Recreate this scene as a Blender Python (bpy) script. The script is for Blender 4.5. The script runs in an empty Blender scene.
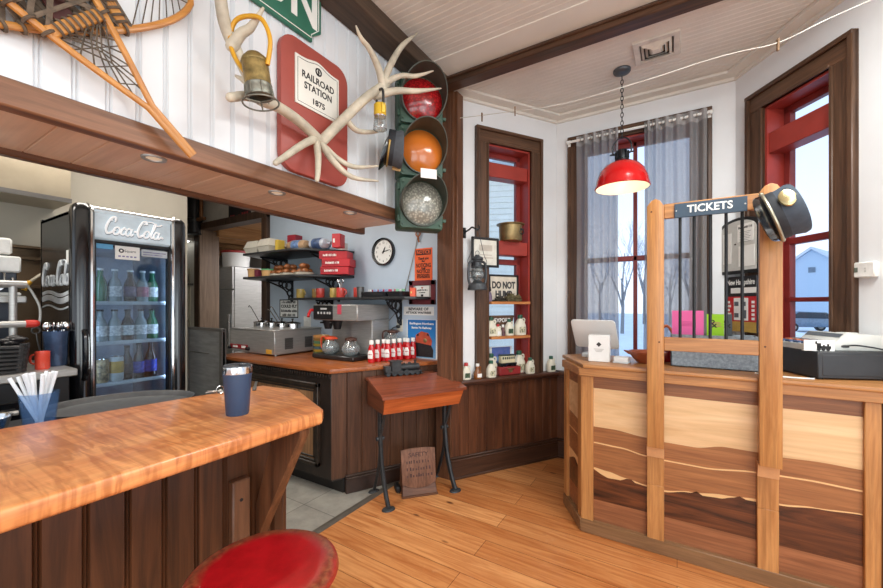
import bpy, bmesh, math, random
from mathutils import Vector, Matrix, Euler
random.seed(7)
PI = math.pi
SC = bpy.context.scene
COL = SC.collection
R = math.radians
# ------------------------------------------------------------------ survey of the place (camera pose -> points on real planes)
CF, CYAW, CHY, CH = 383.0, R(31.6), 304.0, 1.45
cs, cc = math.sin(CYAW), math.cos(CYAW)
def ray(x, y):
    r = (x-441.5)/CF; u = (CHY-y)/CF
    return (-cs+cc*r, cc+cs*r, u)
def onZ(x, y, z):
    X, Y, u = ray(x, y); d = (z-CH)/u
    return Vector((X*d, Y*d, z))
def onY(x, y, Y0):
    X, Y, u = ray(x, y); d = Y0/Y
    return Vector((X*d, Y0, CH+u*d))
def onX(x, y, X0):
    X, Y, u = ray(x, y); d = X0/X
    return Vector((X0, Y*d, CH+u*d))
def atD(x, y, d):
    X, Y, u = ray(x, y)
    return Vector((X*d, Y*d, CH+u*d))
def onW(pl, x, y, off=0.0):
    # point standing `off` in front of a wall plane pl=(px,py,rz); local X runs along the wall, local -Y faces the room
    X, Y, u = ray(x, y); dx, dy = math.cos(pl[2]), math.sin(pl[2])
    nx, ny = dy, -dx
    px, py = pl[0]+nx*off, pl[1]+ny*off
    det = X*(-dy)+dx*Y
    d = (px*(-dy)+dx*py)/det
    return Vector((X*d, Y*d, CH+u*d))
def wl(pl, t, z, off=0.0):
    dx, dy = math.cos(pl[2]), math.sin(pl[2])
    return Vector((pl[0]+dx*t+dy*off, pl[1]+dy*t-dx*off, z))
LW = (-1.70, 0.0, R(90))
BLU = (0.0, 2.85, 0.0)
BL = (-1.622, 2.739, R(56.86))
BC = (0.0, 3.71, 0.0)
BR = (0.385, 3.71, R(-57.0))
TX = (0.0, 2.555, 0.0)
# ------------------------------------------------------------------ materials
def lin(c):
    def f(v):
        v /= 255.0
        return v/12.92 if v <= 0.04045 else ((v+0.055)/1.055)**2.4
    return (f(c[0]), f(c[1]), f(c[2]), 1)
class NT:
    def __init__(s, name):
        s.m = bpy.data.materials.new(name); s.m.use_nodes = True
        s.t = s.m.node_tree; s.t.nodes.clear()
        s.out = s.n('ShaderNodeOutputMaterial')
    def n(s, t, **k):
        nd = s.t.nodes.new(t)
        for a, v in k.items(): setattr(nd, a, v)
        return nd
    def l(s, a, b): s.t.links.new(a, b)
    def math(s, op, a, b=None, clamp=False):
        nd = s.n('ShaderNodeMath', operation=op, use_clamp=clamp)
        for i, v in enumerate((a, b)):
            if v is None: continue
            if isinstance(v, (int, float)): nd.inputs[i].default_value = v
            else: s.l(v, nd.inputs[i])
        return nd.outputs[0]
    def mix(s, f, a, b, mode='MIX'):
        nd = s.n('ShaderNodeMix', data_type='RGBA', blend_type=mode)
        for i, v in ((0, f), (6, a), (7, b)):
            if isinstance(v, (int, float)): nd.inputs[i].default_value = v
            elif isinstance(v, tuple): nd.inputs[i].default_value = v
            else: s.l(v, nd.inputs[i])
        return nd.outputs[2]
    def ramp(s, f, stops):
        nd = s.n('ShaderNodeValToRGB'); s.l(f, nd.inputs[0])
        e = nd.color_ramp.elements
        while len(e) < len(stops): e.new(0.5)
        for i, (p, c) in enumerate(stops):
            e[i].position = p; e[i].color = c if len(c) == 4 else (*c, 1)
        return nd.outputs[0]
    def coords(s, scale=(1, 1, 1), rot=(0, 0, 0), loc=(0, 0, 0)):
        tc = s.n('ShaderNodeTexCoord'); mp = s.n('ShaderNodeMapping')
        s.l(tc.outputs['Object'], mp.inputs[0])
        mp.inputs['Scale'].default_value = scale; mp.inputs['Rotation'].default_value = rot; mp.inputs['Location'].default_value = loc
        return mp.outputs[0]
    def noise(s, v, scale=5, detail=3, rough=.5, dist=0):
        nd = s.n('ShaderNodeTexNoise'); s.l(v, nd.inputs['Vector'])
        nd.inputs['Scale'].default_value = scale; nd.inputs['Detail'].default_value = detail
        nd.inputs['Roughness'].default_value = rough; nd.inputs['Distortion'].default_value = dist
        return nd.outputs['Fac']
    def bsdf(s, color, rough=.5, metal=0, spec=.5, bump=None, bstr=.2, bdist=.01, coat=0, emis=None, estr=0):
        b = s.n('ShaderNodeBsdfPrincipled')
        if isinstance(color, tuple): b.inputs['Base Color'].default_value = color
        else: s.l(color, b.inputs['Base Color'])
        if isinstance(rough, (int, float)): b.inputs['Roughness'].default_value = rough
        else: s.l(rough, b.inputs['Roughness'])
        b.inputs['Metallic'].default_value = metal; b.inputs['Specular IOR Level'].default_value = spec
        b.inputs['Coat Weight'].default_value = coat; b.inputs['Coat Roughness'].default_value = .22
        if emis:
            b.inputs['Emission Color'].default_value = emis; b.inputs['Emission Strength'].default_value = estr
        if bump is not None:
            bp = s.n('ShaderNodeBump'); bp.inputs['Strength'].default_value = bstr; bp.inputs['Distance'].default_value = bdist
            s.l(bump, bp.inputs['Height']); s.l(bp.outputs[0], b.inputs['Normal'])
        s.l(b.outputs[0], s.out.inputs[0])
        return b
MATS = {}
def P(name, rgb, rough=.5, metal=0, var=.12, scale=9, spec=.5, bump=0, coat=0, emis=0, stretch=(1, 1, 1), rvar=0):
    # plain procedural material: colour with a little noise of its own
    if name in MATS: return MATS[name]
    t = NT(name); c = lin(rgb); v = t.coords(stretch); f = t.noise(v, scale, 4, .6)
    d = tuple(max(0, x*(1-var*2)) for x in c[:3])+(1,); h = tuple(min(1, x*(1+var)) for x in c[:3])+(1,)
    colr = t.ramp(f, [(.3, d), (.7, h)])
    ro = rough
    if rvar: ro = t.math('ADD', t.math('MULTIPLY', f, rvar), rough-rvar/2)
    t.bsdf(colr, ro, metal, spec, f if bump else None, bump, .004, coat, c if emis else None, emis)
    MATS[name] = t.m
    return t.m
def wood(name, c1, c2, axis='X', scale=1.0, rough=.45, var=.5, coat=0, knots=0, knotc=(50, 25, 12), figure=0, spec=.4, grain=.55):
    if name in MATS: return MATS[name]
    t = NT(name)
    i = 'XYZ'.index(axis)
    st = [11*scale]*3; st[i] = .9*scale
    v = t.coords(tuple(st))
    f = t.noise(v, 1.6, 6, .62, 1.3)
    col = t.ramp(f, [(.3, lin(c1)), (.68, lin(c2))])
    st2 = [90*scale]*3; st2[i] = 2.5*scale
    g = t.noise(t.coords(tuple(st2)), 1.0, 3, .6)
    gm = t.ramp(g, [(.35, (grain, grain, grain)), (.6, (1, 1, 1))])
    col = t.mix(.55, col, gm, 'MULTIPLY')
    if figure:   # curly figure across the grain
        sf = [5.0, 5.0, 5.0]; sf[i] = 34
        h = t.noise(t.coords(tuple(sf), (0, 0, .35)), 1.0, 2, .5, 1.6)
        hm = t.ramp(h, [(.40, (.66, .52, .42)), (.60, (1.06, 1.04, 1.0))])
        col = t.mix(figure, col, hm, 'MULTIPLY')
        h2 = t.noise(t.coords((2, 2, 2)), 1.3, 4, .6, .8)
        col = t.mix(.5, col, t.ramp(h2, [(.35, (.72, .6, .5)), (.6, (1, 1, 1))]), 'MULTIPLY')
    if knots:
        sk = [4.2*knots]*3; sk[i] = 2.2*knots
        vo = t.n('ShaderNodeTexVoronoi'); t.l(t.coords(tuple(sk)), vo.inputs['Vector']); vo.inputs['Scale'].default_value = 1.0
        km = t.ramp(vo.outputs['Distance'], [(.05, (1, 1, 1)), (.13, (0, 0, 0))])
        col = t.mix(t.math('MULTIPLY', km, .8), col, lin(knotc))
    t.bsdf(col, rough, 0, spec, g, .12, .002, coat)
    MATS[name] = t.m
    return t.m
def glass(name, tint=(235, 242, 245), refl=.1, rough=0.0, alpha=0.0):
    # thin pane: light passes straight through, a share is mirrored
    if name in MATS: return MATS[name]
    t = NT(name); tr = t.n('ShaderNodeBsdfTransparent'); tr.inputs[0].default_value = lin(tint)
    gl = t.n('ShaderNodeBsdfGlossy'); gl.inputs['Roughness'].default_value = rough+.02
    lw = t.n('ShaderNodeLayerWeight'); lw.inputs[0].default_value = .5
    nz = t.noise(t.coords(), 3, 2)
    fac = t.math('ADD', t.math('MULTIPLY', t.math('POWER', lw.outputs['Facing'], 4.0), .55), t.math('MULTIPLY', nz, refl*.3), True)
    mx = t.n('ShaderNodeMixShader'); t.l(fac, mx.inputs[0]); t.l(tr.outputs[0], mx.inputs[1]); t.l(gl.outputs[0], mx.inputs[2])
    last = mx.outputs[0]
    if alpha:
        df = t.n('ShaderNodeBsdfDiffuse'); df.inputs[0].default_value = lin(tint)
        m2 = t.n('ShaderNodeMixShader'); m2.inputs[0].default_value = alpha; t.l(last, m2.inputs[1]); t.l(df.outputs[0], m2.inputs[2]); last = m2.outputs[0]
    t.l(last, t.out.inputs[0]); MATS[name] = t.m
    return t.m
# ------------------------------------------------------------------ mesh builder
class MB:
    def __init__(s): s.v = []; s.f = []; s.fm = []; s.mats = []; s.cur = 0; s.sm = []; s.smooth = True
    def use(s, m):
        if m not in s.mats: s.mats.append(m)
        s.cur = s.mats.index(m); return s
    def add(s, vs, fs, T=None):
        o = len(s.v)
        for p in vs:
            p = Vector(p)
            s.v.append(T @ p if T is not None else p)
        for f in fs:
            s.f.append([i+o for i in f]); s.fm.append(s.cur)
        return s
    def addbm(s, bm, T=None):
        bm.verts.index_update()
        s.add([v.co.copy() for v in bm.verts], [[v.index for v in f.verts] for f in bm.faces], T); bm.free(); return s
    def box(s, a, b, bev=0.0, T=None, seg=1):
        # box between corners a and b
        bm = bmesh.new(); bmesh.ops.create_cube(bm, size=1)
        for v in bm.verts:
            v.co = Vector(((a[i]+b[i])/2+v.co[i]*abs(b[i]-a[i]) for i in range(3)))
        if bev:
            bmesh.ops.bevel(bm, geom=bm.edges[:], offset=bev, segments=seg, profile=.5, affect='EDGES')
        return s.addbm(bm, T)
    def prism(s, poly, z0, z1, bev=0.0, T=None, seg=2, only_top=False):
        bm = bmesh.new()
        lo = [bm.verts.new((p[0], p[1], z0)) for p in poly]; hi = [bm.verts.new((p[0], p[1], z1)) for p in poly]
        n = len(poly)
        bm.faces.new(lo[::-1]); bm.faces.new(hi)
        for i in range(n): bm.faces.new((lo[i], lo[(i+1) % n], hi[(i+1) % n], hi[i]))
        bmesh.ops.recalc_face_normals(bm, faces=bm.faces[:])
        if bev:
            es = [e for e in bm.edges if abs(e.verts[0].co.z-e.verts[1].co.z) < 1e-6]
            bmesh.ops.bevel(bm, geom=es, offset=bev, segments=seg, profile=.5, affect='EDGES')
        return s.addbm(bm, T)
    def loft(s, A, B, T=None, capA=True, capB=True):
        n = len(A); fs = [[i, (i+1) % n, n+(i+1) % n, n+i] for i in range(n)]
        if capA: fs.append(list(range(n))[::-1])
        if capB: fs.append(list(range(n, 2*n)))
        return s.add(list(A)+list(B), fs, T)
    def lathe(s, prof, n=24, T=None, a0=0, a1=2*PI):
        full = abs(a1-a0-2*PI) < 1e-6; k = n if full else n+1
        vs = []; fs = []
        for (r, z) in prof:
            for i in range(k):
                a = a0+(a1-a0)*i/n; vs.append((max(r, 1e-5)*math.cos(a), max(r, 1e-5)*math.sin(a), z))
        for j in range(len(prof)-1):
            for i in range(n):
                i2 = (i+1) % k
                fs.append([j*k+i, j*k+i2, (j+1)*k+i2, (j+1)*k+i])
        return s.add(vs, fs, T)
    def tube(s, pts, r, n=8, closed=False, T=None, flat=1.0, up=None):
        pts = [Vector(p) for p in pts]; m = len(pts)
        rs = r if isinstance(r, (list, tuple)) else [r]*m
        vs = []; fs = []; prev = None
        for i in range(m):
            if closed: d = pts[(i+1) % m]-pts[i-1]
            else: d = pts[min(i+1, m-1)]-pts[max(i-1, 0)]
            if d.length < 1e-9: d = Vector((0, 0, 1))
            d.normalize()
            if prev is None:
                a = Vector(up) if up else (Vector((0, 0, 1)) if abs(d.z) < .9 else Vector((1, 0, 0)))
                u = (a-d*a.dot(d)).normalized()
            else:
                u = (prev-d*prev.dot(d))
                u = u.normalized() if u.length > 1e-6 else d.orthogonal().normalized()
            if up:
                a = Vector(up); q = a-d*a.dot(d)
                if q.length > .05: u = q.normalized()
            prev = u; w = d.cross(u)
            for k in range(n):
                an = 2*PI*k/n
                vs.append(pts[i]+u*(math.cos(an)*rs[i]*flat)+w*(math.sin(an)*rs[i]))
        for i in range(m-(0 if closed else 1)):
            j = (i+1) % m
            for k in range(n):
                fs.append([i*n+k, i*n+(k+1) % n, j*n+(k+1) % n, j*n+k])
        if not closed:
            fs.append(list(range(n))[::-1]); fs.append(list(range((m-1)*n, m*n)))
        return s.add(vs, fs, T)
    def cyl(s, p0, p1, r0, r1=None, n=16, T=None):
        return s.tube([p0, p1], [r0, r0 if r1 is None else r1], n, T=T)
    def ball(s, c, r, sc=(1, 1, 1), T=None, n=12):
        bm = bmesh.new(); bmesh.ops.create_uvsphere(bm, u_segments=n, v_segments=max(6, n//2), radius=1)
        for v in bm.verts: v.co = Vector((c[i]+v.co[i]*r*sc[i] for i in range(3)))
        return s.addbm(bm, T)
    def torus(s, c, R0, r, axis='Z', n=20, k=8, T=None, sc=(1, 1)):
        pts = []
        for i in range(n):
            a = 2*PI*i/n; x, y = R0*math.cos(a)*sc[0], R0*math.sin(a)*sc[1]
            q = {'Z': (x, y, 0), 'Y': (x, 0, y), 'X': (0, x, y)}[axis]
            pts.append((c[0]+q[0], c[1]+q[1], c[2]+q[2]))
        return s.tube(pts, r, k, True, T)
    def text(s, body, size, T, depth=.0008, width=None, align='CENTER', shear=0, space=1.0, bold=0):
        cu = bpy.data.curves.new('lettering', 'FONT'); cu.body = body; cu.size = size; cu.align_x = align; cu.align_y = 'CENTER'
        cu.extrude = depth; cu.shear = shear; cu.space_character = space; cu.resolution_u = 3; cu.offset = bold
        o = bpy.data.objects.new('lettering', cu); COL.objects.link(o)
        bpy.context.view_layer.update()
        me = bpy.data.meshes.new_from_object(o.evaluated_get(bpy.context.evaluated_depsgraph_get()))
        vs = [v.co.copy() for v in me.vertices]; fs = [list(p.vertices) for p in me.polygons]
        bpy.data.objects.remove(o); bpy.data.curves.remove(cu); bpy.data.meshes.remove(me)
        if width and vs:
            w = max(v.x for v in vs)-min(v.x for v in vs)
            for v in vs: v.x *= width/w
        return s.add(vs, fs, T)
    def scrib(s, x0, x1, z, h, y, seed=1, T=None):
        # print too small to read: a row of short marks
        rnd = random.Random(seed); x = x0
        while x < x1-h*.2:
            w = min(h*rnd.uniform(.25, .6), x1-x); s.box((x, y-.0004, z-h/2), (x+w, y+.0006, z+h/2*rnd.uniform(.3, 1)), 0, T); x += w+h*rnd.choice((.18, .18, .5))
        return s
    def done(s, name, mat=None, parent=None, smooth=True, ang=38, at=None):
        me = bpy.data.meshes.new(name)
        me.from_pydata([tuple(v) for v in s.v], [], s.f)
        mats = s.mats if s.mats else [mat]
        if s.mats == [] and mat is None: raise Exception(name)
        for m in mats: me.materials.append(m)
        if len(mats) > 1:
            for p, i in zip(me.polygons, s.fm): p.material_index = i
        bm = bmesh.new(); bm.from_mesh(me); bmesh.ops.recalc_face_normals(bm, faces=bm.faces[:]); bm.to_mesh(me); bm.free()
        if smooth:
            me.shade_smooth(); me.set_sharp_from_angle(angle=R(ang))
        o = bpy.data.objects.new(name, me); COL.objects.link(o)
        if parent: o.parent = parent
        if at is not None: o.location = at
        return o
def TR(loc=(0, 0, 0), rx=0, ry=0, rz=0):
    return Matrix.Translation(Vector(loc)) @ Euler((R(rx), R(ry), R(rz))).to_matrix().to_4x4()
FRONT = TR(rx=90)          # text plane stands up, faces local -Y
def tag(o, label=None, cat=None, group=None, kind=None):
    if label: o['label'] = label
    if cat: o['category'] = cat
    if group: o['group'] = group
    if kind: o['kind'] = kind
    return o
def thing(name, label, cat, loc=(0, 0, 0), rz=0, group=None, rot=None):
    o = bpy.data.objects.new(name, None); COL.objects.link(o); o.empty_display_size = .05
    o.location = loc; o.rotation_euler = rot if rot else (0, 0, rz)
    return tag(o, label, cat, group)
def struct(name, mb, mat=None, parent=None, **k):
    o = mb.done(name, mat, parent, **k)
    o['kind'] = 'structure'
    return o
def sroot(name, loc=(0, 0, 0), rz=0):
    o = bpy.data.objects.new(name, None); COL.objects.link(o); o.location = loc; o.rotation_euler = (0, 0, rz); o['kind'] = 'structure'
    return o
def clone(root, loc, rz=0, label=None, group=None, sc=None):
    r = root.copy(); COL.objects.link(r); r.location = loc; r.rotation_euler = (0, 0, rz)
    if label: r['label'] = label
    if group: r['group'] = group
    if sc: r.scale = (sc,)*3 if isinstance(sc, (int, float)) else sc
    for ch in list(root.children):
        c = ch.copy(); COL.objects.link(c); c.parent = r
        for g in list(ch.children):
            d = g.copy(); COL.objects.link(d); d.parent = c
    return r
def curve(pts, n=6):
    # Catmull-Rom through pts
    P_ = [Vector(p) for p in pts]; out = []
    for i in range(len(P_)-1):
        a, b, c, d = P_[max(i-1, 0)], P_[i], P_[i+1], P_[min(i+2, len(P_)-1)]
        for k in range(n):
            t = k/n
            out.append(.5*((2*b)+(-a+c)*t+(2*a-5*b+4*c-d)*t*t+(-a+3*b-3*c+d)*t**3))
    out.append(P_[-1]); return out
def lerpl(rs, n):
    # radii list resampled to n entries
    out = []
    for i in range(n):
        t = i/(n-1)*(len(rs)-1); k = min(int(t), len(rs)-2); out.append(rs[k]+(rs[k+1]-rs[k])*(t-k))
    return out
def rrect(x0, y0, x1, y1, r, n=5):
    pts = []
    for cx, cy, a0 in ((x1-r, y1-r, 0), (x0+r, y1-r, 90), (x0+r, y0+r, 180), (x1-r, y0+r, 270)):
        for i in range(n+1):
            a = R(a0+90*i/n); pts.append((cx+r*math.cos(a), cy+r*math.sin(a)))
    return pts
# ------------------------------------------------------------------ palette
WHITE = P('white_paint', (232, 233, 234), .55, var=.02, scale=3)
BEADW = P('white_beadboard_paint', (226, 229, 232), .42, var=.02, scale=4, stretch=(1, 1, .3))
CEILP = P('ceiling_paint', (228, 223, 214), .5, var=.04, scale=3)
CEILB = P('ceiling_border_paint', (228, 222, 212), .5, var=.03, scale=3)
PALEBLUE = P('pale_blue_paint', (192, 206, 220), .42, var=.03, scale=3)
KWALL = P('kitchen_wall_paint', (178, 172, 158), .6, var=.05, scale=2)
DARKW_X = wood('dark_walnut_x', (44, 26, 17), (98, 62, 42), 'X', rough=.42)
DARKW_Z = wood('dark_walnut_z', (50, 30, 20), (104, 68, 48), 'Z', rough=.42)
CASING_X = wood('casing_wood_x', (66, 44, 30), (112, 80, 58), 'X', rough=.4)
CASING_Z = wood('casing_wood_z', (62, 42, 30), (106, 76, 56), 'Z', rough=.4)
POSTW = wood('post_wood', (78, 48, 32), (122, 80, 54), 'Z', rough=.45)
WAINS = wood('wainscot_wood', (58, 32, 20), (108, 64, 40), 'Z', .8, rough=.4, knots=.55, knotc=(36, 20, 12))
BARPAN = wood('bar_panel_wood', (50, 29, 17), (94, 56, 33), 'Z', .8, rough=.4, knots=.4, knotc=(34, 18, 10))
CABW = wood('cabinet_wood', (62, 38, 26), (108, 72, 50), 'Z', .9, rough=.45, knots=.5, knotc=(34, 20, 12))
CABDARK = P('cabinet_dark_frame', (42, 32, 26), .45, var=.3, scale=14, stretch=(1, 1, .3))
CABPANEL = wood('cabinet_panel_wood', (122, 88, 60), (166, 124, 86), 'Z', rough=.5)
BEAMW = wood('fascia_beam_wood', (102, 68, 48), (148, 104, 76), 'Y', .7, rough=.42, knots=.62, knotc=(66, 42, 34))
SOFF = wood('soffit_wood', (222, 186, 158), (240, 210, 184), 'X', .6, rough=.4, grain=.85)
OLDBEAM = wood('old_dark_beam', (58, 44, 34), (96, 76, 60), 'Y', .8, rough=.6)
REDP = P('red_window_paint', (160, 56, 46), .42, var=.08, scale=6)
RED2 = P('red_sash_paint', (134, 46, 42), .42, var=.08, scale=6)
STEEL = P('brushed_steel', (182, 180, 176), .38, .6, var=.08, scale=8, stretch=(1, 1, 14))
STEELD = P('dull_dark_steel', (104, 102, 100), .4, .6, var=.12, scale=6, stretch=(1, 1, 10))
CHROME = P('chrome', (215, 215, 215), .12, 1, var=.03)
BLACK = P('black_plastic', (22, 22, 24), .4, var=.15)
IRON = P('black_iron', (34, 35, 37), .5, .3, var=.2, scale=20)
GLOSSBLK = P('gloss_black', (14, 15, 18), .12, var=.1, coat=.6)
GREYIRON = P('grey_iron', (62, 64, 66), .5, .4, var=.2, scale=20)
PAPER = P('white_paper', (240, 239, 234), .7, var=.02)
INK = P('black_ink', (28, 26, 26), .7, var=.05)
BRASS = P('aged_brass', (156, 134, 92), .42, .7, var=.18, scale=14)
GLASS = glass('window_glass', (250, 252, 255))
CLEAR = glass('clear_vessel_glass', (228, 232, 232), .8, .02, .14)
# ------------------------------------------------------------------ floor
def floor_mat():
    t = NT('pine_plank_floor'); tc = t.coords()
    br = t.n('ShaderNodeTexBrick'); t.l(tc, br.inputs['Vector'])
    br.inputs['Scale'].default_value = 1; br.inputs['Brick Width'].default_value = 2.7; br.inputs['Row Height'].default_value = .165
    br.inputs['Mortar Size'].default_value = .0016; br.inputs['Mortar Smooth'].default_value = .2; br.offset = .37; br.offset_frequency = 2
    br.inputs['Color1'].default_value = lin((194, 126, 72)); br.inputs['Color2'].default_value = lin((222, 160, 102)); br.inputs['Mortar'].default_value = lin((96, 52, 24))
    f = t.noise(t.coords((1.1, 16, 1)), 1.5, 6, .6, 1.4)
    g = t.ramp(f, [(.30, lin((196, 152, 114))), (.62, (1, 1, 1, 1))])
    c = t.mix(.8, br.outputs['Color'], g, 'MULTIPLY')
    w = t.noise(t.coords((.9, .9, 1)), 2.2, 4, .6)
    c = t.mix(t.math('MULTIPLY', t.math('SUBTRACT', w, .52, True), 1.6, True), c, lin((184, 106, 50)))
    vo = t.n('ShaderNodeTexVoronoi'); t.l(t.coords((3.6, 8.5, 1)), vo.inputs['Vector']); vo.inputs['Scale'].default_value = 1
    k = t.ramp(vo.outputs['Distance'], [(.06, (1, 1, 1)), (.135, (0, 0, 0))])
    sel = t.n('ShaderNodeSeparateColor'); t.l(vo.outputs['Color'], sel.inputs[0])
    k = t.math('MULTIPLY', k, t.math('GREATER_THAN', sel.outputs[0], .35))
    c = t.mix(t.math('MULTIPLY', k, .85), c, lin((74, 38, 22)))
    # worn pale scuffs by the desk
    s2 = t.noise(t.coords((7, 7, 1)), 1.6, 5, .7)
    c = t.mix(t.math('MULTIPLY', t.math('SUBTRACT', s2, .62, True), 2.0, True), c, lin((214, 172, 130)))
    t.bsdf(c, .33, 0, .4, br.outputs['Fac'], -.25, .003)
    return t.m
def tile_mat():
    t = NT('grey_tile_floor'); tc = t.coords()
    br = t.n('ShaderNodeTexBrick'); t.l(tc, br.inputs['Vector']); br.inputs['Scale'].default_value = 1
    br.inputs['Brick Width'].default_value = .46; br.inputs['Row Height'].default_value = .46; br.offset = 0
    br.inputs['Mortar Size'].default_value = .003
    br.inputs['Color1'].default_value = lin((150, 146, 138)); br.inputs['Color2'].default_value = lin((164, 160, 151)); br.inputs['Mortar'].default_value = lin((112, 108, 102))
    n = t.ramp(t.noise(tc, 9, 5, .65), [(.3, (.74, .74, .74)), (.7, (1.08, 1.08, 1.07))])
    t.bsdf(t.mix(1, br.outputs['Color'], n, 'MULTIPLY'), .42, 0, .4)
    return t.m
FLOORM, TILEM = floor_mat(), tile_mat()
XS = -1.955                     # seam between kitchen tile and wood
mb = MB(); mb.box((XS, -3.2, -.08), (3.6, 4.0, 0)); struct('floor', mb, FLOORM)
mb = MB(); mb.box((-8.6, -3.2, -.08), (XS, 4.6, -.001)); struct('floor_kitchen', mb, TILEM)
mb = MB(); mb.prism([(-.03, 0), (.03, 0), (.018, .006), (-.018, .006)], -1.5, 2.56, T=Matrix(((1, 0, 0, XS), (0, 0, 1, 0), (0, 1, 0, 0), (0, 0, 0, 1))))
struct('trim_1', mb, P('threshold_metal', (120, 112, 102), .45, .5))
# ------------------------------------------------------------------ shell
def beads(mb, L, z0, z1, sp, dep=.004, w=.007, thick=.014, T=None, x0=0.0, double=False):
    prof = [(x0, 0)]
    x = sp*math.ceil((x0+.01)/sp)
    while x < x0+L-.01:
        prof += [(x-w/2, 0), (x, dep), (x+w/2, 0)]
        if double: prof += [(x+w*.75, dep*.5), (x+w, dep), (x+w*1.5, 0)]
        x += sp
    prof += [(x0+L, 0), (x0+L, thick), (x0, thick)]
    return mb.prism(prof, z0, z1, T=T)
CZ = 3.22
# ceiling: narrow boards running along X
TC = Matrix(((0, 0, 1, 0), (1, 0, 0, 0), (0, 1, 0, CZ), (0, 0, 0, 1)))
mb = MB(); beads(mb, 2.345+3.2, -1.8, 3.6, .045, .004, .007, .03, TC, x0=-3.2); struct('ceiling', mb, CEILP, ang=20)
mb = MB(); beads(mb, 4.0-2.62, -1.95, 1.5, .045, .004, .007, .03, TC, x0=2.62); struct('ceiling_bay', mb, CEILP, ang=20)
mb = MB(); mb.box((-1.75, 2.345, CZ-.006), (3.6, 2.6, CZ+.03)); struct('trim_2', mb, P('header_board_paint', (232, 228, 218), .5, var=.03, scale=2))
mb = MB(); mb.box((-1.72, 2.55, 3.15), (3.6, 2.66, 3.225), .006); mb.box((-1.72, 2.535, 3.185), (3.6, 2.56, 3.2), .004)
struct('trim_3', mb, wood('header_wood', (52, 36, 26), (100, 68, 48), 'X', rough=.4))
# post at the left end of the bay opening
mb = MB(); mb.box((-1.68, 2.66, .82), (-1.545, 2.86, 3.16), .004); mb.box((-1.73, 2.718, 0), (-1.585, 2.87, .85), .003); mb.box((-1.55, 2.655, .82), (-1.525, 2.69, 3.16), .003); mb.box((-1.535, 2.68, .80), (-1.5, 2.78, 3.16), .004)
struct('trim_4', mb, POSTW)
# left wall: white beadboard above the kitchen opening (X = -1.70), starts at the fascia
SZ0, SZ1 = 2.035, 2.122
mb = MB(); beads(mb, 3.2+2.72, SZ1-.03, CZ, .088, .009, .011, .02, None, x0=-3.2, double=True)
struct('wall_left', mb, BEADW, ang=20).rotation_euler = (0, 0, R(90)); bpy.data.objects['wall_left'].location = (-1.70, 0, 0)
mb = MB(); mb.box((-1.84, -3.2, SZ1-.02), (-1.716, 2.84, CZ), 0); struct('wall_left_core', mb, WHITE)
# dark beam in the angle of wall and ceiling
mb = MB(); mb.box((-1.70, -3.2, 3.117), (-1.512, 2.55, CZ), .006); struct('trim_5', mb, OLDBEAM)
# soffit over the counter
SY1 = 2.24
mb = MB(); mb.box((-1.745, -3.2, SZ0), (-1.685, SY1, SZ1), .006); struct('trim_6', mb, BEAMW)
mb = MB(); beads(mb, 3.2+SY1, -2.20, -1.74, .14, .004, .008, .03, Matrix(((0, 0, 1, 0), (1, 0, 0, 0), (0, 1, 0, SZ0+.012), (0, 0, 0, 1))), x0=-3.2); struct('trim_7', mb, SOFF, ang=20)
mb = MB(); mb.box((-2.235, -3.2, SZ0-.012), (-2.19, SY1+.12, SZ1), .005); struct('trim_8', mb, wood('soffit_edge_wood', (84, 52, 34), (128, 84, 56), 'Y', rough=.4))
# blue kitchen wall with the wide opening
mb = MB(); mb.box((-4.18, 2.85, 0), (-1.60, 2.95, 3.0)); struct('wall_back', mb, PALEBLUE)
mb = MB(); mb.box((-8.5, 2.86, 2.52), (-4.18, 2.95, 3.0)); mb.box((-8.5, 2.86, 0), (-5.82, 2.95, 2.6)); struct('wall_kitchen_back', mb, P('corridor_wall_paint', (206, 202, 192), .6, var=.04))
d1 = sroot('door_1', (-4.95, 2.86, 0))
mb = MB(); mb.box((-.87, -.08, 0), (-.75, .10, 2.6), .004); mb.box((.67, -.06, 0), (.77, .10, 2.6), .004); mb.box((-.87, -.07, 2.49), (.77, .10, 2.58), .004)
struct('door_casing', mb, wood('opening_wood', (48, 34, 26), (92, 68, 52), 'Z', rough=.5), d1)
mb = MB(); mb.box((-.748, -.08, 0), (-.72, .19, 2.49), .004); struct('door_jamb', mb, wood('opening_jamb_wood', (104, 84, 68), (138, 114, 94), 'Z', rough=.5), d1)
# kitchen left wall, panelled low with brown steel
mb = MB(); mb.box((-4.12, -3.2, 0), (-4.0, 1.75, 3.0)); mb.box((-8.5, 1.75, 0), (-4.0, 1.85, 3.0)); struct('wall_kitchen_left', mb, KWALL)
mb = MB(); mb.box((-4.0, -2.4, .9), (-3.985, 1.2, 1.86), .003); mb.box((-3.99, -2.4, 1.845), (-3.93, 1.2, 1.865), .003); mb.box((-3.99, -2.4, 1.765), (-3.955, 1.2, 1.79), .003); mb.box((-3.99, -2.4, 1.56), (-3.94, 1.2, 1.585), .003)
struct('trim_9', mb, P('brown_steel_panel', (112, 92, 72), .38, .75, var=.12, scale=5))
mb = MB(); mb.box((-8.5, 4.45, 0), (-3.7, 4.55, 3.0)); mb.box((-8.6, 1.8, 0), (-8.5, 4.55, 3.0)); mb.box((-3.8, 2.95, 0), (-3.7, 4.5, 3.0)); struct('wall_kitchen_far', mb, P('far_room_paint', (202, 198, 190), .6, var=.04))
mb = MB(); mb.box((-8.6, -3.2, 3.0), (-1.84, 2.95, 3.06)); mb.box((-8.6, 2.95, 3.0), (-3.7, 4.55, 3.06)); struct('ceiling_kitchen', mb, P('kitchen_ceiling_paint', (196, 192, 184), .6))
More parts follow.
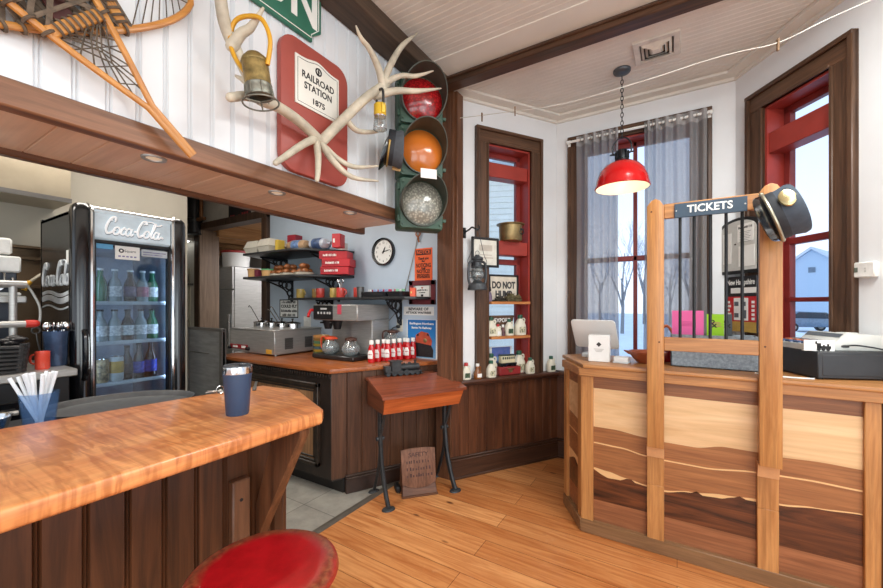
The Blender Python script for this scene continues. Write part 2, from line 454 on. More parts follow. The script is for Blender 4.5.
# rafters of the room beyond
mb = MB()
for k in range(6): mb.box((-8.4+k*.55, 3.0, 2.42), (-8.33+k*.55, 4.44, 2.62), .004)
mb.box((-8.4, 2.98, 2.6), (-4.4, 4.44, 2.64)); struct('trim_10', mb, wood('raw_pine_rafter', (150, 104, 62), (190, 142, 94), 'Y', rough=.6))
# bay walls
BT = 0.19
def hole_wall(mb, L, H, t0, t1, z0, z1, th=BT):
    mb.box((0, 0, 0), (t0, th, H)); mb.box((t1, 0, 0), (L, th, H)); mb.box((t0, 0, 0), (t1, th, z0)); mb.box((t0, 0, z1), (t1, th, H))
    return mb
def wroot(name, pl, t=0, z=0): return sroot(name, wl(pl, t, z), pl[2])
def at_plane(o, pl):
    o.location = (pl[0], pl[1], 0); o.rotation_euler = (0, 0, pl[2]); return o
BLL = 1.166
at_plane(struct('wall_bay_left', hole_wall(MB(), BLL+.1, CZ, .384, .839, .80, 2.85), WHITE), BL)
mb = hole_wall(MB(), 1.37, CZ, .985-.79, .985+.15, .80, 2.92); o = struct('wall_bay_center', mb, WHITE); o.location = (-.985, 3.71, 0)
o = at_plane(struct('wall_bay_right', hole_wall(MB(), 1.35, CZ, .266, .722, .80, 2.83), WHITE), BR)
mb = MB(); mb.box((1.0, 2.66, 0), (3.6, 2.8, CZ)); struct('wall_right', mb, WHITE)
# pale border round the bay ceiling
mb = MB()
for pl, a, b in ((BL, .0, BLL+.02), (BC, -1.0, .40), (BR, -.02, 1.25)):
    T = Matrix.Translation((pl[0], pl[1], 0)) @ Matrix.Rotation(pl[2], 4, 'Z')
    dz_ = .0013 if pl is BC else 0; mb.box((a-.02, -.11, CZ-.022-dz_), (b+.02, .02, CZ-.002-dz_), 0, T); mb.box((a, -.022-dz_, CZ-.045-dz_), (b, .01, CZ-.02), 0, T)
struct('trim_11', mb, CEILB)
# wainscot of the bay
TXM = P('wainscot_cap_wood', (84, 50, 34), .38, var=.2, scale=10, stretch=(.4, 3, 3))
n = 12
for pl, a, b in ((BL, .0, BLL-.012), (BC, -.972, .362), (BR, .012, 1.2)):
    mb = MB(); beads(mb, b-a, .15, .79, .088, .005, .008, .03, TR((0, -.03, 0)), x0=a)
    at_plane(struct('trim_%d' % n, mb, WAINS, ang=20), pl); n += 1
    mb = MB(); mb.box((a-.02, -.095, .79), (b+.02, .0, .818), .007, seg=2); mb.box((a-.01, -.055, .765), (b, -.02, .792), .004)
    at_plane(struct('trim_%d' % n, mb, TXM), pl); n += 1
    mb = MB(); mb.box((a, -.052, 0), (b, -.0, .15), .003); mb.box((a, -.062, .15), (b, -.0, .166), .004); mb.box((a, -.045, .166), (b, 0, .182), .005); mb.box((a-.0, -.06, 0), (b, 0, .02), .003)
    at_plane(struct('baseboard_'+{12: 'x', 14: 'bay_left', 16: 'bay_center', 18: 'bay_right'}[n], mb, wood('baseboard_wood', (52, 32, 22), (84, 54, 38), 'X', rough=.4)), pl)
# ------------------------------------------------------------------ windows
def casing(mb, w, z0, z1, fw, cap=True):
    # w: half-opening; boards with mitred inner bead, local origin at opening centre
    mb.use(CASING_Z)
    for s in (-1, 1):
        a, b = sorted((s*w, s*(w+fw)))
        mb.box((a, -.025, z0), (b, .0, z1+fw*0), .003)
        a, b = sorted((s*(w+fw-.03), s*(w+fw)))
        mb.box((a, -.042, z0), (b, .0, z1+fw), .004)
        a, b = sorted((s*w, s*(w+.022))); mb.box((a, -.034, z0), (b, 0, z1), .004)
    mb.use(CASING_X)
    mb.box((-w-fw, -.025, z1), (w+fw, .0, z1+fw), .003); mb.box((-w-fw, -.044, z1+fw-.03), (w+fw, 0, z1+fw), .004); mb.box((-w, -.034, z1), (w, 0, z1+.022), .004)
    return mb
def window(n, pl, t0, t1, z0, z1, fw, bars, sash_rails, muntins, deep=()):
    c = (t0+t1)/2; w = (t1-t0)/2
    r = wroot('window_%d' % n, pl, c, 0)
    struct('casing', casing(MB(), w, z0, z1, fw), None, r)
    mb = MB(); T_ = .016
    mb.box((-w, -.005, z0), (-w+T_, BT-.02, z1)); mb.box((w-T_, -.005, z0), (w, BT-.02, z1)); mb.box((-w, -.005, z1-T_), (w, BT-.02, z1)); mb.box((-w, -.02, z0), (w, BT-.02, z0+.018))
    struct('jamb', mb, REDP, r)
    mb = MB(); y0, y1 = BT-.075, BT-.03
    s = .045
    mb.box((-w+T_, y0, z0+.018), (-w+T_+s, y1, z1-T_), .004); mb.box((w-T_-s, y0, z0+.018), (w-T_, y1, z1-T_), .004)
    mb.box((-w+T_, y0, z0+.018), (w-T_, y1, z0+.018+s), .004); mb.box((-w+T_, y0, z1-T_-s), (w-T_, y1, z1-T_), .004)
    for zr, h in sash_rails: mb.box((-w+T_, y0, zr-h/2), (w-T_, y1, zr+h/2), .004)
    for xm, za, zb in muntins: mb.box((xm-.016, y0, za), (xm+.016, y1, zb), .004)
    struct('sash', mb, RED2, r)
    mb = MB(); mb.box((-w+T_+.01, BT-.054, z0+.03), (w-T_-.01, BT-.05, z1-T_-.01)); struct('pane', mb, GLASS, r)
    for (za, zb, ya, yb) in bars:
        mb = MB(); mb.box((-w+T_, ya, za), (w-T_, yb, zb), .004); struct('transom_bar', mb, REDP, r)
    return r
window(1, BL, .384, .839, .80, 2.85, .13, [(2.575, 2.70, .008, BT-.07), (1.89, 2.015, .008, BT-.07)], [(1.84, .05)], [])
window(2, BC, -.79, .15, .80, 2.92, .085, [], [(1.86, .045)], [(-.0, .86, 2.9)])
window(3, BR, .266, .722, .80, 2.83, .135, [(2.50, 2.645, .008, BT-.07)], [(1.88, .045), (1.48, .03)], [])
# ------------------------------------------------------------------ outdoors
mb = MB(); mb.box((-40, 4.4, -1.0), (60, 90, -.55)); struct('ground', mb, P('snowy_ground', (232, 236, 242), .8, var=.05, scale=.6))
# ------------------------------------------------------------------ camera, world, lights
cam = bpy.data.cameras.new('camera'); co = bpy.data.objects.new('camera', cam); COL.objects.link(co)
cam.sensor_width = 36; cam.lens = 36*CF/883; cam.shift_y = 10/883; cam.clip_start = .03; cam.clip_end = 300
co.location = (0, 0, CH); co.rotation_euler = (R(90), 0, CYAW); SC.camera = co
wd = bpy.data.worlds.new('world'); SC.world = wd; wd.use_nodes = True
t = wd.node_tree; t.nodes.clear()
tc = t.nodes.new('ShaderNodeTexCoord'); sx = t.nodes.new('ShaderNodeSeparateXYZ'); rp = t.nodes.new('ShaderNodeValToRGB'); bg = t.nodes.new('ShaderNodeBackground'); ou = t.nodes.new('ShaderNodeOutputWorld')
t.links.new(tc.outputs['Generated'], sx.inputs[0]); t.links.new(sx.outputs['Z'], rp.inputs[0]); t.links.new(rp.outputs[0], bg.inputs[0]); t.links.new(bg.outputs[0], ou.inputs[0])
e = rp.color_ramp.elements; e[0].position = 0; e[0].color = lin((240, 246, 252)); e[1].position = .55; e[1].color = lin((176, 208, 245))
bg.inputs[1].default_value = 1.55
def area(name, loc, size, power, color=(255, 244, 230), rot=(0, 0, 0), sy=None):
    l = bpy.data.lights.new(name, 'AREA'); l.energy = power; l.size = size; l.color = lin(color)[:3]
    if sy: l.shape = 'RECTANGLE'; l.size_y = sy
    o = bpy.data.objects.new(name, l); COL.objects.link(o); o.location = loc; o.rotation_euler = rot; return o
def point(name, loc, power, color=(255, 226, 190), r=.03):
    l = bpy.data.lights.new(name, 'POINT'); l.energy = power; l.color = lin(color)[:3]; l.shadow_soft_size = r
    o = bpy.data.objects.new(name, l); COL.objects.link(o); o.location = loc; return o
area('main_room_fill', (1.3, .2, 3.19), 1.2, 40, (248, 252, 250), sy=2.0)  # unseen overhead fill, added to brighten the main room
area('main_room_fill', (.75, 1.75, 3.19), 1.0, 52, (248, 252, 250), sy=.8)  # added fill above the view, lifts the bay walls and counter
area('rear_fill', (1.6, -3.1, 1.5), 3.2, 58, (240, 250, 250), (R(90), 0, R(8)), 2.2)  # large fill added behind the camera, no window stands there
area('side_fill', (3.5, -.6, 1.6), 2.4, 54, (240, 250, 250), (R(90), 0, R(90)), 2.0)  # fill added on the open right side, no window stands there
area('main_room_fill', (.9, -1.8, 3.19), 1.3, 45, (250, 250, 252), sy=1.2)  # further ceiling fill added behind the camera
area('kitchen_fill', (-3.0, 1.1, 2.98), .5, 36, (255, 248, 238), sy=1.6)  # added kitchen fill, out of view, not a fixture of the room
area('kitchen_fill', (-2.95, -1.2, 2.98), .5, 30, (255, 248, 238), sy=1.6)  # second added kitchen fill, also out of view
area('far_room_fill', (-4.9, 3.9, 2.39), .6, 34, (250, 250, 255), sy=.6)  # added fill to brighten the refrigerator and room beyond the opening
SC.view_settings.view_transform = 'Standard'; SC.view_settings.look = 'None'; SC.view_settings.exposure = 0.0; SC.view_settings.gamma = 1
# ================================================================== things on the white beadboard wall
def lwp(px, py, off=.02):
    # point on the left wall, returned in (Y, z) with the X it stands at
    return onX(px, py, -1.70+off)
LACE = P('rawhide_lacing', (92, 80, 66), .7, var=.25, scale=30)
STRAP = P('woven_grey_strap', (104, 88, 72), .75, var=.25, scale=40)
LEATH = P('dark_red_leather', (92, 40, 34), .5, var=.2, scale=20)
ASH = wood('varnished_ash', (168, 104, 42), (208, 146, 72), 'X', 1.2, rough=.35, coat=.3, grain=.8)
def snowshoe(label, tail, axis_deg, L, W, group, off, mirror=1, tailf=.36):
    # local X runs from tail to toe, local Y across, local Z away from the wall
    root = thing('snowshoe', label, 'snowshoe')
    a = R(axis_deg); ca, sa = math.cos(a), math.sin(a)
    root.matrix_world = Matrix(((0, 0, 1, -1.70+off), (ca, -sa, 0, tail[0]), (sa, ca, 0, tail[1]), (0, 0, 0, 1)))
    def half(u):      # half width along the shoe
        if u < .16: return .008+.004*u
        t = (u-.16)/.84
        return .012+W/2*math.sin(PI*min(1, t**1.15))**.85 if t < .62 else .012+W/2*max(0, 1-((t-.55)/.45)**2.6)**.5
    us = [i/40 for i in range(41)]
    mb = MB()
    up_ = [(u*L, half(u), .02) for u in us]; dn = [(u*L, -half(u), .02) for u in us]
    mb.tube(up_+dn[::-1], .012, 8, up=(0, 0, 1), flat=.8)
    mb.done('frame', ASH, root)
    for u in (tailf, .72):
        mb = MB(); h = half(u)
        mb.box((u*L-.018, -h, .012), (u*L+.018, h, .03), .004); cb = mb.done('crossbar', ASH, root)
        mb = MB()
        k = -h+.02
        while k < h-.01:
            mb.torus((u*L, k, .021), .019, .0045, 'Y', 10, 5, sc=(1.15, .75)); k += .021
        mb.done('strap_wrap', STRAP, cb)
    mb = MB()
    def lattice(u0, u1, step, r, z):
        u = u0
        while u <= u1:
            for s in (-1, 1):
                p0 = (u*L, s*half(u), z); v = min(u1+.06, u+.17+.5*half(u)/L)
                v = min(v, .985)
                mb.tube([p0, ((u+v)/2*L, 0, z+.003*s), (v*L, -s*half(v), z)], r, 5)
            u += step
    lattice(.18, tailf-.04, .03, .0026, .02)
    for k in range(4):
        u = .2+.045*k; mb.tube([(u*L, -half(u), .02), ((u+.03)*L, half(u+.03), .02)], .002, 5)
    mb.done('tail_lacing', LACE, root)
    mb = MB(); lattice(.74, .95, .03, .0022, .02); mb.done('toe_lacing', LACE, root)
    mb = MB(); u = tailf
    while u < .74:
        for s in (-1, 1):
            v = min(u+.13, .74)
            mb.tube([(u*L, s*half(u), .024), ((u+v)/2*L, 0, .024+.004*s), (v*L, -s*half(v), .024)], .0085, 6, up=(0, 0, 1), flat=.5)
        h = half(u); mb.tube([(u*L, -h, .026), (u*L, h, .026)], .007, 6, up=(0, 0, 1), flat=.5)
        for s in (-1, 1): mb.torus((u*L, s*half(u), .02), .017, .005, 'X', 10, 5)
        u += .034
    mb.done('woven_webbing', STRAP, root)
    mb = MB(); c = .58*L; h = half(.58)
    mb.box((c-.03, -h*.9, .03), (c+.03, h*.9, .036), .002); mb.box((c-.11, -.03, .032), (c+.12, .0, .038), .002); mb.box((c-.09, .03, .032), (c+.06, .055, .038), .002)
    bd = mb.done('leather_binding', LEATH, root)
    mb = MB(); mb.tube([(c+.04, -.04, .042), (c+.075, -.04, .042), (c+.075, .005, .042), (c+.04, .005, .042)], .003, 6, True); mb.cyl((c+.055, -.04, .043), (c+.055, .005, .043), .002, n=6)
    mb.done('buckle', STEEL, bd)
    return root
snowshoe('wood and rawhide snowshoe whose long tail points down to the fascia beam', (.772, 2.035), 138, 1.28, .28, None, .055, tailf=.36)
snowshoe('snowshoe lying behind the other, its rounded toe towards the green station sign', (-.25, 2.07), 33, 1.22, .28, None, .012, tailf=.38)
# green station sign
GREEN = P('sign_green_paint', (46, 110, 88), .45, var=.05)
WHT = P('sign_white_paint', (238, 238, 232), .5, var=.02)
s = thing('station_sign', 'dark green station name sign with white letters high on the beadboard wall', 'sign', (-1.70, 1.05, 2.865), R(90))
def sign_poly(x0, x1, h, r, k=0): 
    return [(x0+k, k), (x1-r-k*.4, k), (x1-r-k*.4, .03+k*.2), (x1-k-.0, .075+k*.4), (x1-k, h-.075-k*.4), (x1-r-k*.4, h-.03), (x1-r-k*.4, h-k), (x0+k, h-k)]
TXZ = Matrix(((1, 0, 0, 0), (0, 0, -1, 0), (0, 1, 0, 0), (0, 0, 0, 1)))   # drawing plane x,y -> local X,Z ; extrude towards the room
mb = MB(); mb.prism(sign_poly(-.62, .405, .335, .06), .004, .024, .003, TXZ); mb.done('board', GREEN, s)
mb = MB()
o = sign_poly(-.62, .405, .335, .06, .018)
mb.tube([(p[0], -.0245, p[1]) for p in o], .0028, 5, True); mb.done('border_line', WHT, s)
mb = MB(); mb.text('ON', .29, TR((.195, -.0255, .168), rx=90), .001, width=.37, bold=.008); mb.done('lettering', WHT, s)
# red plaque
PLQ = P('plaque_red_paint', (166, 78, 68), .45, var=.05, scale=4)
s = thing('wall_plaque', 'large red plaque with a white railroad station plate, behind the antlers', 'plaque', (-1.70, 1.416, 2.128), R(90))
W2, HH = .224, .69
pts = [(-W2, .08), (-.155, 0), (.13, .0), (W2, .07), (W2, HH-.06)]
pts += [(W2-.03-.06*(1-math.cos(R(a))), HH-.06+.06*math.sin(R(a))) for a in (30, 60, 90)]
pts = rrect(-W2, 0, W2, HH, .085, 6)
mb = MB(); mb.prism(pts, .003, .04, .006, TXZ)
mb.done('backboard', PLQ, s)
def plate_poly(w, h, k=0):
    top = []
    for i in range(17):
        x = -w+2*w*i/16; top.append((x*(1-k/w), h-k+.022*math.exp(-(x/.06)**2)))
    return [(-w+k, k), (w-k, k)]+top[::-1]
mb = MB(); mb.prism([(p[0]+.0, p[1]+.352) for p in plate_poly(.147, .252)], .04, .048, .002, TXZ); pl_ = mb.done('plate', P('plate_enamel', (232, 230, 220), .4, var=.02), s)
mb = MB(); mb.tube([(p[0], -.0485, p[1]+.352) for p in plate_poly(.147, .252, .014)], .0013, 5, True)
mb.torus((0, -.0487, .352+.222), .018, .004, 'Y', 20, 6); mb.box((-.003, -.0494, .352+.205), (.003, -.048, .352+.238)); mb.box((-.009, -.0494, .352+.208), (.006, -.048, .352+.213)); mb.text('19', .02, TR((0, -.0492, .352+.222), rx=90), .0004)
for body, z, h, w in (('RAILROAD', .165, .05, .215), ('STATION', .112, .05, .185), ('1875', .048, .042, .08)):
    mb.text(body, h, TR((0, -.0488, .352+z), rx=90), .0005, width=w, bold=.001)
mb.done('lettering', INK, pl_)
# elk antlers
BONE = P('antler_bone', (198, 188, 168), .55, var=.16, scale=10, bump=.3)
def AW(*pts): return [onX(x, y, -1.70+o) for x, y, o in pts]
def horn(mb, pts, rs, n=5):
    c = curve(pts, n); mb.tube(c, lerpl(rs, len(c)), 10)
    mb.ball(c[-1], rs[-1], n=8); mb.ball(c[0], rs[0], n=8)
s = thing('elk_antlers', 'huge pale elk antlers spread over the red plaque', 'antlers', (-1.64, 1.37, 2.31))
def put(mb, name, mat, root):
    o = mb.done(name, mat, None); o.parent = root
    o.matrix_parent_inverse = (Matrix.Translation(root.location) @ root.rotation_euler.to_matrix().to_4x4()).inverted()
    return o
mb = MB()
horn(mb, AW((321, 142, .09), (345, 118, .16), (366, 98, .2), (386, 84, .22)), [.028, .027, .026, .028])
horn(mb, AW((384, 92, .22), (379, 70, .23), (370, 50, .24), (361, 38, .25), (356, 26, .26)), [.026, .021, .016, .012, .004])
horn(mb, AW((382, 84, .22), (392, 62, .24), (403, 45, .26), (418, 33, .28)), [.025, .02, .016, .004])
horn(mb, AW((383, 84, .22), (400, 76, .28), (416, 76, .36), (433, 71, .44)), [.022, .016, .013, .004])
horn(mb, AW((376, 96, .2), (395, 91, .27), (418, 91, .36), (441, 88.5, .45)), [.026, .021, .015, .004])
horn(mb, AW((346, 119, .16), (356, 130, .16), (370, 132, .17), (385, 130, .18)), [.018, .015, .013, .006])
horn(mb, AW((326, 148, .1), (338, 159, .15), (355, 167, .19), (378, 166, .22)), [.016, .015, .013, .005])
horn(mb, AW((322, 145, .1), (334, 162, .16), (352, 177, .2), (378, 181, .23)), [.02, .017, .014, .005])
put(mb, 'antler', BONE, s)
mb = MB()
horn(mb, AW((321, 142, .09), (300, 122, .12), (278, 107, .14), (259, 99, .14), (252, 85, .13), (244, 68, .13), (233, 44, .13), (223, 16, .15), (217, -40, .2)), [.027, .025, .024, .024, .024, .024, .026, .024, .02])
horn(mb, AW((256, 98, .14), (245, 96, .17), (230, 97.5, .21)), [.022, .019, .017])
horn(mb, AW((232, 46, .14), (241, 34, .18), (251, 27, .22), (263, 8.5, .27)), [.026, .021, .017, .006])
horn(mb, AW((252, 88, .14), (243, 80, .1), (236, 76, .07)), [.014, .011, .006])
horn(mb, AW((316, 138, .09), (302, 145, .15), (286, 156, .19), (275.5, 163, .22)), [.022, .018, .015, .012])
horn(mb, AW((316, 140, .09), (318, 155, .15), (318, 170, .19), (317, 180, .21)), [.019, .017, .014, .011])
put(mb, 'antler', BONE, s)
# conductor lantern with the yellow bail, hung on the left antler
YEL = P('yellow_bail_paint', (214, 158, 40), .4, var=.08)
BR2 = P('tarnished_brass_tin', (150, 128, 78), .5, .55, var=.3, scale=24)
PEW = P('pewter_tin', (136, 134, 122), .42, .7, var=.2, scale=24)
lp = onX(261, 103, -1.44)
s = thing('conductor_lantern', 'brass railroad lantern with a yellow bail handle hung on the left antler', 'lantern', lp, 0, None, (R(4), R(-7), R(20)))
mb = MB(); mb.lathe([(0, .195), (.03, .193), (.047, .175), (.05, .16), (.05, .07), (.047, .068), (0, .068)], 24); mb.lathe([(.0515, .165), (.053, .16), (.0515, .155)], 24); mb.done('fuel_can', BR2, s)
mb = MB(); mb.lathe([(.049, .07), (.053, .066), (.05, .05), (.054, .035), (.05, .022), (.04, .02)], 24)
for k in range(8):
    a = 2*PI*k/8; mb.cyl((.052*math.cos(a), .052*math.sin(a), .066), (.056*math.cos(a), .056*math.sin(a), .02), .0025, n=6)
mb.done('lower_collar', PEW, s)
mb = MB(); mb.torus((0, 0, 0), .068, .0035, n=28)
for a in (0, 2*PI/3, 4*PI/3): mb.cyl((0, 0, .003), (.068*math.cos(a), .068*math.sin(a), 0), .003, n=6); mb.cyl((.052*math.cos(a), .052*math.sin(a), .03), (.066*math.cos(a), .066*math.sin(a), 0), .003, n=6)
mb.done('base_ring', PEW, s)
mb = MB(); mb.tube(curve([(-.054, 0, .14), (-.088, 0, .21), (-.095, 0, .28), (-.06, 0, .34), (.0, 0, .345), (.06, 0, .315), (.082, 0, .23), (.054, 0, .14)], 6), .009, 10); mb.done('bail_handle', YEL, s)
# small yellow lantern on the right antler
lp = onX(380, 131, -1.46)
s = thing('hand_lantern', 'small yellow hand lantern with a black loop handle hung on the right antler', 'lantern', lp, R(-20))
mb = MB(); mb.lathe([(0, .155), (.03, .154), (.035, .148), (.036, .085), (0, .085)], 20); mb.box((.026, -.012, .09), (.044, .012, .15), .003); mb.done('battery_case', P('lantern_yellow', (224, 184, 50), .4, var=.08), s)
mb = MB(); mb.lathe([(.03, .085), (.031, .07), (.038, .03), (.036, .01), (.022, .0), (0, 0)], 20); mb.done('lens', CLEAR, s)
mb = MB(); mb.torus((0, 0, .01), .037, .003, n=20); mb.lathe([(.033, .088), (.036, .084), (.033, .078)], 20); mb.lathe([(0, .072), (.012, .07), (.018, .045), (0, .035)], 12)
for k in range(4):
    a = PI/4+PI/2*k; mb.cyl((.034*math.cos(a), .034*math.sin(a), .08), (.038*math.cos(a), .038*math.sin(a), .01), .0022, n=6)
mb.done('wire_guard', CHROME, s)
mb = MB(); mb.tube(curve([(-.036, 0, .10), (-.04, 0, .18), (-.03, 0, .225), (0, 0, .24), (.03, 0, .225), (.038, 0, .18), (.036, 0, .12)], 6), .0075, 8); mb.done('loop_handle', P('black_rubber', (40, 42, 44), .55), s)
# conductor cap
def cap(root, navy, strapm, badge=True, dent=0):
    mb = MB()
    prof_n = 32; rows = []
    for (z, rx, ry, tz) in ((0, .095, .112, 0), (.03, .096, .113, 0), (.055, .097, .114, .0), (.085, .104, .124, .008), (.098, .1, .12, .010), (.102, .06, .07, .008)):
        rows.append([(rx*math.cos(2*PI*i/prof_n), ry*math.sin(2*PI*i/prof_n)*1.0, z-tz*math.sin(2*PI*i/prof_n)) for i in range(prof_n)])
    vs = [p for r_ in rows for p in r_]; fs = []
    for j in range(len(rows)-1):
        for i in range(prof_n): fs.append([j*prof_n+i, j*prof_n+(i+1) % prof_n, (j+1)*prof_n+(i+1) % prof_n, (j+1)*prof_n+i])
    fs.append([(len(rows)-1)*prof_n+i for i in range(prof_n)])
    mb.add(vs, fs); mb.done('crown', navy, root)
    mb = MB()   # band
    mb.lathe([(.0, .001), (.0975, .001), (.0985, .004), (.0985, .042), (.097, .045)], 32, T=Matrix.Diagonal((1, 1.175, 1, 1))); mb.done('hat_band', P('black_hat_band', (34, 36, 42), .7, var=.15, scale=40), root)
    mb = MB()   # visor: crescent sloping down at the front (-Y)
    top = []; 
    N = 14
    for i in range(N+1):
        a = PI+PI*i/N
        inn = (.097*math.cos(a), .114*math.sin(a), .004)
        k = math.sin(PI*i/N)**.7
        outp = (.10*math.cos(a), (.115+.058*k)*math.sin(a), .004-.036*k)
        top.append((inn, outp))
    vs = []; fs = []
    for inn, outp in top: vs += [inn, outp, (inn[0], inn[1], inn[2]-.004), (outp[0], outp[1], outp[2]-.004)]
    for i in range(N):
        a, b = i*4, i*4+4
        fs += [[a, a+1, b+1, b], [a+2, b+2, b+3, a+3], [a+1, a+3, b+3, b+1], [a, b, b+2, a+2]]
    fs += [[0, 2, 3, 1], [N*4, N*4+1, N*4+3, N*4+2]]
    mb.add(vs, fs); mb.done('visor', GLOSSBLK, root)
    mb = MB(); arc = [(.103*math.cos(R(a)), .121*math.sin(R(a)), .012) for a in range(195, 346, 10)]
    mb.tube(arc, .006, 8, up=(0, 0, 1)); mb.ball(arc[0], .009); mb.ball(arc[-1], .009); mb.done('chin_strap', strapm, root)
def axes(root, loc, zax, yfront, sc):
    z = zax.normalized(); yf = (yfront-z*yfront.dot(z)).normalized(); y = -yf; x = y.cross(z)
    m = Matrix((x, y, z)).transposed().to_4x4(); m.translation = loc; root.matrix_world = m @ Matrix.Scale(sc, 4)
Rv = Vector((cc, cs, 0)); Uv = Vector((0, 0, 1)); Fv = Vector((-cs, cc, 0))
s = thing('conductor_hat', 'dark conductor hat with a gold strap and paper tag hung under the right antler', 'hat')
axes(s, atD(387, 147, 2.40), Rv*.95-Uv*.12+Fv*.18, -Uv*.9-Fv*.35-Rv*.3, .98)
cap(s, P('faded_charcoal_cloth', (74, 78, 84), .8, var=.12, scale=30), P('gold_braid', (186, 150, 84), .4, .6))
mb = MB(); mb.box((.07, -.11, .05), (.074, -.08, .105), .001); mb.done('paper_tag', P('kraft_tag', (206, 166, 112), .7), s)
# ------------------------------------------------------------------ traffic signal
SGREEN = P('signal_green_paint', (56, 84, 68), .5, var=.15, scale=10)
SDARK = P('visor_dark_olive', (66, 70, 60), .5, var=.15, scale=12)
def lens_mat(name, rgb, rough=.15):
    t = NT(name); c = lin(rgb); v = t.coords()
    vo = t.n('ShaderNodeTexVoronoi'); t.l(v, vo.inputs['Vector']); vo.inputs['Scale'].default_value = 62
    f = t.noise(v, 6, 2)
    col = t.ramp(f, [(.3, tuple(x*.85 for x in c[:3])+(1,)), (.7, c)]) if 'amber' in name else t.ramp(vo.outputs['Distance'], [(.15, c), (.6, tuple(x*.45 for x in c[:3])+(1,))])
    t.bsdf(col, rough, 0, .6, f if 'amber' in name else vo.outputs['Distance'], -.8, .006, .3); return t.m
s = thing('traffic_signal', 'old green three-light traffic signal hanging at the end of the beadboard wall', 'traffic light', (-1.49, 2.155, 1.955), R(50))
SEC = .352
cols = (('clear_lens_glass', (176, 174, 160), 'clear stippled lens'), ('amber_lens_glass', (204, 112, 40), 'amber lens'), ('red_lens_glass', (188, 30, 34), 'red lens'))
for k, (mn, rgb, lb) in enumerate(cols):
    z0 = SEC*k; zc = z0+SEC/2
    mb = MB(); mb.box((-.158, .0, z0+.003), (.158, .13, z0+SEC-.003), .02, seg=3)
    h = mb.done('housing', SGREEN, s)
    mb = MB(); mb.prism(rrect(-.15, z0+.008, .15, z0+SEC-.008, .02), 0, .022, .006, TXZ)
    for sx_ in (-1, 1):
        for sz in (-1, 1): mb.cyl((sx_*.13, -.02, zc+sz*.14), (sx_*.13, -.032, zc+sz*.14), .009, n=8)
    for zz in (z0+.07, z0+SEC-.07): mb.cyl((-.158, -.008, zz-.02), (-.158, -.008, zz+.02), .011, n=8); mb.box((.15, -.018, zz-.012), (.176, .006, zz+.012), .004)
    mb.done('door', SGREEN, h)
    mb = MB(); prof = [(0, .05), (.05, .046), (.1, .03), (.135, .008), (.145, 0)]
    mb.lathe(prof, 36, TR((0, -.022, zc), rx=90)); o = mb.done('lens', lens_mat(mn, rgb), s); o['label'] = lb
    mb = MB(); N = 40; vs = []; fs = []
    for i in range(N+1):
        a = -PI/2-.0+2*PI*i/N
        c_ = .5+.5*math.sin(a)               # 1 at top
        ln = .022+.165*c_**1.5
        for (rr, yy) in ((.149, -.02), (.156, -.02), (.156, -.02-ln), (.149, -.02-ln)): vs.append((rr*math.cos(a), yy, zc+rr*math.sin(a)))
    for i in range(N):
        a, b = i*4, i*4+4
        for q in range(4): fs.append([a+q, a+(q+1) % 4, b+(q+1) % 4, b+q])
    mb.add(vs, fs); mb.done('visor', SDARK, s)
mb = MB(); mb.lathe([(.075, 0), (.08, .01), (.075, .03), (.05, .05), (.02, .06), (.02, .115), (0, .115)], 20, TR((0, .06, SEC*3-.005))); mb.done('top_bracket', SGREEN, s)
mb = MB(); mb.box((-.06, -.212, SEC-.065), (.045, -.208, SEC-.005), .001); mb.done('paper_tag', PAPER, s)
# recessed soffit lamps
for i, (px, py) in enumerate(((154, 158), (277, 192.5), (350, 212.5))):
    p = onZ(px, py, SZ0+.012)
    lb = ('recessed lamp in the wood soffit below the snowshoe tail', 'recessed lamp in the wood soffit below the red plaque', 'recessed lamp at the soffit end nearest the traffic light')[i]
    s = thing('recessed_lamp', lb, 'lamp', (p.x, p.y, SZ0+.011), 0, 'soffit downlights')
    mb = MB(); mb.lathe([(.028, .002), (.03, -.004), (.043, -.005), (.045, .001)], 28); mb.done('trim_ring', STEEL, s)
    mb = MB(); mb.lathe([(0, .0), (.022, -.002), (.029, .0)], 20); mb.done('bulb_face', P('lamp_face', (236, 214, 184), .4, emis=.35), s)
    l = bpy.data.lights.new('soffit_spot', 'SPOT'); l.energy = 6; l.spot_size = R(120); l.spot_blend = .8; l.color = lin((255, 232, 200))[:3]; l.shadow_soft_size = .03
    lo = bpy.data.objects.new('soffit_spot', l); COL.objects.link(lo); lo.location = (p.x, p.y, SZ0-.01)
# ================================================================== kitchen
CT = .96
WTOP = wood('worktop_wood', (140, 74, 36), (186, 108, 58), 'X', rough=.3, coat=.3)
# counter cabinet: straight front along X, angled plank end towards the room
s = thing('counter_cabinet', 'dark panelled wooden counter cabinet under the coffee brewer', 'cabinet', (-2.22, 2.03, 0))
mb = MB(); mb.prism([(-1.50, .01), (-.01, .01), (.42, .80), (-1.50, .80)], .10, .925); mb.done('body', CABDARK, s)
mb = MB(); mb.prism([(-1.48, .06), (.03, .08), (.40, .78), (-1.48, .78)], 0, .12); mb.done('plinth', P('plinth_black', (30, 25, 22), .5, var=.2), s)
mb = MB(); mb.box((-1.50, -.008, .12), (-.0, .012, .92), .004)
dv = mb.done('front_panel', CABDARK, s)
mb = MB(); mb.box((-1.36, -.016, .24), (-.16, -.004, .80), .003); mb.done('inset_panel', CABPANEL, dv)
mb = MB()
for k, w_ in enumerate((.030, .022, .016)):
    e0, e1 = .0+.028*k, .0+.028*k+w_
    y = -.036+.008*k
    a, b, c_, d = -1.40+e0, -.12-e0, .20+e0, .84-e0
    mb.box((a, y, c_), (a+w_, 0, d), .004); mb.box((b-w_, y, c_), (b, 0, d), .004); mb.box((a, y, d-w_), (b, 0, d), .004); mb.box((a, y, c_), (b, 0, c_+w_), .004)
mb.done('panel_moulding', P('cabinet_moulding', (48, 38, 30), .4, var=.35, scale=20), dv)
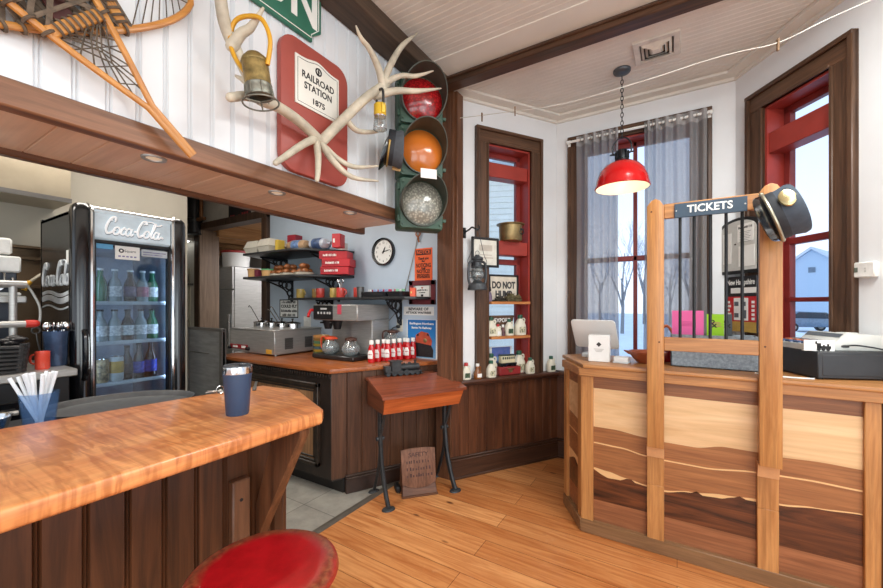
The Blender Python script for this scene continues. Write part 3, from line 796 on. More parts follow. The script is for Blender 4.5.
mb = MB(); mb.box((-1.5, -.014, .875), (0, 0, .9), .004)
x = -1.49
while x < -.01: mb.box((x, -.024, .885), (x+.014, -.01, .915), .002); x += .03
mb.done('dentil_strip', CABDARK, dv)
aP = math.atan2(.822, .453)
mb = MB(); beads(mb, .925, .12, .925, .118, .006, .009, .022, Matrix.Translation((0, -.005, 0)) @ Matrix.Rotation(aP, 4, 'Z')); mb.done('end_planks', CABW, s, ang=20)
T = Matrix.Translation((.02, .0, 0)) @ Matrix.Rotation(aP, 4, 'Z')
mb = MB(); mb.box((.09, -.012, 0), (.92, .02, .105), .003, T); mb.box((.09, -.02, .105), (.92, .02, .12), .004, T); mb.box((.09, -.005, .12), (.92, .02, .135), .004, T)
mb.done('skirting', P('skirting_dark', (58, 40, 32), .42, var=.2, scale=10), s)
s = thing('worktop', 'reddish brown wooden worktop carrying ketchup bottles and the coffee brewer', 'worktop', (-2.22, 2.03, .925))
mb = MB(); mb.prism([(-1.55, -.035), (.012, -.035), (.475, .82), (-1.55, .82)], 0, .035, .008); mb.done('slab', WTOP, s)
# wall clock
p = onW(BLU, 384, 252)
s = thing('wall_clock', 'round black rimmed wall clock on the pale blue wall', 'clock', (p.x, p.y, p.z))
CR = .137
mb = MB(); mb.lathe([(CR-.026, .008), (CR-.02, .026), (CR-.006, .03), (CR, .018), (CR, .0), (0, 0)], 40, TR(rx=90)); mb.done('rim', GLOSSBLK, s)
mb = MB(); mb.lathe([(0, .009), (CR-.02, .009)], 40, TR(rx=90)); f = mb.done('dial', PAPER, s)
mb = MB()
for k in range(1, 13):
    a = R(90-30*k); mb.text(str(k), .027, TR((.088*math.cos(a), -.0098, .088*math.sin(a)), rx=90), .0003)
mb.done('numerals', INK, f)
for nm, a, ln, w_ in (('hour_hand', 28, .055, .006), ('minute_hand', 78, .083, .0045)):
    d = Vector((math.sin(R(a)), 0, math.cos(R(a)))); mb = MB(); mb.tube([Vector((0, -.012, 0))-d*.018, Vector((0, -.012, 0))+d*ln*.6, Vector((0, -.012, 0))+d*ln], [w_*.6, w_, .0015], 6); mb.ball((0, -.012, 0), .008); mb.done(nm, INK, s)
# signs on the blue wall
def panel(name, label, cat, pl, tl, br, mat, th=.004, off=0.0, bev=0.0):
    a, b = onW(pl, *tl, off), onW(pl, *br, off)
    w = (Vector((b.x-a.x, b.y-a.y))).length; h = a.z-b.z
    m = (a+b)/2
    s = thing(name, label, cat, (m.x, m.y, b.z), pl[2])
    if mat: mb = MB(); mb.box((-w/2, -th, 0), (w/2, -.0003, h), bev); mb.done('board', mat, s)
    return s, w, h
s, w, h = panel('notice_poster', 'orange notice poster above the maroon frame on the blue wall', 'poster', BLU, (415, 249), (432.5, 280), P('orange_paper', (244, 104, 52), .6, var=.04))
mb = MB()
mb.box((-w*.42, -.0052, h*.79), (w*.42, -.0045, h*.95))
for body, z, hh, ww in (('Thank you', .68, .03, .6), ('for', .595, .022, .2), ('NOTICING', .46, .05, .84), ('THIS', .365, .02, .25), ('NOTICE!', .275, .045, .74)):
    mb.text(body, hh, TR((0, -.0048, h*z), rx=90), .0003, width=w*ww, bold=.0012)
for k in range(4): mb.scrib(-w*.36, w*.36, h*(.19-.035*k), .010, -.0046, k)
mb.done('lettering', INK, s)
mb = MB(); mb.text('NOTICE', .045, TR((0, -.0056, h*.87), rx=90), .0003, width=w*.74, bold=.001); mb.done('heading', MATS['orange_paper'], s)
def frame(name, label, cat, pl, tl, br, fmat, fw, mat_rgb, off=0.0, th=.02, tilt=0, glassy=True):
    a, b = onW(pl, *tl, off), onW(pl, *br, off)
    w = Vector((b.x-a.x, b.y-a.y)).length; h = a.z-b.z; m = (a+b)/2
    s = thing(name, label, cat, (m.x, m.y, b.z), pl[2], None, (R(tilt), 0, pl[2]) if tilt else None)
    mb = MB()
    for q in (((-w/2, -th, 0), (w/2, 0, fw)), ((-w/2, -th, h-fw), (w/2, 0, h)), ((-w/2, -th, 0), (-w/2+fw, 0, h)), ((w/2-fw, -th, 0), (w/2, 0, h))): mb.box(*q, .003)
    mb.done('frame', fmat, s)
    mb = MB(); mb.box((-w/2+fw*.7, -.008, fw*.7), (w/2-fw*.7, -.001, h-fw*.7)); sh = mb.done('sheet', mat_rgb, s)
    return s, sh, w, h
s, sh, w, h = frame('framed_certificate', 'small certificate in a maroon frame on the blue wall', 'picture frame', BLU, (410, 281), (436, 304.5), P('maroon_frame', (112, 46, 52), .4, var=.1), .045, P('grey_mat_board', (176, 172, 168), .7))
mb = MB(); mb.box((-w*.26, -.0095, h*.24), (w*.26, -.0085, h*.78)); ct = mb.done('certificate', PAPER, sh)
mb = MB(); mb.scrib(-w*.2, w*.2, h*.6, .016, -.0098, 4); mb.scrib(-w*.12, w*.12, h*.5, .011, -.0098, 5); mb.box((-.012, -.0102, h*.33), (.012, -.0095, h*.42)); mb.done('lettering', INK, ct)
mb = MB(); mb.prism([(-.012, h*.72), (.012, h*.72), (0, h*.64)], .0095, .0102, 0, TXZ); mb.done('seal', P('seal_red', (170, 40, 40), .5), ct)
s, w, h = panel('warning_sign', 'narrow white sign with black capitals below the maroon frame', 'sign', BLU, (404, 306.5), (434, 315.5), PAPER)
mb = MB(); mb.text('BEWARE OF', .034, TR((0, -.0048, h*.7), rx=90), .0003, width=w*.66, bold=.001); mb.text('ATTACK WAITRESS', .026, TR((0, -.0048, h*.28), rx=90), .0003, width=w*.84, bold=.001); mb.done('lettering', INK, s)
# railway poster
t = NT('poster_blue'); z_ = t.n('ShaderNodeSeparateXYZ'); t.l(t.coords(), z_.inputs[0]); t.bsdf(t.ramp(t.math('DIVIDE', z_.outputs[2], .4), [(0, lin((120, 170, 210))), (.5, lin((40, 130, 200))), (1, lin((28, 104, 182)))]), .45); PBLUE = t.m
s, w, h = panel('railway_poster', 'blue railway poster with an orange diesel engine behind the ketchup bottles', 'poster', BLU, (408, 319.5), (436, 359), PBLUE)
mb = MB(); mb.box((-w/2-.012, -.0028, -.004), (w/2+.016, -.0002, h+.004)); mb.done('white_border', PAPER, s)
mb = MB(); mb.text('Burlington Northern', .026, TR((0, -.0048, h*.9), rx=90), .0003, width=w*.86, bold=.001); mb.text('Santa Fe Railway', .026, TR((0, -.0048, h*.79), rx=90), .0003, width=w*.72, bold=.001); mb.done('lettering', PAPER, s)
mb = MB(); mb.prism([(-.075, h*.25), (.10, h*.2), (.115, h*.46), (.075, h*.66), (.0, h*.70), (-.06, h*.60)], .0042, .0052, 0, TXZ); mb.done('engine_nose', P('engine_orange', (196, 84, 56), .5, var=.15, scale=20), s)
mb = MB(); mb.prism([(-.12, .01), (.125, .01), (.128, h*.22), (.105, h*.34), (-.055, h*.4), (-.10, h*.3)], .0046, .0058, 0, TXZ); mb.prism([(-.055, h*.56), (-.03, h*.58), (-.028, h*.64), (-.05, h*.61)], .0046, .0056, 0, TXZ); mb.prism([(.06, h*.6), (.085, h*.57), (.078, h*.63), (.06, h*.65)], .0046, .0056, 0, TXZ); mb.done('engine_front', P('engine_black', (34, 34, 38), .5, var=.3, scale=40), s)
mb = MB(); mb.lathe([(0, .007), (.018, .0065), (.02, .005)], 16, TR((.04, 0, h*.46), rx=90)); mb.done('headlamp', BRASS, s)
# outlet, plug and cord
p = onW(BLU, 400, 325)
s = thing('wall_outlet', 'cream wall outlet with a black plug left of the railway poster', 'outlet', (p.x, p.y, p.z-.06))
mb = MB(); mb.box((-.036, -.006, 0), (.036, 0, .115), .004); mb.done('cover_plate', P('cream_plastic', (226, 220, 204), .4), s)
mb = MB(); mb.box((-.02, -.04, .032), (.012, -.006, .06), .006); mb.done('plug', BLACK, s)
mb = MB(); mb.tube(curve([(-.006, -.038, .045), (-.05, -.05, .03), (-.075, -.05, -.02), (-.075, -.035, -.14)], 6), .005, 8); mb.done('cord', BLACK, s)
s = thing('signal_wire', 'thin grey wire running down the blue wall from the traffic light', 'wire', (0, 0, 0))
mb = MB(); c = [onW(BLU, x, y, .008) for x, y in ((418, 234), (415, 250), (409, 275), (404.5, 292), (400.5, 305), (393, 316), (386, 324), (383, 330))]; mb.tube(curve(c, 5), .004, 6); mb.done('wire', P('grey_cable', (150, 146, 140), .5), s)
q = onW(BLU, 418, 234, .016)
mb = MB(); mb.torus((q.x, q.y, q.z), .022, .007, 'Y', 14, 6); mb.cyl((q.x, q.y, q.z-.03), (q.x+.01, q.y, q.z-.075), .008, n=8); mb.done('copper_clip', P('copper_wire', (168, 104, 70), .4, .6), s)
# ------------------------------------------------------------------ wall shelves
SHELFM = P('black_shelf', (44, 44, 46), .38, var=.15)
def bracket(mb, x, y, dep, z, T=None):
    pts = [(y, 0), (y, -.22), (y-.02, -.2), (y-.03, -.13), (y-.07, -.1), (y-.1, -.06), (y-dep*.75, -.035), (y-dep*.78, 0)]
    M_ = Matrix(((0, 0, 1, x), (1, 0, 0, 0), (0, 1, 0, z), (0, 0, 0, 1)))
    # frame + scrolls
    mb.prism([(y-.02, 0), (y, 0), (y, -.24), (y-.02, -.24)], -.008, .008, 0, M_); mb.prism([(y-dep*.8, -.014), (y, -.014), (y, 0), (y-dep*.8, 0)], -.008, .008, 0, M_)
    for cy_, cz_, rr in ((.055, .06, .042), (.11, .05, .032), (.045, .14, .03), (.16, .036, .022), (.035, .195, .022)):
        if cy_+rr < dep*.8: mb.torus((x, y-cy_, z-cz_), rr, .009, 'X', 14, 6)
    mb.tube(curve([(x, y-.015, z-.235), (x, y-.05, z-.19), (x, y-.09, z-.12), (x, y-.17, z-.07), (x, y-dep*.76, z-.02)], 5), .009, 6)
def shelf(label, poly, z, brk, dep):
    s = thing('wall_shelf', label, 'shelf', (0, 0, z))
    mb = MB(); mb.prism(poly, -.022, 0, .004); mb.done('board', SHELFM, s)
    for x in brk: mb = MB(); bracket(mb, x, 2.848, dep, -.022); mb.done('bracket', IRON, s)
    return s
SH1, SH2, SH3 = 1.985, 1.735, 1.513
def cshelf(y0): return [(-4.16, 2.848), (-3.93, y0), (-3.16, y0), (-3.02, y0+.06), (-2.80, 2.72), (-2.79, 2.848)]
shelf('top black wall shelf with bread bags and foam boxes', cshelf(2.36), SH1, (-3.85, -3.05), .42)
shelf('middle black wall shelf with red cracker boxes and rolls', cshelf(2.36), SH2, (-3.75, -3.0), .42)
shelf('long lowest black wall shelf with mugs and trays', [(-3.50, 2.848), (-3.44, 2.55), (-1.93, 2.55), (-1.86, 2.62), (-1.86, 2.848)], SH3, (-3.1, -2.19), .28)
# ---- on the shelves
def fixed(x, y, z): return Vector((x, y, z))
FOAM = P('foam_box', (206, 200, 186), .7, var=.04)
def takeout(label, loc, rz=0, sc=1):
    s = thing('takeout_box', label, 'takeout box', loc, rz); s.scale = (1.0, 1.0, 1.45)
    mb = MB(); a = [(x*.09, y*.09, 0) for x, y in ((-1, -1), (1, -1), (1, 1), (-1, 1))]; b = [(x*.112, y*.112, .05) for x, y in ((-1, -1), (1, -1), (1, 1), (-1, 1))]; mb.loft(a, b); mb.done('tray', FOAM, s)
    mb = MB(); mb.box((-.118, -.118, .05), (.118, .118, .056), .002); c = [(x*.112, y*.112, .056) for x, y in ((-1, -1), (1, -1), (1, 1), (-1, 1))]; d = [(x*.088, y*.088, .105) for x, y in ((-1, -1), (1, -1), (1, 1), (-1, 1))]; mb.loft(c, d); mb.done('lid', FOAM, s)
    return s
takeout('closed foam takeout box at the left end of the top shelf', (-3.96, 2.57, SH1), .05)
takeout('closed foam takeout box second from the left on the top shelf', (-3.70, 2.55, SH1), -.05)
def carton(label, loc, size, mat, rz=0, text=None, tmat=None, panelm=None, group=None, cat='box', name='food_box'):
    s = thing(name, label, cat, loc, rz, group); w, d, h = size
    mb = MB(); mb.box((-w/2, -d/2, 0), (w/2, d/2, h), .003); b = mb.done('carton', mat, s)
    if panelm: mb = MB(); mb.box((-w*.48, -d/2-.001, h*.12), (w*.1, -d/2+.001, h*.88)); mb.done('printed_panel', panelm, b)
    if text: mb = MB(); mb.scrib(-w*.36, w*.12, h*.5, h*.3, -d/2-.0016, len(label)); mb.done('lettering', tmat or PAPER, b)
    return s
REDBX = P('red_carton', (196, 34, 44), .4, var=.06); YELBX = P('yellow_carton', (214, 180, 70), .5, var=.06)
carton('tall dark red box behind the yellow one on the top shelf', (-3.50, 2.68, SH1), (.12, .10, .20), P('crimson_carton', (150, 34, 50), .45, var=.1), .1)
carton('small pale yellow box beside the foam boxes on the top shelf', (-3.53, 2.52, SH1), (.05, .08, .13), YELBX, 0)
def bread(label, loc, ln, mats, rz):
    s = thing('bread_bag', label, 'bread', loc, rz)
    mb = MB(); pr = [(0, -ln/2), (.052, -ln/2+.005), (.062, -ln/2+.05), (.06, ln/2-.06), (.05, ln/2-.02), (.012, ln/2), (.02, ln/2+.04), (0, ln/2+.04)]
    mb.lathe(pr, 16, TR((0, 0, .056), ry=90) @ Matrix.Diagonal((.9, 1.05, 1, 1))); mb.done('bag', mats[0], s)
    mb = MB(); mb.lathe([(.0605, -.06), (.064, -.055), (.064, .04), (.0605, .045)], 16, TR((0, 0, .056), ry=90) @ Matrix.Diagonal((.9, 1.05, 1, 1))); mb.done('printed_band', mats[1], s)
bread('bread loaf in a tan and blue bag lying on the top shelf', (-3.26, 2.55, SH1), .25, (P('bread_bag_tan', (174, 142, 110), .35, var=.2), P('bag_print_blue', (104, 132, 176), .4, var=.3, scale=30)), .12)
bread('bread loaf in a white and blue bag next to the red box', (-2.99, 2.58, SH1), .20, (P('bread_bag_white', (190, 196, 208), .35, var=.15), P('bag_print_navy', (72, 92, 130), .4, var=.3, scale=30)), .12)
bread('blue bread bag lying at the back of the top shelf', (-3.2, 2.72, SH1), .3, (P('bread_bag_blue', (98, 128, 168), .35, var=.2), P('bag_print_brown', (120, 92, 70), .4, var=.3, scale=30)), 0)
carton('upright red box between the bread and the white box on the top shelf', (-2.755+.0, 2.60, SH1), (.085, .10, .13), REDBX, .35, 'OX', PAPER)
carton('long white and red box at the right end of the top shelf', (-2.86+.02, 2.74, SH1), (.07, .07, .07), P('white_carton', (224, 218, 212), .5), .2)
# middle shelf
WOODT = P('tan_deli_tub', (206, 162, 108), .5, var=.1)
def tub(label, loc, mat, lid=None, r=.062, h=.09):
    s = thing('food_tub', label, 'tub', loc)
    mb = MB(); mb.lathe([(0, 0), (r*.84, 0), (r*.98, h), (r*1.02, h), (r*1.02, h-.006)], 24); mb.done('tub', mat, s)
    mb = MB(); mb.lathe([(r*1.03, h-.004), (r*1.05, h+.004), (r*.95, h+.01), (0, h+.012)], 24); mb.done('lid', lid or mat, s)
tub('tan tub at the left end of the middle shelf', (-3.96, 2.50, SH2), WOODT)
tub('tan tub with a green bowl lid on the middle shelf', (-3.66, 2.48, SH2), WOODT, P('green_lid', (96, 172, 122), .4), .075, .07)
carton('small maroon box between the two tubs on the middle shelf', (-3.82, 2.48, SH2), (.05, .09, .08), P('maroon_carton', (120, 44, 62), .5, var=.2), 0)
def rolls(label, loc, rz):
    s = thing('bread_rolls', label, 'bread rolls', loc, rz)
    mb = MB(); mb.lathe([(0, 0), (.085, 0), (.094, .022), (.09, .022), (.082, .006), (0, .006)], 24); mb.done('tray', P('white_tray', (216, 208, 190), .5), s)
    for i, (x, y, z) in enumerate(((-.038, -.03, .036), (.038, -.03, .036), (0, .035, .036), (-.02, 0, .085), (.03, -.005, .085))):
        mb = MB(); mb.ball((x, y, z), .04, (1, 1, .72)); mb.done('roll', P('baked_roll', (150, 90, 48), .45, var=.3, scale=14), s)
rolls('pile of brown rolls left of the other two piles on the middle shelf', (-3.50, 2.49, SH2), .2)
rolls('middle pile of brown rolls on the middle shelf', (-3.30, 2.47, SH2), 1.1)
rolls('pile of brown rolls nearest the cracker boxes on the middle shelf', (-3.10, 2.48, SH2), 2.0)
carton('small pale blue box behind the rolls on the middle shelf', (-3.02, 2.70, SH2), (.1, .06, .085), P('pale_blue_carton', (150, 186, 220), .5), 0)
PINK = P('cracker_panel', (224, 80, 92), .45, var=.1)
for k, (dx, lb) in enumerate(((-.0, 'lowest red cracker box in the stack of three'), (.03, 'middle red cracker box in the stack of three'), (-.03, 'topmost red cracker box in the stack of three'))):
    carton(lb, (-2.83+dx*.6, 2.66+.0, SH2+.0745*k), (.28, .17, .074), REDBX, .45, 'crackers', PAPER, P('dark_red_panel', (168, 20, 34), .4), 'red cracker boxes on the middle shelf')
# mugs on the long shelf
MUGC = {'yellow': P('yellow_mug', (208, 178, 98), .25, coat=.4), 'red': P('red_mug', (216, 76, 66), .25, coat=.4), 'tan': P('tan_mug', (194, 152, 90), .25, coat=.4)}
def mug(label, loc, rz, mat, r=.041, h=.092, group='mugs on the long shelf'):
    s = thing('mug', label, 'mug', loc, rz, group)
    mb = MB(); mb.lathe([(0, 0), (r*.9, 0), (r, .006), (r, h), (r-.004, h+.001), (r-.005, h-.002), (r-.005, .008), (0, .007)], 24); mb.done('cup', mat, s)
    mb = MB(); mb.tube(curve([(r-.002, 0, h*.8), (r+.026, 0, h*.76), (r+.03, 0, h*.4), (r-.002, 0, h*.22)], 6), .0055, 8); mb.done('handle', mat, s)
    return s
mug('yellow mug at the left end of the long shelf', (-3.33, 2.62, SH3), 0, MUGC['yellow'])
mug('tan mug behind and right of the leftmost yellow mug', (-3.14, 2.66, SH3), PI*.9, MUGC['tan'])
mug('red mug between the tan and the second yellow mug', (-3.03, 2.62, SH3), 2, MUGC['red'])
mug('yellow mug between two red mugs on the long shelf', (-2.87, 2.65, SH3), 2.2, MUGC['yellow'])
mug('red mug holding small spoons on the long shelf', (-2.745, 2.62, SH3), 0, MUGC['red'])
mug('red mug right of the one holding spoons', (-2.58, 2.68, SH3), 2, MUGC['red'])
s = thing('spoon', 'steel spoon standing in the red mug on the long shelf', 'spoon', (-2.745, 2.62, SH3+.009), 0, 'spoons in the red mug')
mb = MB(); mb.tube([(.0, 0, 0), (.012, 0, .11), (.02, 0, .135)], .0022, 6); mb.ball((.025, 0, .15), .017, (.8, .35, 1.1)); mb.done('spoon', CHROME, s)
for k in range(4): clone(s, (-2.745, 2.62, SH3+.009), 1.3*(k+1), 'steel spoon standing in the red mug on the long shelf')
s = thing('steel_cup', 'small dark steel cup right of the red mugs', 'cup', (-2.49, 2.62, SH3))
mb = MB(); mb.lathe([(0, 0), (.03, 0), (.036, .095), (.033, .095), (.028, .005), (0, .005)], 20); mb.done('cup', STEELD, s)
# trays of packets
TRAY = P('black_tray', (36, 36, 40), .4)
def packet_tray(label, x0, x1):
    s = thing('packet_tray', label, 'tray', ((x0+x1)/2, 2.66, SH3)); w = (x1-x0)/2
    mb = MB(); a = rrect(-w*.88, -.08, w*.88, .08, .02); b = rrect(-w, -.095, w, .095, .025)
    mb.loft([(p[0], p[1], 0) for p in a], [(p[0], p[1], .042) for p in b], capB=False); mb.loft([(p[0]*.97, p[1]*.95, .042) for p in b], [(p[0]*.97, p[1]*.97, .006) for p in a], capA=False)
    mb.tube([(p[0]*.985, p[1]*.975, .042) for p in b], .004, 6, True); mb.done('tray', TRAY, s)
packet_tray('black tray of packets beside the steel cup on the long shelf', -2.44, -2.15)
packet_tray('black tray of packets next to the orange box on the long shelf', -2.145, -1.98+.0)
cols = [P('packet_white', (228, 228, 226), .5), P('packet_pink', (206, 58, 96), .5), P('packet_red', (190, 48, 50), .5), P('packet_green', (150, 206, 170), .5), P('packet_blue', (150, 170, 214), .5)]
names = ['white', 'pink', 'red', 'pale green', 'pale blue']
k = 0
x = -2.40
while x < -1.99:
    ci = (k*2+k//3) % 5
    if abs(x+2.147) > .02:
        s = thing('sweetener_packet', '%s packet standing in a black tray on the long shelf' % names[ci], 'packet', (x, 2.645+.02*(k % 2), SH3+.0066), .2*((k % 3)-1), '%s packets in the trays' % names[ci])
        mb = MB(); mb.box((-.018, -.006, 0), (.018, .006, .062), .003); mb.done('sachet', cols[ci], s)
    x += .032; k += 1
carton('small orange box tilted at the right end of the long shelf', (-1.92, 2.66, SH3), (.045, .10, .075), P('orange_carton', (232, 96, 64), .5, var=.08), .5, 'TEA', P('sachet_yellow', (240, 214, 120), .5))
# little wall sign under the shelves
s, w, h = panel('joke_sign', 'small white sign with black print under the left shelf bracket', 'sign', BLU, (280, 299.5), (298.5, 318), PAPER)
mb = MB()
mb.text('COULD FLY', h*.22, TR((0, -.0048, h*.62), rx=90), .0003, width=w*.86, bold=.002)
for k, (z, ww) in enumerate(((.86, .38), (.38, .42), (.15, .34))): mb.scrib(-w*ww, w*ww, h*z, h*.15, -.0046, k+7)
for q in (((-w/2, -.0055, 0), (w/2, -.004, .012)), ((-w/2, -.0055, h-.012), (w/2, -.004, h)), ((-w/2, -.0055, 0), (-w/2+.012, -.004, h)), ((w/2-.012, -.0055, 0), (w/2, -.004, h))): mb.box(*q)
mb.done('lettering', INK, s)
p = onW(BLU, 307.5, 321.5)
s = thing('light_switch', 'white double switch plate on the blue wall behind the food warmer', 'switch', (p.x, p.y, p.z-.06))
mb = MB(); mb.box((-.06, -.006, 0), (.06, 0, .12), .004); mb.done('plate', PAPER, s)
for x in (-.025, .025): mb = MB(); mb.box((x-.006, -.016, .05), (x+.006, -.006, .072), .002); mb.done('toggle', PAPER, s)
# ------------------------------------------------------------------ food warmer
s = thing('food_warmer', 'long stainless steel food warmer with lidded pots on the worktop', 'food warmer', (-3.56, 2.44, CT))
mb = MB(); mb.box((-.37, -.22, .012), (.37, .33, .235), .006); mb.box((-.375, -.225, .235), (.375, .335, .246), .004)
for x in (-.33, .33):
    for y in (-.18, .29): mb.cyl((x, y, 0), (x, y, .014), .016, n=10)
mb.done('housing', STEEL, s)
mb = MB(); mb.box((-.355, -.226, .04), (-.05, -.219, .085), .002); mb.done('control_strip', P('control_red', (160, 24, 34), .4), s)
mb = MB(); mb.box((-.30, -.2275, .052), (-.22, -.226, .072)); mb.box((-.15, -.2275, .05), (-.08, -.226, .075)); mb.done('print', PAPER, s)
for x in (-.345, -.035): mb = MB(); mb.cyl((x, -.22, .05), (x, -.25, .05), .018, .015, n=14); mb.done('knob', BLACK, s)
mb = MB(); mb.box((.25, -.2265, .02), (.33, -.22, .06), .001); mb.done('warning_label', P('label_yellow', (218, 164, 62), .5), s)
for y in (-.11, .12):
    mb = MB(); mb.box((.369, y, .055), (.3715, y+.09, .163))
    for k in range(5): mb.box((.371, y, .06+.022*k), (.376, y+.09, .07+.022*k))
    mb.done('side_vent', STEELD, s)
for k, x in enumerate((-.25, -.08, .09, .26)):
    q = thing('food_pot', 'lidded steel pot %s on the food warmer' % ('leftmost', 'second from the left', 'third from the left', 'rightmost, next to the switch plate')[k], 'pot', (-3.56+x, 2.50, CT+.247), 0, 'pots in the food warmer')
    mb = MB(); mb.lathe([(0, 0), (.08, 0), (.08, .045), (.086, .05), (.08, .056), (.02, .07), (0, .07)], 26); mb.done('pot', CHROME, q)
    mb = MB(); mb.cyl((0, 0, .07), (0, 0, .085), .006, n=8); mb.ball((0, 0, .09), .013, (1, 1, .6)); mb.done('knob', BLACK, q)
for k, (x, dz, lb) in enumerate(((-.33, .26, 'steel ladle handle leaning at the left end of the food warmer'), (-.0, .22, 'steel ladle handle leaning left between the middle pots'), (.05, .25, 'steel ladle handle rising from the third pot'))):
    q = thing('ladle', lb, 'ladle', (-3.56+x+.05, 2.43, CT+.25)); mb = MB(); mb.tube([(0.06, .05, 0), (-.06, .0, dz*.8), (-.09, 0, dz*.86), (-.1, 0, dz*.8)], .005, 6); mb.ball((.06, .05, .012), .02, (1, 1, .6)); mb.done('ladle', CHROME, q)
# stack of bowls
for k in range(7):
    cc_ = ((96, 120, 88), (196, 160, 60), (76, 116, 134), (170, 150, 60), (90, 140, 110), (160, 120, 64), (204, 150, 88))[k]; nm = ('bottom green', 'second from bottom mustard', 'third from bottom blue', 'middle olive yellow', 'fifth from bottom green', 'second from top brown', 'topmost tan')[k]
    s = thing('bowl', '%s bowl in the stack between the warmer and brewer' % nm, 'bowl', (-2.925, 2.54, CT+.026*k), 0, 'stacked coloured bowls')
    mb = MB(); mb.lathe([(0, 0), (.05, 0), (.07, .012), (.078, .034), (.075, .034), (.066, .02), (.045, .0265), (0, .0265)], 28); mb.done('bowl', P('bowl_%d' % k, cc_, .35, coat=.3), s)
# ------------------------------------------------------------------ coffee brewer
s = thing('coffee_brewer', 'stainless steel coffee brewer with a black control panel under the long shelf', 'coffee brewer', (-2.56, 2.57, CT))
mb = MB(); mb.box((-.27, -.22, .004), (.24, .22, .04), .006); mb.done('base', P('brewer_base', (40, 38, 38), .3, coat=.3), s)
mb = MB(); mb.box((-.27, .02, .04), (.27, .22, .36), .004); mb.box((.02, -.02, .04), (.274, .2, .344), .004); mb.done('column', STEEL, s)
mb = MB(); mb.box((-.27, -.2, .345), (.27, .22, .485), .006); mb.done('head', STEEL, s)
mb = MB(); mb.box((-.268, -.207, .352), (-.02, -.199, .478), .003); b = mb.done('control_panel', BLACK, s)
mb = MB()
for i in range(4): mb.box((-.21+.04*i, -.2085, .40), (-.19+.04*i, -.206, .42))
mb.box((-.17, -.2085, .44), (-.09, -.206, .455)); mb.cyl((-.05, -.206, .41), (-.05, -.2105, .41), .012, n=12); mb.done('buttons', P('button_grey', (190, 190, 188), .4), b)
mb = MB(); mb.tube(curve([(-.272, -.16, .42), (-.30, -.2, .435), (-.31, -.22, .40), (-.30, -.235, .375)], 5), .013, 8); mb.done('tap', P('tap_red', (196, 36, 40), .35), s)
for x in (-.18, -.06):
    mb = MB(); mb.lathe([(.02, .27), (.03, .262), (.048, .33), (.052, .345), (0, .345)], 20, TR((x, -.11, 0))); mb.box((x-.01, -.2, .315), (x+.01, -.14, .33), .004); mb.done('funnel', BLACK, s)
mb = MB(); mb.box((.035, -.202, .40), (.085, -.199, .485), .001); mb.done('note', P('pink_note', (204, 74, 92), .6), s)
def pot(label, loc, rz, hm, lidm, group='glass coffee pots'):
    s = thing('coffee_pot', label, 'coffee pot', loc, rz, group)
    mb = MB(); mb.lathe([(0, .001), (.05, .001), (.072, .02), (.08, .05), (.074, .082), (.048, .112), (.043, .12), (.05, .135), (.048, .135), (.041, .12), (.046, .111), (.072, .081), (.078, .05), (.07, .021), (.05, .004), (0, .004)], 28); mb.done('carafe', CLEAR, s)
    mb = MB(); mb.lathe([(.046, .112), (.05, .118), (.047, .124)], 24); mb.done('steel_band', CHROME, s)
    mb = MB(); mb.lathe([(.05, .13), (.054, .138), (.05, .15), (.02, .158), (0, .158)], 24); mb.box((-.075, -.016, .132), (-.04, .016, .145), .004); mb.done('lid', lidm, s)
    mb = MB(); mb.tube(curve([(.045, 0, .14), (.085, 0, .15), (.112, 0, .135), (.115, 0, .09), (.105, 0, .04)], 6), .011, 8, flat=.6); mb.done('handle', hm, s)
    return s
ORG = P('orange_plastic', (232, 82, 40), .4); BRN = P('brown_plastic', (78, 44, 30), .4)
pot('glass coffee pot with an orange lid and handle on the brewer', (-2.685, 2.44, CT+.0405), PI*1.02, ORG, ORG)
pot('glass coffee pot with a brown lid beside the orange one', (-2.44, 2.448, CT+.0405), PI*.75, BRN, BRN)
mbx = MB(); s = thing('pot_stand', 'low steel warming stand behind the ketchup bottles', 'warming stand', (-2.205, 2.735, CT)); mbx.box((-.072, -.075, 0), (.072, .075, .10), .006); mbx.done('stand', STEEL, s)
pot('brown handled glass coffee pot standing behind the ketchup bottles', (-2.205, 2.735, CT+.1005), PI*1.45, BRN, BRN)
# ------------------------------------------------------------------ ketchup bottles
KET = P('ketchup_red', (196, 14, 20), .18, var=.06, coat=.4)
def ketchup(loc, label, rz):
    s = thing('ketchup_bottle', label, 'ketchup bottle', loc, rz, 'ketchup bottles on the worktop')
    mb = MB(); rows = []
    for z, rx, ry in ((0, .026, .02), (.004, .031, .024), (.04, .032, .025), (.075, .03, .023), (.10, .03, .023), (.125, .026, .021), (.15, .016, .015), (.158, .0145, .0145)):
        rows.append([(rx*math.cos(2*PI*i/18), ry*math.sin(2*PI*i/18), z) for i in range(18)])
    for a, b in zip(rows, rows[1:]): mb.loft(a, b, capA=a is rows[0], capB=b is rows[-1])
    mb.done('bottle', KET, s)
    mb = MB(); mb.lathe([(.0165, .152), (.0185, .154), (.0185, .182), (.017, .186), (0, .187)], 18); mb.done('cap', PAPER, s)
    mb = MB(); mb.prism([(-.02, .035), (.02, .035), (.022, .08), (.012, .105), (-.012, .105), (-.022, .08)], .0215, .0265, .001, TXZ); lb = mb.done('label', PAPER, s)
    mb = MB(); mb.text('HEINZ', .010, TR((0, -.0268, .07), rx=90), .0002, width=.036, bold=.0004); mb.done('lettering', P('label_red', (190, 30, 34), .5), lb)
    return s
kp = None
cols_ = (((371, 362.3), 3, 'left'), ((387, 361.6), 4, 'middle'), ((408, 359.6), 3, 'right'))
dirn = Vector((.36, .93, 0))
front = [onZ(371.5, 362.6, CT), onZ(388, 361.2, CT), onZ(407.5, 359.0, CT)]
KZ = -R(20)
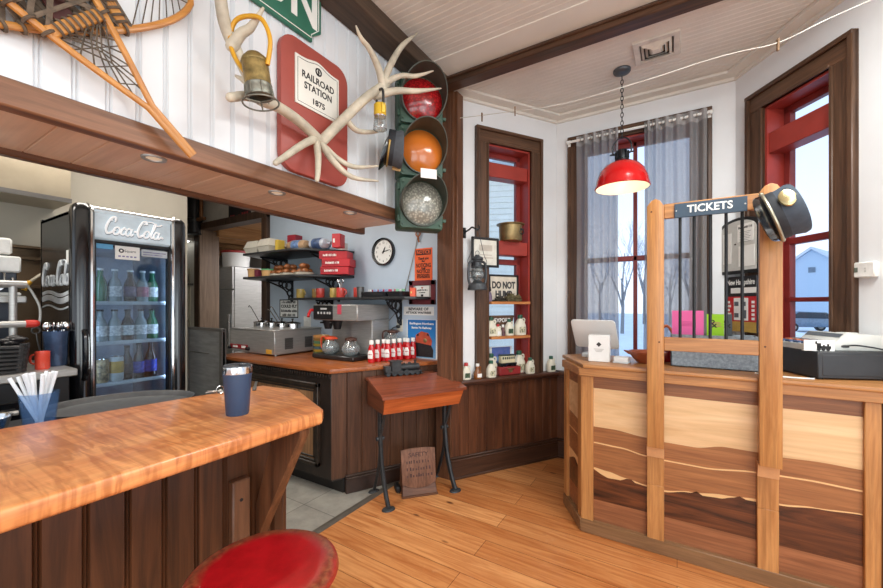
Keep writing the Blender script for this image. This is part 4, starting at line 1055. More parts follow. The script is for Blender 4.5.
for ci, (f0, nrow) in enumerate(zip(front, (3, 4, 3))):
    for k in range(nrow):
        q = f0+Vector((.010, .067, 0))*k
        nm = ('left', 'middle', 'right')[ci]
        lb = ('ketchup bottle with its label showing at the front of the %s row' % nm) if k == 0 else 'ketchup bottle %s behind the front one of the %s row' % (('', 'next', 'second', 'last')[k], nm)
        if kp is None: kp = ketchup(q, lb, -KZ*0); kp.rotation_euler = (0, 0, R(18))
        else: clone(kp, q, R(18), lb)
# ================================================================== drinks fridge and the back of the kitchen
# local frame: X along the front (world +Y), -Y faces the room (world +X)
FX, FY0, FY1 = -2.90, .745, 1.335
FWd = FY1-FY0; FD = .72; FH = 2.03
s = thing('drinks_fridge', 'tall black glass door drinks fridge with chrome edged round columns', 'fridge', (FX, (FY0+FY1)/2, 0), R(90))
w = FWd/2
BODY = P('fridge_dark_body', (52, 54, 56), .22, .3, var=.06, coat=.5)
mb = MB(); t_ = .03
mb.box((-w+.03, .06, .06), (-w+.03+t_, FD, FH-.02), .012); mb.box((w-.03-t_, .06, .06), (w-.03, FD, FH-.02), .012); mb.box((-w+.03, .06, FH-.06), (w-.03, FD, FH-.02), .012); mb.box((-w+.03, FD-.03, .06), (w-.03, FD, FH-.02)); mb.box((-w+.03, .06, .06), (w-.03, FD, .40)); mb.box((-w+.05, .07, 1.80), (w-.05, FD-.02, FH-.04))
mb.done('cabinet', BODY, s)
mb = MB(); mb.box((-w+.061, FD-.036, .41), (w-.061, FD-.031, 1.80)); mb.box((-w+.0605, .10, .41), (-w+.064, FD-.03, 1.8)); mb.box((w-.064, .10, .41), (w-.0605, FD-.03, 1.8)); mb.box((-w+.06, .10, 1.792), (w-.06, FD-.03, 1.799)); mb.done('liner', P('fridge_liner', (164, 174, 188), .4), s)
for sg, nm in ((-1, 'l'), (1, 'r')):
    mb = MB(); x = sg*(w-.048)
    prof = [(0, .05)]+[(.052, .05), (.052, FH-.05), (.046, FH-.02), (.03, FH-.002), (0, FH)]
    mb.lathe(prof, 24, TR((x, .03, 0))); o = mb.done('corner_column', GLOSSBLK, s)
    mb = MB()
    pts = [(x-sg*.038, -.008, .06), (x-sg*.038, -.008, FH-.05), (x-sg*.034, .0, FH-.02), (x-sg*.02, .02, FH)]
    mb.tube(pts, .012, 8); mb.done('chrome_strip', CHROME, o)
    if sg < 0:
        mb = MB(); mb.tube(curve([(x, -.022, 1.02), (x, -.045, 1.06), (x, -.05, 1.16), (x, -.045, 1.26), (x, -.022, 1.30)], 5), .014, 8); mb.done('door_handle', GLOSSBLK, o)
mb = MB(); mb.box((-w+.085, .005, 1.835), (w-.085, .06, FH-.035), .012); mb.tube([(-w+.06, .012, FH-.03), (w-.06, .012, FH-.03)], .017, 10); hd = mb.done('header_panel', P('header_lit_panel', (196, 210, 218), .35, emis=.3), s)
mb = MB(); mb.tube([(-w+.05, .012, FH-.022), (w-.05, .012, FH-.022)], .017, 10); mb.done('top_rail', CHROME, s)
# script lettering drawn as pen strokes
def stroke(mb, pts, r, T, sh=.25, n=5):
    mb.tube([(p[0]+sh*p[1], 0, p[1]) for p in curve([(a, b, 0) for a, b in pts], n)], r, 6, T=T)
def script(mb, T, W, H, r):
    k = H; u = W/5.0
    def S(pts, rr=1.0): stroke(mb, [(x*u, y*k) for x, y in pts], r*rr, T)
    def o_(x, h=.42, w_=.24): S([(x+w_*math.cos(R(a))+w_, h/2+h/2*math.sin(R(a))) for a in range(60, 440, 30)])
    S([(.62, .80), (.50, .98), (.25, .92), (.08, .60), (.08, .25), (.28, .02), (.55, .10), (.78, .26)], 1.3)      # C
    S([(.35, .75), (.28, .86), (.42, .96), (.58, .88), (.60, .7)], .8)
    o_(.68)
    S([(1.58, .34), (1.48, .44), (1.30, .30), (1.34, .08), (1.52, .03), (1.70, .16)])                         # c
    o_(1.68, .42, .2); S([(2.10, .42), (2.08, .12), (2.18, .02), (2.30, .12)])                                 # a
    S([(2.32, .28), (2.52, .30)], 1.1)                                                                      # -
    S([(3.18, .80), (3.06, .98), (2.80, .92), (2.63, .60), (2.63, .25), (2.83, .02), (3.08, .10), (3.25, .26)], 1.3)
    S([(2.92, .78), (3.2, .98), (3.7, .98), (4.15, .82), (4.5, .92)], .8)                                     # long flag of the second C
    o_(3.18)
    S([(3.72, .12), (3.92, .60), (3.98, .86), (3.88, .92), (3.82, .7), (3.84, .14), (3.95, .03), (4.08, .14)])  # l
    o_(4.06, .42, .2); S([(4.48, .42), (4.46, .12), (4.56, .02), (4.78, .16), (4.95, .05)])
mb = MB(); script(mb, TR((-.155, .0, 1.872)), .31, .105, .0052); mb.done('script_lettering', P('script_silver', (246, 248, 250), .4, emis=.3), hd)
mb = MB(); script(mb, TR((-.153, .0055, 1.869)), .31, .105, .0062); mb.done('script_shadow', P('script_outline', (138, 152, 164), .4), hd)
mb = MB(); script(mb, TR((-w+.028, .67, 1.565), rz=-90), .56, .15, .0058)
mb.done('side_lettering', P('script_white', (226, 230, 234), .4), s)
mb = MB()
for k, (a, b) in enumerate(((0, .012), (.035, .02), (.085, .006))):
    pts = [(-w+.027, .66-i*.06, 1.515-a+.012*math.sin(i*.8)) for i in range(10)]
    mb.tube(curve(pts, 3), b, 6, flat=.15, up=(1, 0, 0))
mb.done('side_wave', MATS['script_white'], s)
mb = MB(); mb.box((-w+.0265, .12, 1.70), (-w+.031, .20, 1.77), .0005); mb.done('side_sticker', PAPER, s)
# door
mb = MB(); ax, bx, az, bz = -w+.09, w-.09, .80, 1.83
for q in (((ax, .0, az), (ax+.018, .05, bz)), ((bx-.018, .0, az), (bx, .05, bz)), ((ax, .0, bz-.02), (bx, .05, bz)), ((ax, 0, .42), (bx, .05, az+.02))): mb.box(*q, .004)
dr = mb.done('door', BLACK, s)
mb = MB(); mb.box((ax+.01, .02, az), (bx-.01, .026, bz-.01)); mb.done('glass_pane', glass('fridge_glass', (214, 226, 234), .25), dr)
mb = MB(); mb.box((ax+.11, .013, bz-.105), (ax+.235, .0195, bz-.022), .001); st = mb.done('sticker', PAPER, dr)
mb = MB(); mb.torus((ax+.14, .0125, bz-.052), .010, .0035, 'Y', 14, 6); mb.text('Square', .022, TR((ax+.185, .0125, bz-.052), rx=90), .0003); mb.done('lettering', INK, st)
mb = MB(); cs_ = 0
for i in range(5): mb.box((ax+.125+.02*i, .012, bz-.09), (ax+.137+.02*i, .0135, bz-.082))
mb.done('card_marks', P('card_marks', (130, 120, 170), .5, var=.4, scale=60), st)
mb = MB(); mb.box((ax+.245, .013, bz-.075), (bx-.02, .0195, bz-.03), .001); s2 = mb.done('sticker', P('sticker_grey', (196, 204, 208), .5), dr)
mb = MB(); mb.box((ax+.252, .012, bz-.05), (bx-.03, .0135, bz-.045)); mb.box((ax+.252, .012, bz-.064), (bx-.05, .0135, bz-.060)); mb.done('print', MATS['card_marks'], s2)
mb = MB(); mb.box((ax+.012, .013, bz-.05), (ax+.1, .0195, bz-.02), .001); mb.done('sticker', P('sticker_blue', (96, 168, 214), .5), dr)
SHZ = (1.455, 1.205, .95)
for z in SHZ:
    mb = MB(); mb.box((-w+.065, .11, z-.008), (w-.065, .115, z+.012)); mb.box((-w+.065, .10, z-.010), (w-.065, .112, z+.004), .002)
    for i in range(12): mb.cyl((-w+.08+i*.039, .11, z), (-w+.08+i*.039, FD-.05, z), .0025, n=5)
    mb.box((-w+.065, FD-.06, z-.004), (w-.065, FD-.05, z+.004)); mb.done('shelf', P('shelf_white_wire', (224, 230, 236), .35), s)
for x in (-w+.075, w-.075):
    l = bpy.data.lights.new('fridge_lamp', 'AREA'); l.shape = 'RECTANGLE'; l.size = .02; l.size_y = .9; l.energy = 1.1; l.color = lin((214, 230, 255))[:3]
    lo = bpy.data.objects.new('fridge_lamp', l); COL.objects.link(lo); lo.parent = s; lo.location = (x, .095, 1.35); lo.rotation_euler = (R(90), 0, R(0)); lo.rotation_euler = Euler((R(-90), 0, R(180)))
# drinks in the fridge (world frame)
def inside(lx, ly, z): return Vector((FX-ly, (FY0+FY1)/2+lx*.86+.028, z))
def can(label, loc, mat, r=.032, h=.12, band=None, group=None):
    s = thing('drink_can', label, 'can', loc, 0, group)
    mb = MB(); mb.lathe([(0, .004), (r*.72, 0), (r*.82, .004), (r, .014), (r, h-.014), (r*.86, h-.002), (r*.8, h)], 20); mb.done('body', mat, s)
    mb = MB(); mb.lathe([(r*.86, h-.002), (r*.82, h+.002), (r*.76, h-.003), (0, h-.003)], 20); mb.done('top', CHROME, s)
    if band: mb = MB(); mb.lathe([(r+.0005, h*.35), (r+.001, h*.36), (r+.001, h*.8), (r+.0005, h*.81)], 20); mb.done('printed_band', band, s)
def bottle(label, loc, gm, lm, cm, h=.23, r=.031, group=None):
    s = thing('drink_bottle', label, 'bottle', loc, 0, group)
    mb = MB(); mb.lathe([(0, 0), (r*.95, 0), (r, .006), (r, h*.52), (r*.85, h*.62), (r*.45, h*.76), (r*.42, h*.97), (0, h*.97)], 18); mb.done('glass_body', gm, s)
    mb = MB(); mb.lathe([(r+.0006, h*.16), (r+.001, h*.17), (r+.001, h*.47), (r+.0006, h*.48)], 18); mb.done('label', lm, s)
    mb = MB(); mb.lathe([(r*.5, h*.94), (r*.52, h*.95), (r*.5, h), (0, h)], 14); mb.done('cap', cm, s)
DG = P('dark_brown_bottle', (38, 22, 16), .12, coat=.6); BL_ = P('label_blue', (44, 74, 190), .4, var=.4, scale=40); GB = P('green_bottle', (40, 110, 74), .15, coat=.5); CB = P('clear_bottle', (150, 160, 160), .15, coat=.5); WL = P('label_white_print', (226, 226, 224), .5, var=.3, scale=70)
FRUIT = P('can_fruit_print', (176, 150, 110), .35, var=.9, scale=45); CANB = P('can_pale_blue', (150, 190, 214), .3); CANO = P('can_orange_sun', (224, 172, 62), .35, var=.25, scale=20); CANW = P('can_white', (222, 226, 224), .3)
zb = .955
can('fruit patterned can at the left of the lowest fridge shelf', inside(-.16, .17, zb), FRUIT, .034, .15)
can('pale blue and white can with an orange band on the lowest fridge shelf', inside(-.078, .165, zb), CANW, .036, .16, CANO)
bottle('dark bottle without a blue label on the lowest fridge shelf', inside(.0, .2, zb), DG, P('label_dark', (60, 56, 60), .5, var=.3, scale=40), INK, .22)
bottle('dark brown bottle with a blue label on the lowest fridge shelf', inside(.065, .17, zb), DG, BL_, BLACK, .235)
bottle('dark brown bottle with a blue label at the right end of the lowest fridge shelf', inside(.14, .165, zb), DG, BL_, P('cap_blue', (60, 80, 160), .4), .25, .034)
zb = 1.215
for k, (x, g, lab) in enumerate(((-.165, CB, WL), (-.08, CB, WL), (.0, DG, WL), (.085, CB, WL), (.16, GB, WL))):
    bottle('%s bottle on the middle fridge shelf' % ('leftmost clear', 'second from the left clear', 'dark', 'clear white labelled', 'rightmost green')[k], inside(x, .19, zb), g, lab, INK, .20, .034)
zb = 1.465
for k, (x, g, lab) in enumerate(((-.16, GB, GB), (-.075, CB, WL), (.02, DG, P('label_purple', (90, 76, 110), .4, var=.4, scale=40)), (.10, CB, P('label_pink', (190, 120, 130), .5, var=.3, scale=40)), (.165, GB, WL))):
    bottle('%s bottle on the top fridge shelf' % ('leftmost green', 'clear white labelled', 'dark purple labelled', 'pink labelled', 'rightmost green')[k], inside(x, .2, zb), g, lab, PAPER, .21, .034)
# steel topped low unit in front of it, left
s = thing('worktable', 'black fronted kitchen unit with a steel top left of the drinks fridge', 'worktable', (-2.70, -.40, 0), R(90))
mb = MB(); mb.box((-1.6, 0, 1.072), (1.118, .62, 1.11), .005); mb.done('steel_top', STEEL, s)
mb = MB(); mb.box((-1.6, .02, .12), (1.09, .60, 1.072), .004); b = mb.done('body', BLACK, s)
mb = MB(); mb.box((-.2, .012, .2), (1.0, .022, .98), .006); mb.done('door', GLOSSBLK, b)
mb = MB(); mb.cyl((-.1, -.012, .93), (.9, -.012, .93), .012, n=10)
for x in (-.05, .85): mb.cyl((x, -.012, .93), (x, .02, .93), .008, n=8)
mb.done('handle', STEEL, b)
for x in (-1.5, 1.04):
    for y in (.08, .54): mb = MB(); mb.cyl((x, y, 0), (x, y, .125), .025, n=12); mb.done('leg', STEEL, s)
WT = 1.11
# blue pitcher of spoons + red mug
q = onZ(56, 365.5, WT)
s = thing('pitcher', 'dark blue steel pitcher full of spoons beside the fridge', 'pitcher', q)
mb = MB(); mb.lathe([(0, 0), (.042, 0), (.046, .01), (.05, .15), (.054, .19), (.05, .19), (.045, .15), (.042, .012), (0, .012)], 24); mb.done('body', P('pitcher_blue_steel', (70, 90, 122), .25, .5, var=.2, scale=12), s)
k0 = None
for k in range(6):
    a = k*1.05
    if k0 is None:
        k0 = thing('spoon', 'steel spoon standing bowl up in the dark blue pitcher', 'spoon', q+Vector((0, 0, .013)), 0, 'spoons in the blue pitcher')
        mb = MB(); mb.tube([(0, 0, 0), (.028, 0, .16), (.034, 0, .185)], .003, 6); mb.ball((.038, 0, .205), .022, (.8, .35, 1.05)); mb.done('spoon', CHROME, k0)
    else: clone(k0, q+Vector((0, 0, .013)), a, 'steel spoon standing bowl up in the dark blue pitcher')
mug('red mug beside the dark blue pitcher on the steel worktable', onZ(42.5, 369, WT), R(215), P('coral_mug', (226, 78, 58), .25, coat=.4), .029, .092, None)
q = onZ(37, 359, WT+.06)
s = thing('ladle_spoon', 'wooden handled spoon rising behind the red mug', 'spoon', onZ(38, 362, WT)); mb = MB(); mb.tube([(0, .02, 0), (0, 0, .11), (-.01, -.005, .17)], .004, 6); mb.torus((-.012, -.006, .185), .018, .005, 'X', 14, 6); mb.done('spoon', STEELD, s)
# woven black basket
q = onZ(-12, 371, WT)
s = thing('woven_basket', 'black woven basket with dark contents at the left edge of the picture', 'basket', (-2.86, .40, WT), R(90))
mb = MB(); a = rrect(-.17, -.1, .14, .1, .03)
for k in range(7):
    z = .012+.020*k; mb.tube([(p[0]*(1+.012*k), p[1]*(1+.02*k), z+(.004 if i % 2 else -.004)) for i, p in enumerate(a)], .009, 6, True)
for p in a: mb.tube([(p[0], p[1], 0), (p[0]*1.09, p[1]*1.15, .145)], .006, 5)
mb.loft([(p[0]*.94, p[1]*.9, 0) for p in a], [(p[0]*1.0, p[1]*1.0, .13) for p in a]); mb.done('weave', P('black_wicker', (40, 38, 38), .5, var=.25, scale=40), s)
mb = MB(); random.seed(5)
for k in range(26): mb.ball((random.uniform(-.14, .14), random.uniform(-.07, .07), .14+random.uniform(0, .03)), .022, (1.5, 1, .6))
o = mb.done('contents', P('dark_contents', (36, 34, 36), .3, var=.4, scale=30), s); o['kind'] = 'stuff'
# steel tap and hose
s = thing('steel_tap', 'steel pipe tap with a red tip on the worktable', 'tap', onX(13, 372, -3.05)*1.0)
bx_ = onX(13, 366, -3.05); s.location = (bx_.x, bx_.y, WT)
mb = MB(); h1 = onX(13, 284, -3.05).z-WT; mb.cyl((0, 0, 0), (0, 0, h1), .016, n=12); mb.cyl((0, -.05, h1), (0, .05, h1), .02, n=12); mb.lathe([(0, 0), (.03, 0), (.03, .012), (.018, .02)], 16)
zr = onX(13, 324, -3.05).z-WT; mb.cyl((.03, -.30, zr), (.03, .045, zr), .018, n=12); mb.done('pipe', STEEL, s)
mb = MB(); mb.cyl((.03, .04, zr), (.03, .075, zr), .021, n=12); mb.ball((.03, .078, zr), .02); mb.done('red_tip', P('tap_tip_red', (214, 52, 40), .4), s)
mb = MB(); mb.tube(curve([(0, .05, h1), (0, .075, h1-.05), (.01, .10, h1-.13), (.02, .095, h1-.22), (.03, .075, zr)], 6), .006, 8); mb.done('hose', P('grey_hose', (170, 168, 162), .4, .3), s)
# dispenser machine
p = onX(-6, 262, -3.35)
s = thing('dispenser_machine', 'white and steel dispenser machine at the left edge behind the tap', 'machine', (-3.15, .44, WT), R(90))
T = None
w0, w1 = -.30, .155
zt = onX(8, 238, -3.15).z-WT
mb = MB(); mb.box((w0, .0, zt-.09), (w1-.03, .3, zt), .01); mb.box((w0, -.02, zt-.19), (w1, .3, zt-.10), .008); mb.box((w0, -.02, zt-.32), (w1, .3, zt-.30), .006); mb.done('white_housing', P('machine_white', (222, 222, 218), .35), s)
mb = MB(); mb.box((w0, .02, 0), (w1-.01, .3, zt-.095), .005); bd = mb.done('black_body', P('machine_dark', (38, 44, 56), .3), s)
mb = MB(); mb.tube(curve([(w1-.06, -.0, zt-.19), (w1-.06, -.02, zt-.25), (w1-.03, -.02, zt-.26), (w1-.03, 0, zt-.22)], 5), .006, 8); mb.cyl((w1-.09, .0, zt-.27), (w1-.09, -.04, zt-.27), .022, n=12); mb.done('spout', CHROME, s)
mb = MB(); mb.box((w0, -.03, zt-.36), (w1+.02, .02, zt-.32), .006); mb.done('drip_ledge', STEEL, s)
# pastry brush on the steel panel
a, b = onX(22, 287, -3.93), onX(46, 271, -3.93)
s = thing('pastry_brush', 'brush with a yellow head and thin handle on the brown steel wall', 'brush', a)
d = b-a
mb = MB(); mb.tube([d*.3, d], [.010, .008], 8); mb.done('handle', P('brush_handle', (196, 186, 166), .4), s)
mb = MB(); mb.tube([Vector((0, 0, 0)), d*.12, d*.34], [.018, .022, .015], 10); mb.tube([Vector((0, 0.0, -.01)), d*.1+Vector((0, 0, -.03)), d*.25+Vector((0, 0, -.015))], [.01, .014, .01], 8); mb.done('head', P('brush_yellow', (226, 168, 44), .5), s)
mb = MB(); mb.box((-.06, -.01, -.012), (0.02, .01, .006)); mb.done('hook', STEELD, s)
# extraction hood
s = thing('extraction_hood', 'beige metal extraction hood high on the kitchen wall', 'hood', (-4.0, -.4, 2.16), R(90))
mb = MB(); mb.prism([(-.0, 0), (-.34, 0), (-.36, .03), (-.36, .26), (-.30, .60), (0, .60)], -1.4, 1.33, .0, Matrix(((0, 0, 1, 0), (1, 0, 0, 0), (0, 1, 0, 0), (0, 0, 0, 1)))); mb.done('hood', P('beige_metal', (172, 160, 138), .42, .3, var=.05), s)
mb = MB(); mb.box((-1.4, -.365, .0), (1.335, -.355, .03)); mb.done('rim', STEELD, s)
# conduit, gallery sign, panel
p = onY(195, 235, 2.75)
s = thing('black_duct', 'short black pipe hanging from above beside the kitchen opening', 'pipe', (p.x, 2.74, p.z))
mb = MB(); mb.cyl((0, 0, 0), (0, 0, 3.0-p.z), .085, n=18); mb.lathe([(.09, .17), (.1, .18), (.1, .215), (.09, .225)], 18); mb.lathe([(.087, .0), (.095, .01), (.087, .03)], 18); mb.done('pipe', BLACK, s)
mb = MB(); mb.cyl((.19, 0, .18), (.19, 0, 3.0-p.z), .022, n=10); mb.box((.08, -.02, .18), (.27, .02, .22)); mb.done('copper_line', P('copper_pipe', (150, 104, 70), .4, .6), s)
a, b = onY(229, 208, 2.85), onY(251, 219.5, 2.85)
s = thing('banner_sign', 'small black and red sign above the opening to the next room', 'sign', ((a.x+b.x)/2, 2.86, b.z-.02))
w_ = (b.x-a.x)/2; mb = MB(); mb.box((-w_, -.02, 0), (w_, -.002, a.z-b.z+.06), .008); mb.done('board', P('sign_black', (30, 26, 28), .5), s)
mb = MB(); mb.scrib(-w_*.8, w_*.8, .09, .09, -.021, 3); mb.done('lettering', P('sign_red', (168, 52, 58), .5), s)
a, b = onY(186, 330, 1.93), onY(221, 420, 1.93)
s = thing('steel_screen', 'grey steel splash panel at the left end of the counter cabinet', 'panel', (-3.80, 1.93, 0))
mb = MB(); mb.box((-.34, -.012, .05), (.29, .012, 1.215), .003)
mb.done('sheet', P('screen_steel', (140, 142, 144), .4, .5, var=.15, scale=4, stretch=(1, 1, 6)), s)
mb = MB(); mb.box((-.34, -.02, 1.2), (.29, .02, 1.225), .004); mb.box((-.34, -.02, .98), (.06, -.012, .99)); mb.box((-.34, -.02, 0), (-.30, .02, 1.2)); mb.box((.25, -.02, 0), (.29, .02, 1.2)); mb.done('edge_trim', STEELD, s)
# room beyond: steel refrigerator, tub on top, corridor sign, tube light
s = thing('steel_refrigerator', 'tall stainless refrigerator seen through the kitchen opening', 'refrigerator', (-5.98, 3.58, 0))
mb = MB(); mb.box((-.60, -.3, .1), (.30, .4, 2.02), .01); mb.done('body', STEEL, s)
for q in (((-.59, -.33, .12), (.29, -.3, 1.66)),): mb = MB(); mb.box(*q, .006); mb.done('door', STEEL, s)
mb = MB(); mb.box((-.59, -.33, 1.68), (.29, -.3, 2.02), .006); c = mb.done('compressor_cover', STEEL, s)
mb = MB(); mb.box((-.50, -.335, 1.78), (-.28, -.33, 1.93), .001); mb.done('label', PAPER, c)
mb = MB(); mb.box((.22, -.36, .8), (.25, -.33, 1.3), .004); mb.done('handle', CHROME, s)
for x in (-.55, .25): mb = MB(); mb.cyl((x, -.25, 0), (x, -.25, .1), .03, n=10); mb.cyl((x, .35, 0), (x, .35, .1), .03, n=10); mb.done('leg', BLACK, s)
s = thing('food_bucket', 'white tub with a red lid on top of the stainless refrigerator', 'tub', (-6.15, 3.58, 2.02))
mb = MB(); mb.lathe([(0, 0), (.19, 0), (.21, .26), (0, .26)], 24); mb.done('tub', PAPER, s); mb = MB(); mb.lathe([(.21, .25), (.22, .255), (.22, .285), (0, .29)], 24); mb.done('lid', P('lid_red', (190, 60, 56), .4), s)
s = thing('wall_poster', 'pale sign with heavy black lettering beyond the drinks fridge', 'sign', (-6.22, 2.858, 1.02))
mb = MB(); mb.box((-.16, -.008, 0), (.14, -.001, .95)); mb.done('board', P('aged_paper', (196, 188, 166), .6), s)
mb = MB(); mb.scrib(-.13, .10, .82, .12, -.009, 2); mb.scrib(-.12, .1, .62, .16, -.009, 3); mb.scrib(-.13, .1, .38, .18, -.009, 4); mb.scrib(-.1, .1, .15, .12, -.009, 5); mb.done('lettering', INK, s)
s = thing('tube_lamp', 'lit fluorescent tube lamp beyond the drinks fridge', 'lamp', (-6.15, 2.75, 2.33))
mb = MB(); mb.cyl((-.35, 0, 0), (.22, 0, .02), .022, n=12); mb.done('tube', P('tube_glow', (250, 250, 246), .4, emis=3), s); mb = MB(); mb.box((-.38, -.03, .02), (.25, .11, .06), .004); mb.done('fitting', PAPER, s)
s = thing('far_shelf', 'wall shelf with small dark items beyond the drinks fridge', 'shelf', (-6.2, 2.83, 1.72)); mb = MB(); mb.box((-.25, -.12, 0), (.2, .03, .03)); mb.done('board', STEELD, s)
mb = MB()
for k in range(4): mb.lathe([(0, .03), (.04, .03), (.04, .13+.03*(k % 2)), (0, .14+.03*(k % 2))], 12, TR((-.2+.11*k, -.05, 0)))
mb.done('jars', P('dark_jars', (70, 66, 76), .3, var=.3), s)
# ================================================================== bar, tumbler, stool, school desk
BARM = wood('curly_maple_bar', (206, 126, 70), (238, 172, 112), 'Y', .8, rough=.3, coat=.35, figure=.8, grain=.85)
BT_ = 1.07
s = thing('bar_counter', 'dark plank bar with a glossy curly maple top and a slanted brace', 'bar', (-1.34, 0, 0))
poly = [(-1.062, -1.6), (-1.064, .6), (-1.072, .935), (-1.10, .965), (-1.405, 1.105), (-1.46, 1.112), (-1.655, 1.094), (-1.70, .8), (-1.762, .3), (-1.80, -1.6)]
mb = MB(); mb.prism([(x+1.34, y) for x, y in poly], BT_-.048, BT_, .012, seg=3); o = mb.done('bar_top', BARM, s); o['label'] = 'glossy curly maple bar top'
BH = BT_-.048
mb = MB(); beads(mb, 2.58, .0, BH, .092, .008, .009, .03, Matrix.Rotation(R(90), 4, 'Z') @ Matrix.Identity(4), x0=-1.6, double=True); mb.done('planks', BARPAN, s, ang=20)
mb = MB(); mb.box((-.36, -1.6, 0), (-.028, .965, BH-.002)); mb.done('carcass', P('bar_dark_inside', (40, 30, 26), .6), s)
mb = MB(); mb.box((-.37, .965, 0), (.004, .985, BH-.001), .004); mb.done('end_board', BARPAN, s)
# brace: slanted board in the plane across the bar
BY = .87
mb = MB(); mb.prism([(.004, .56), (.004, .70), (.125, BH), (.255, BH), (.255, BH-.02)], BY-.02, BY+.02, .003, Matrix(((1, 0, 0, 0), (0, 0, 1, 0), (0, 1, 0, 0), (0, 0, 0, 1)))); mb.done('brace', wood('brace_wood', (72, 42, 26), (122, 78, 50), 'Z', rough=.45), s)
mb = MB(); mb.box((.0, BY-.12, .34), (.032, BY-.055, .83), .005); mb.done('cleat', wood('cleat_wood', (84, 54, 36), (126, 86, 60), 'Z', rough=.45), s)
mb = MB(); mb.cyl((.03, BY-.09, .76), (.034, BY-.09, .76), .006, n=8); mb.done('screw', IRON, s)
# service ledge behind
LZ = .985
mb = MB(); mb.box((-.92, -1.4, LZ-.03), (-.372, .96, LZ), .004); mb.done('service_ledge', BLACK, s)
for y in (-1.2, .9): mb = MB(); mb.box((-.70, y-.02, 0), (-.66, y+.02, LZ-.03)); mb.done('ledge_leg', BLACK, s)
c0 = onZ(121, 402, LZ+.03)
s = thing('serving_tray', 'oval black serving tray behind the bar', 'tray', (c0.x, c0.y, LZ), R(62))
E_ = [(math.cos(2*PI*i/48), math.sin(2*PI*i/48)) for i in range(48)]
mb = MB(); ta, tb = .275, .215
rings = [(0.0, 0), (.9, 0), (.94, .004), (.985, .026), (1.0, .028), (.995, .022), (.95, -.0), (.90, -.001)]
vs = []; fs = []
for (k, z) in rings:
    for (x, y) in E_: vs.append((x*ta*max(k, .001), y*tb*max(k, .001), z+.004))
for j in range(len(rings)-1):
    for i in range(48): fs.append([j*48+i, j*48+(i+1) % 48, (j+1)*48+(i+1) % 48, (j+1)*48+i])
mb.add(vs, fs); mb.done('tray', P('tray_black_rubber', (62, 64, 66), .5, var=.15, scale=30), s)
# straw cup
cpos = Vector((-1.905, .405, LZ))
s = thing('straw_cup', 'translucent blue tumbler full of paper wrapped straws', 'cup', cpos)
mb = MB(); hC = .155; mb.lathe([(0, .002), (.034, 0), (.037, .006), (.052, hC), (.049, hC), (.034, .008), (0, .008)], 28)
t = NT('blue_tinted_plastic'); tr = t.n('ShaderNodeBsdfTransparent'); tr.inputs[0].default_value = lin((230, 238, 248)); gb = t.n('ShaderNodeBsdfPrincipled'); gb.inputs['Base Color'].default_value = lin((120, 160, 208)); gb.inputs['Roughness'].default_value = .15
f = t.noise(t.coords((1, 1, .3)), 20, 2); mx = t.n('ShaderNodeMixShader'); t.l(t.math('ADD', t.math('MULTIPLY', f, .14), .06), mx.inputs[0]); t.l(tr.outputs[0], mx.inputs[1]); t.l(gb.outputs[0], mx.inputs[2]); t.l(mx.outputs[0], t.out.inputs[0])
mb.done('tumbler', t.m, s)
STRAW = P('straw_paper', (232, 236, 240), .6, var=.04); k0 = None
random.seed(11)
for k in range(15):
    a = random.uniform(0, 6.28); rr = random.uniform(.002, .022)
    lean = random.uniform(-.5, 1.3)
    if k0 is None:
        k0 = thing('drinking_straw', 'paper wrapped straw standing in the blue tumbler', 'straw', cpos+Vector((0, 0, .010)), 0, 'straws in the blue tumbler')
        mb = MB(); mb.cyl((-.012, 0, 0), (.038, 0, .213), .0052, n=8); mb.done('paper_sleeve', STRAW, k0)
    elif k < 13: clone(k0, cpos+Vector((rr*math.cos(a)*.5, rr*math.sin(a)*.5, .010+.001*(k % 3))), k*.52, 'paper wrapped straw standing in the blue tumbler')
for k in range(2):
    q = thing('drinking_straw', ('paper wrapped straw leaning furthest left in the blue tumbler', 'paper wrapped straw second from the left in the blue tumbler')[k], 'straw', cpos+Vector((0, 0, .012)), 0)
    mb = MB(); mb.cyl((.015, .012-.004*k, 0), (-.035-.01*k, -.065+.022*k, .20), .0055, n=8); mb.done('paper_sleeve', STRAW, q)
# steel bowl rim at the frame edge
s = thing('steel_bowl', 'steel bowl rim just showing behind the bar at the left edge', 'bowl', (-1.93, .27, LZ))
mb = MB(); mb.lathe([(0, 0), (.05, 0), (.075, .09), (.078, .093), (.072, .09), (.048, .006), (0, .006)], 24); mb.done('bowl', CHROME, s)
# tumbler on the bar
p = onZ(237.5, 414, BT_)
s = thing('steel_tumbler', 'navy blue insulated tumbler with a steel rim on the bar top', 'tumbler', p)
mb = MB(); mb.lathe([(0, 0), (.034, 0), (.036, .004), (.0445, .135), (.0455, .142)], 36); mb.done('body', P('navy_powder_coat', (48, 68, 96), .45, var=.05), s)
mb = MB(); mb.lathe([(.0455, .142), (.0462, .158), (.0455, .166), (.043, .166)], 36); mb.done('rim', CHROME, s)
mb = MB(); mb.lathe([(.043, .166), (.043, .171), (.036, .168), (0, .165)], 32); mb.box((-.012, .01, .166), (.012, .03, .172), .002); mb.done('lid', glass('smoky_lid', (120, 124, 130), .4, .05, .35), s)
p = onZ(220, 393.5, BT_)
s = thing('key_ring', 'bunch of steel keys lying on the bar behind the blue tumbler', 'keys', (p.x, p.y, BT_))
mb = MB(); mb.torus((0, 0, .016), .016, .0016, 'X', 18, 6); mb.torus((.01, .01, .006), .014, .0015, 'Z', 18, 6); mb.done('ring', CHROME, s)
for k, a in enumerate((100, 150, 210, 260)):
    mb = MB(); T = TR((0, 0, .004+.003*k), rz=a); mb.torus((.02, 0, 0), .008, .003, 'Z', 12, 6, T); mb.box((.027, -.003, -.0012), (.055, .003, .0012), 0, T); mb.done('key', STEEL, s)
p1 = onZ(256, 386.5, BT_)
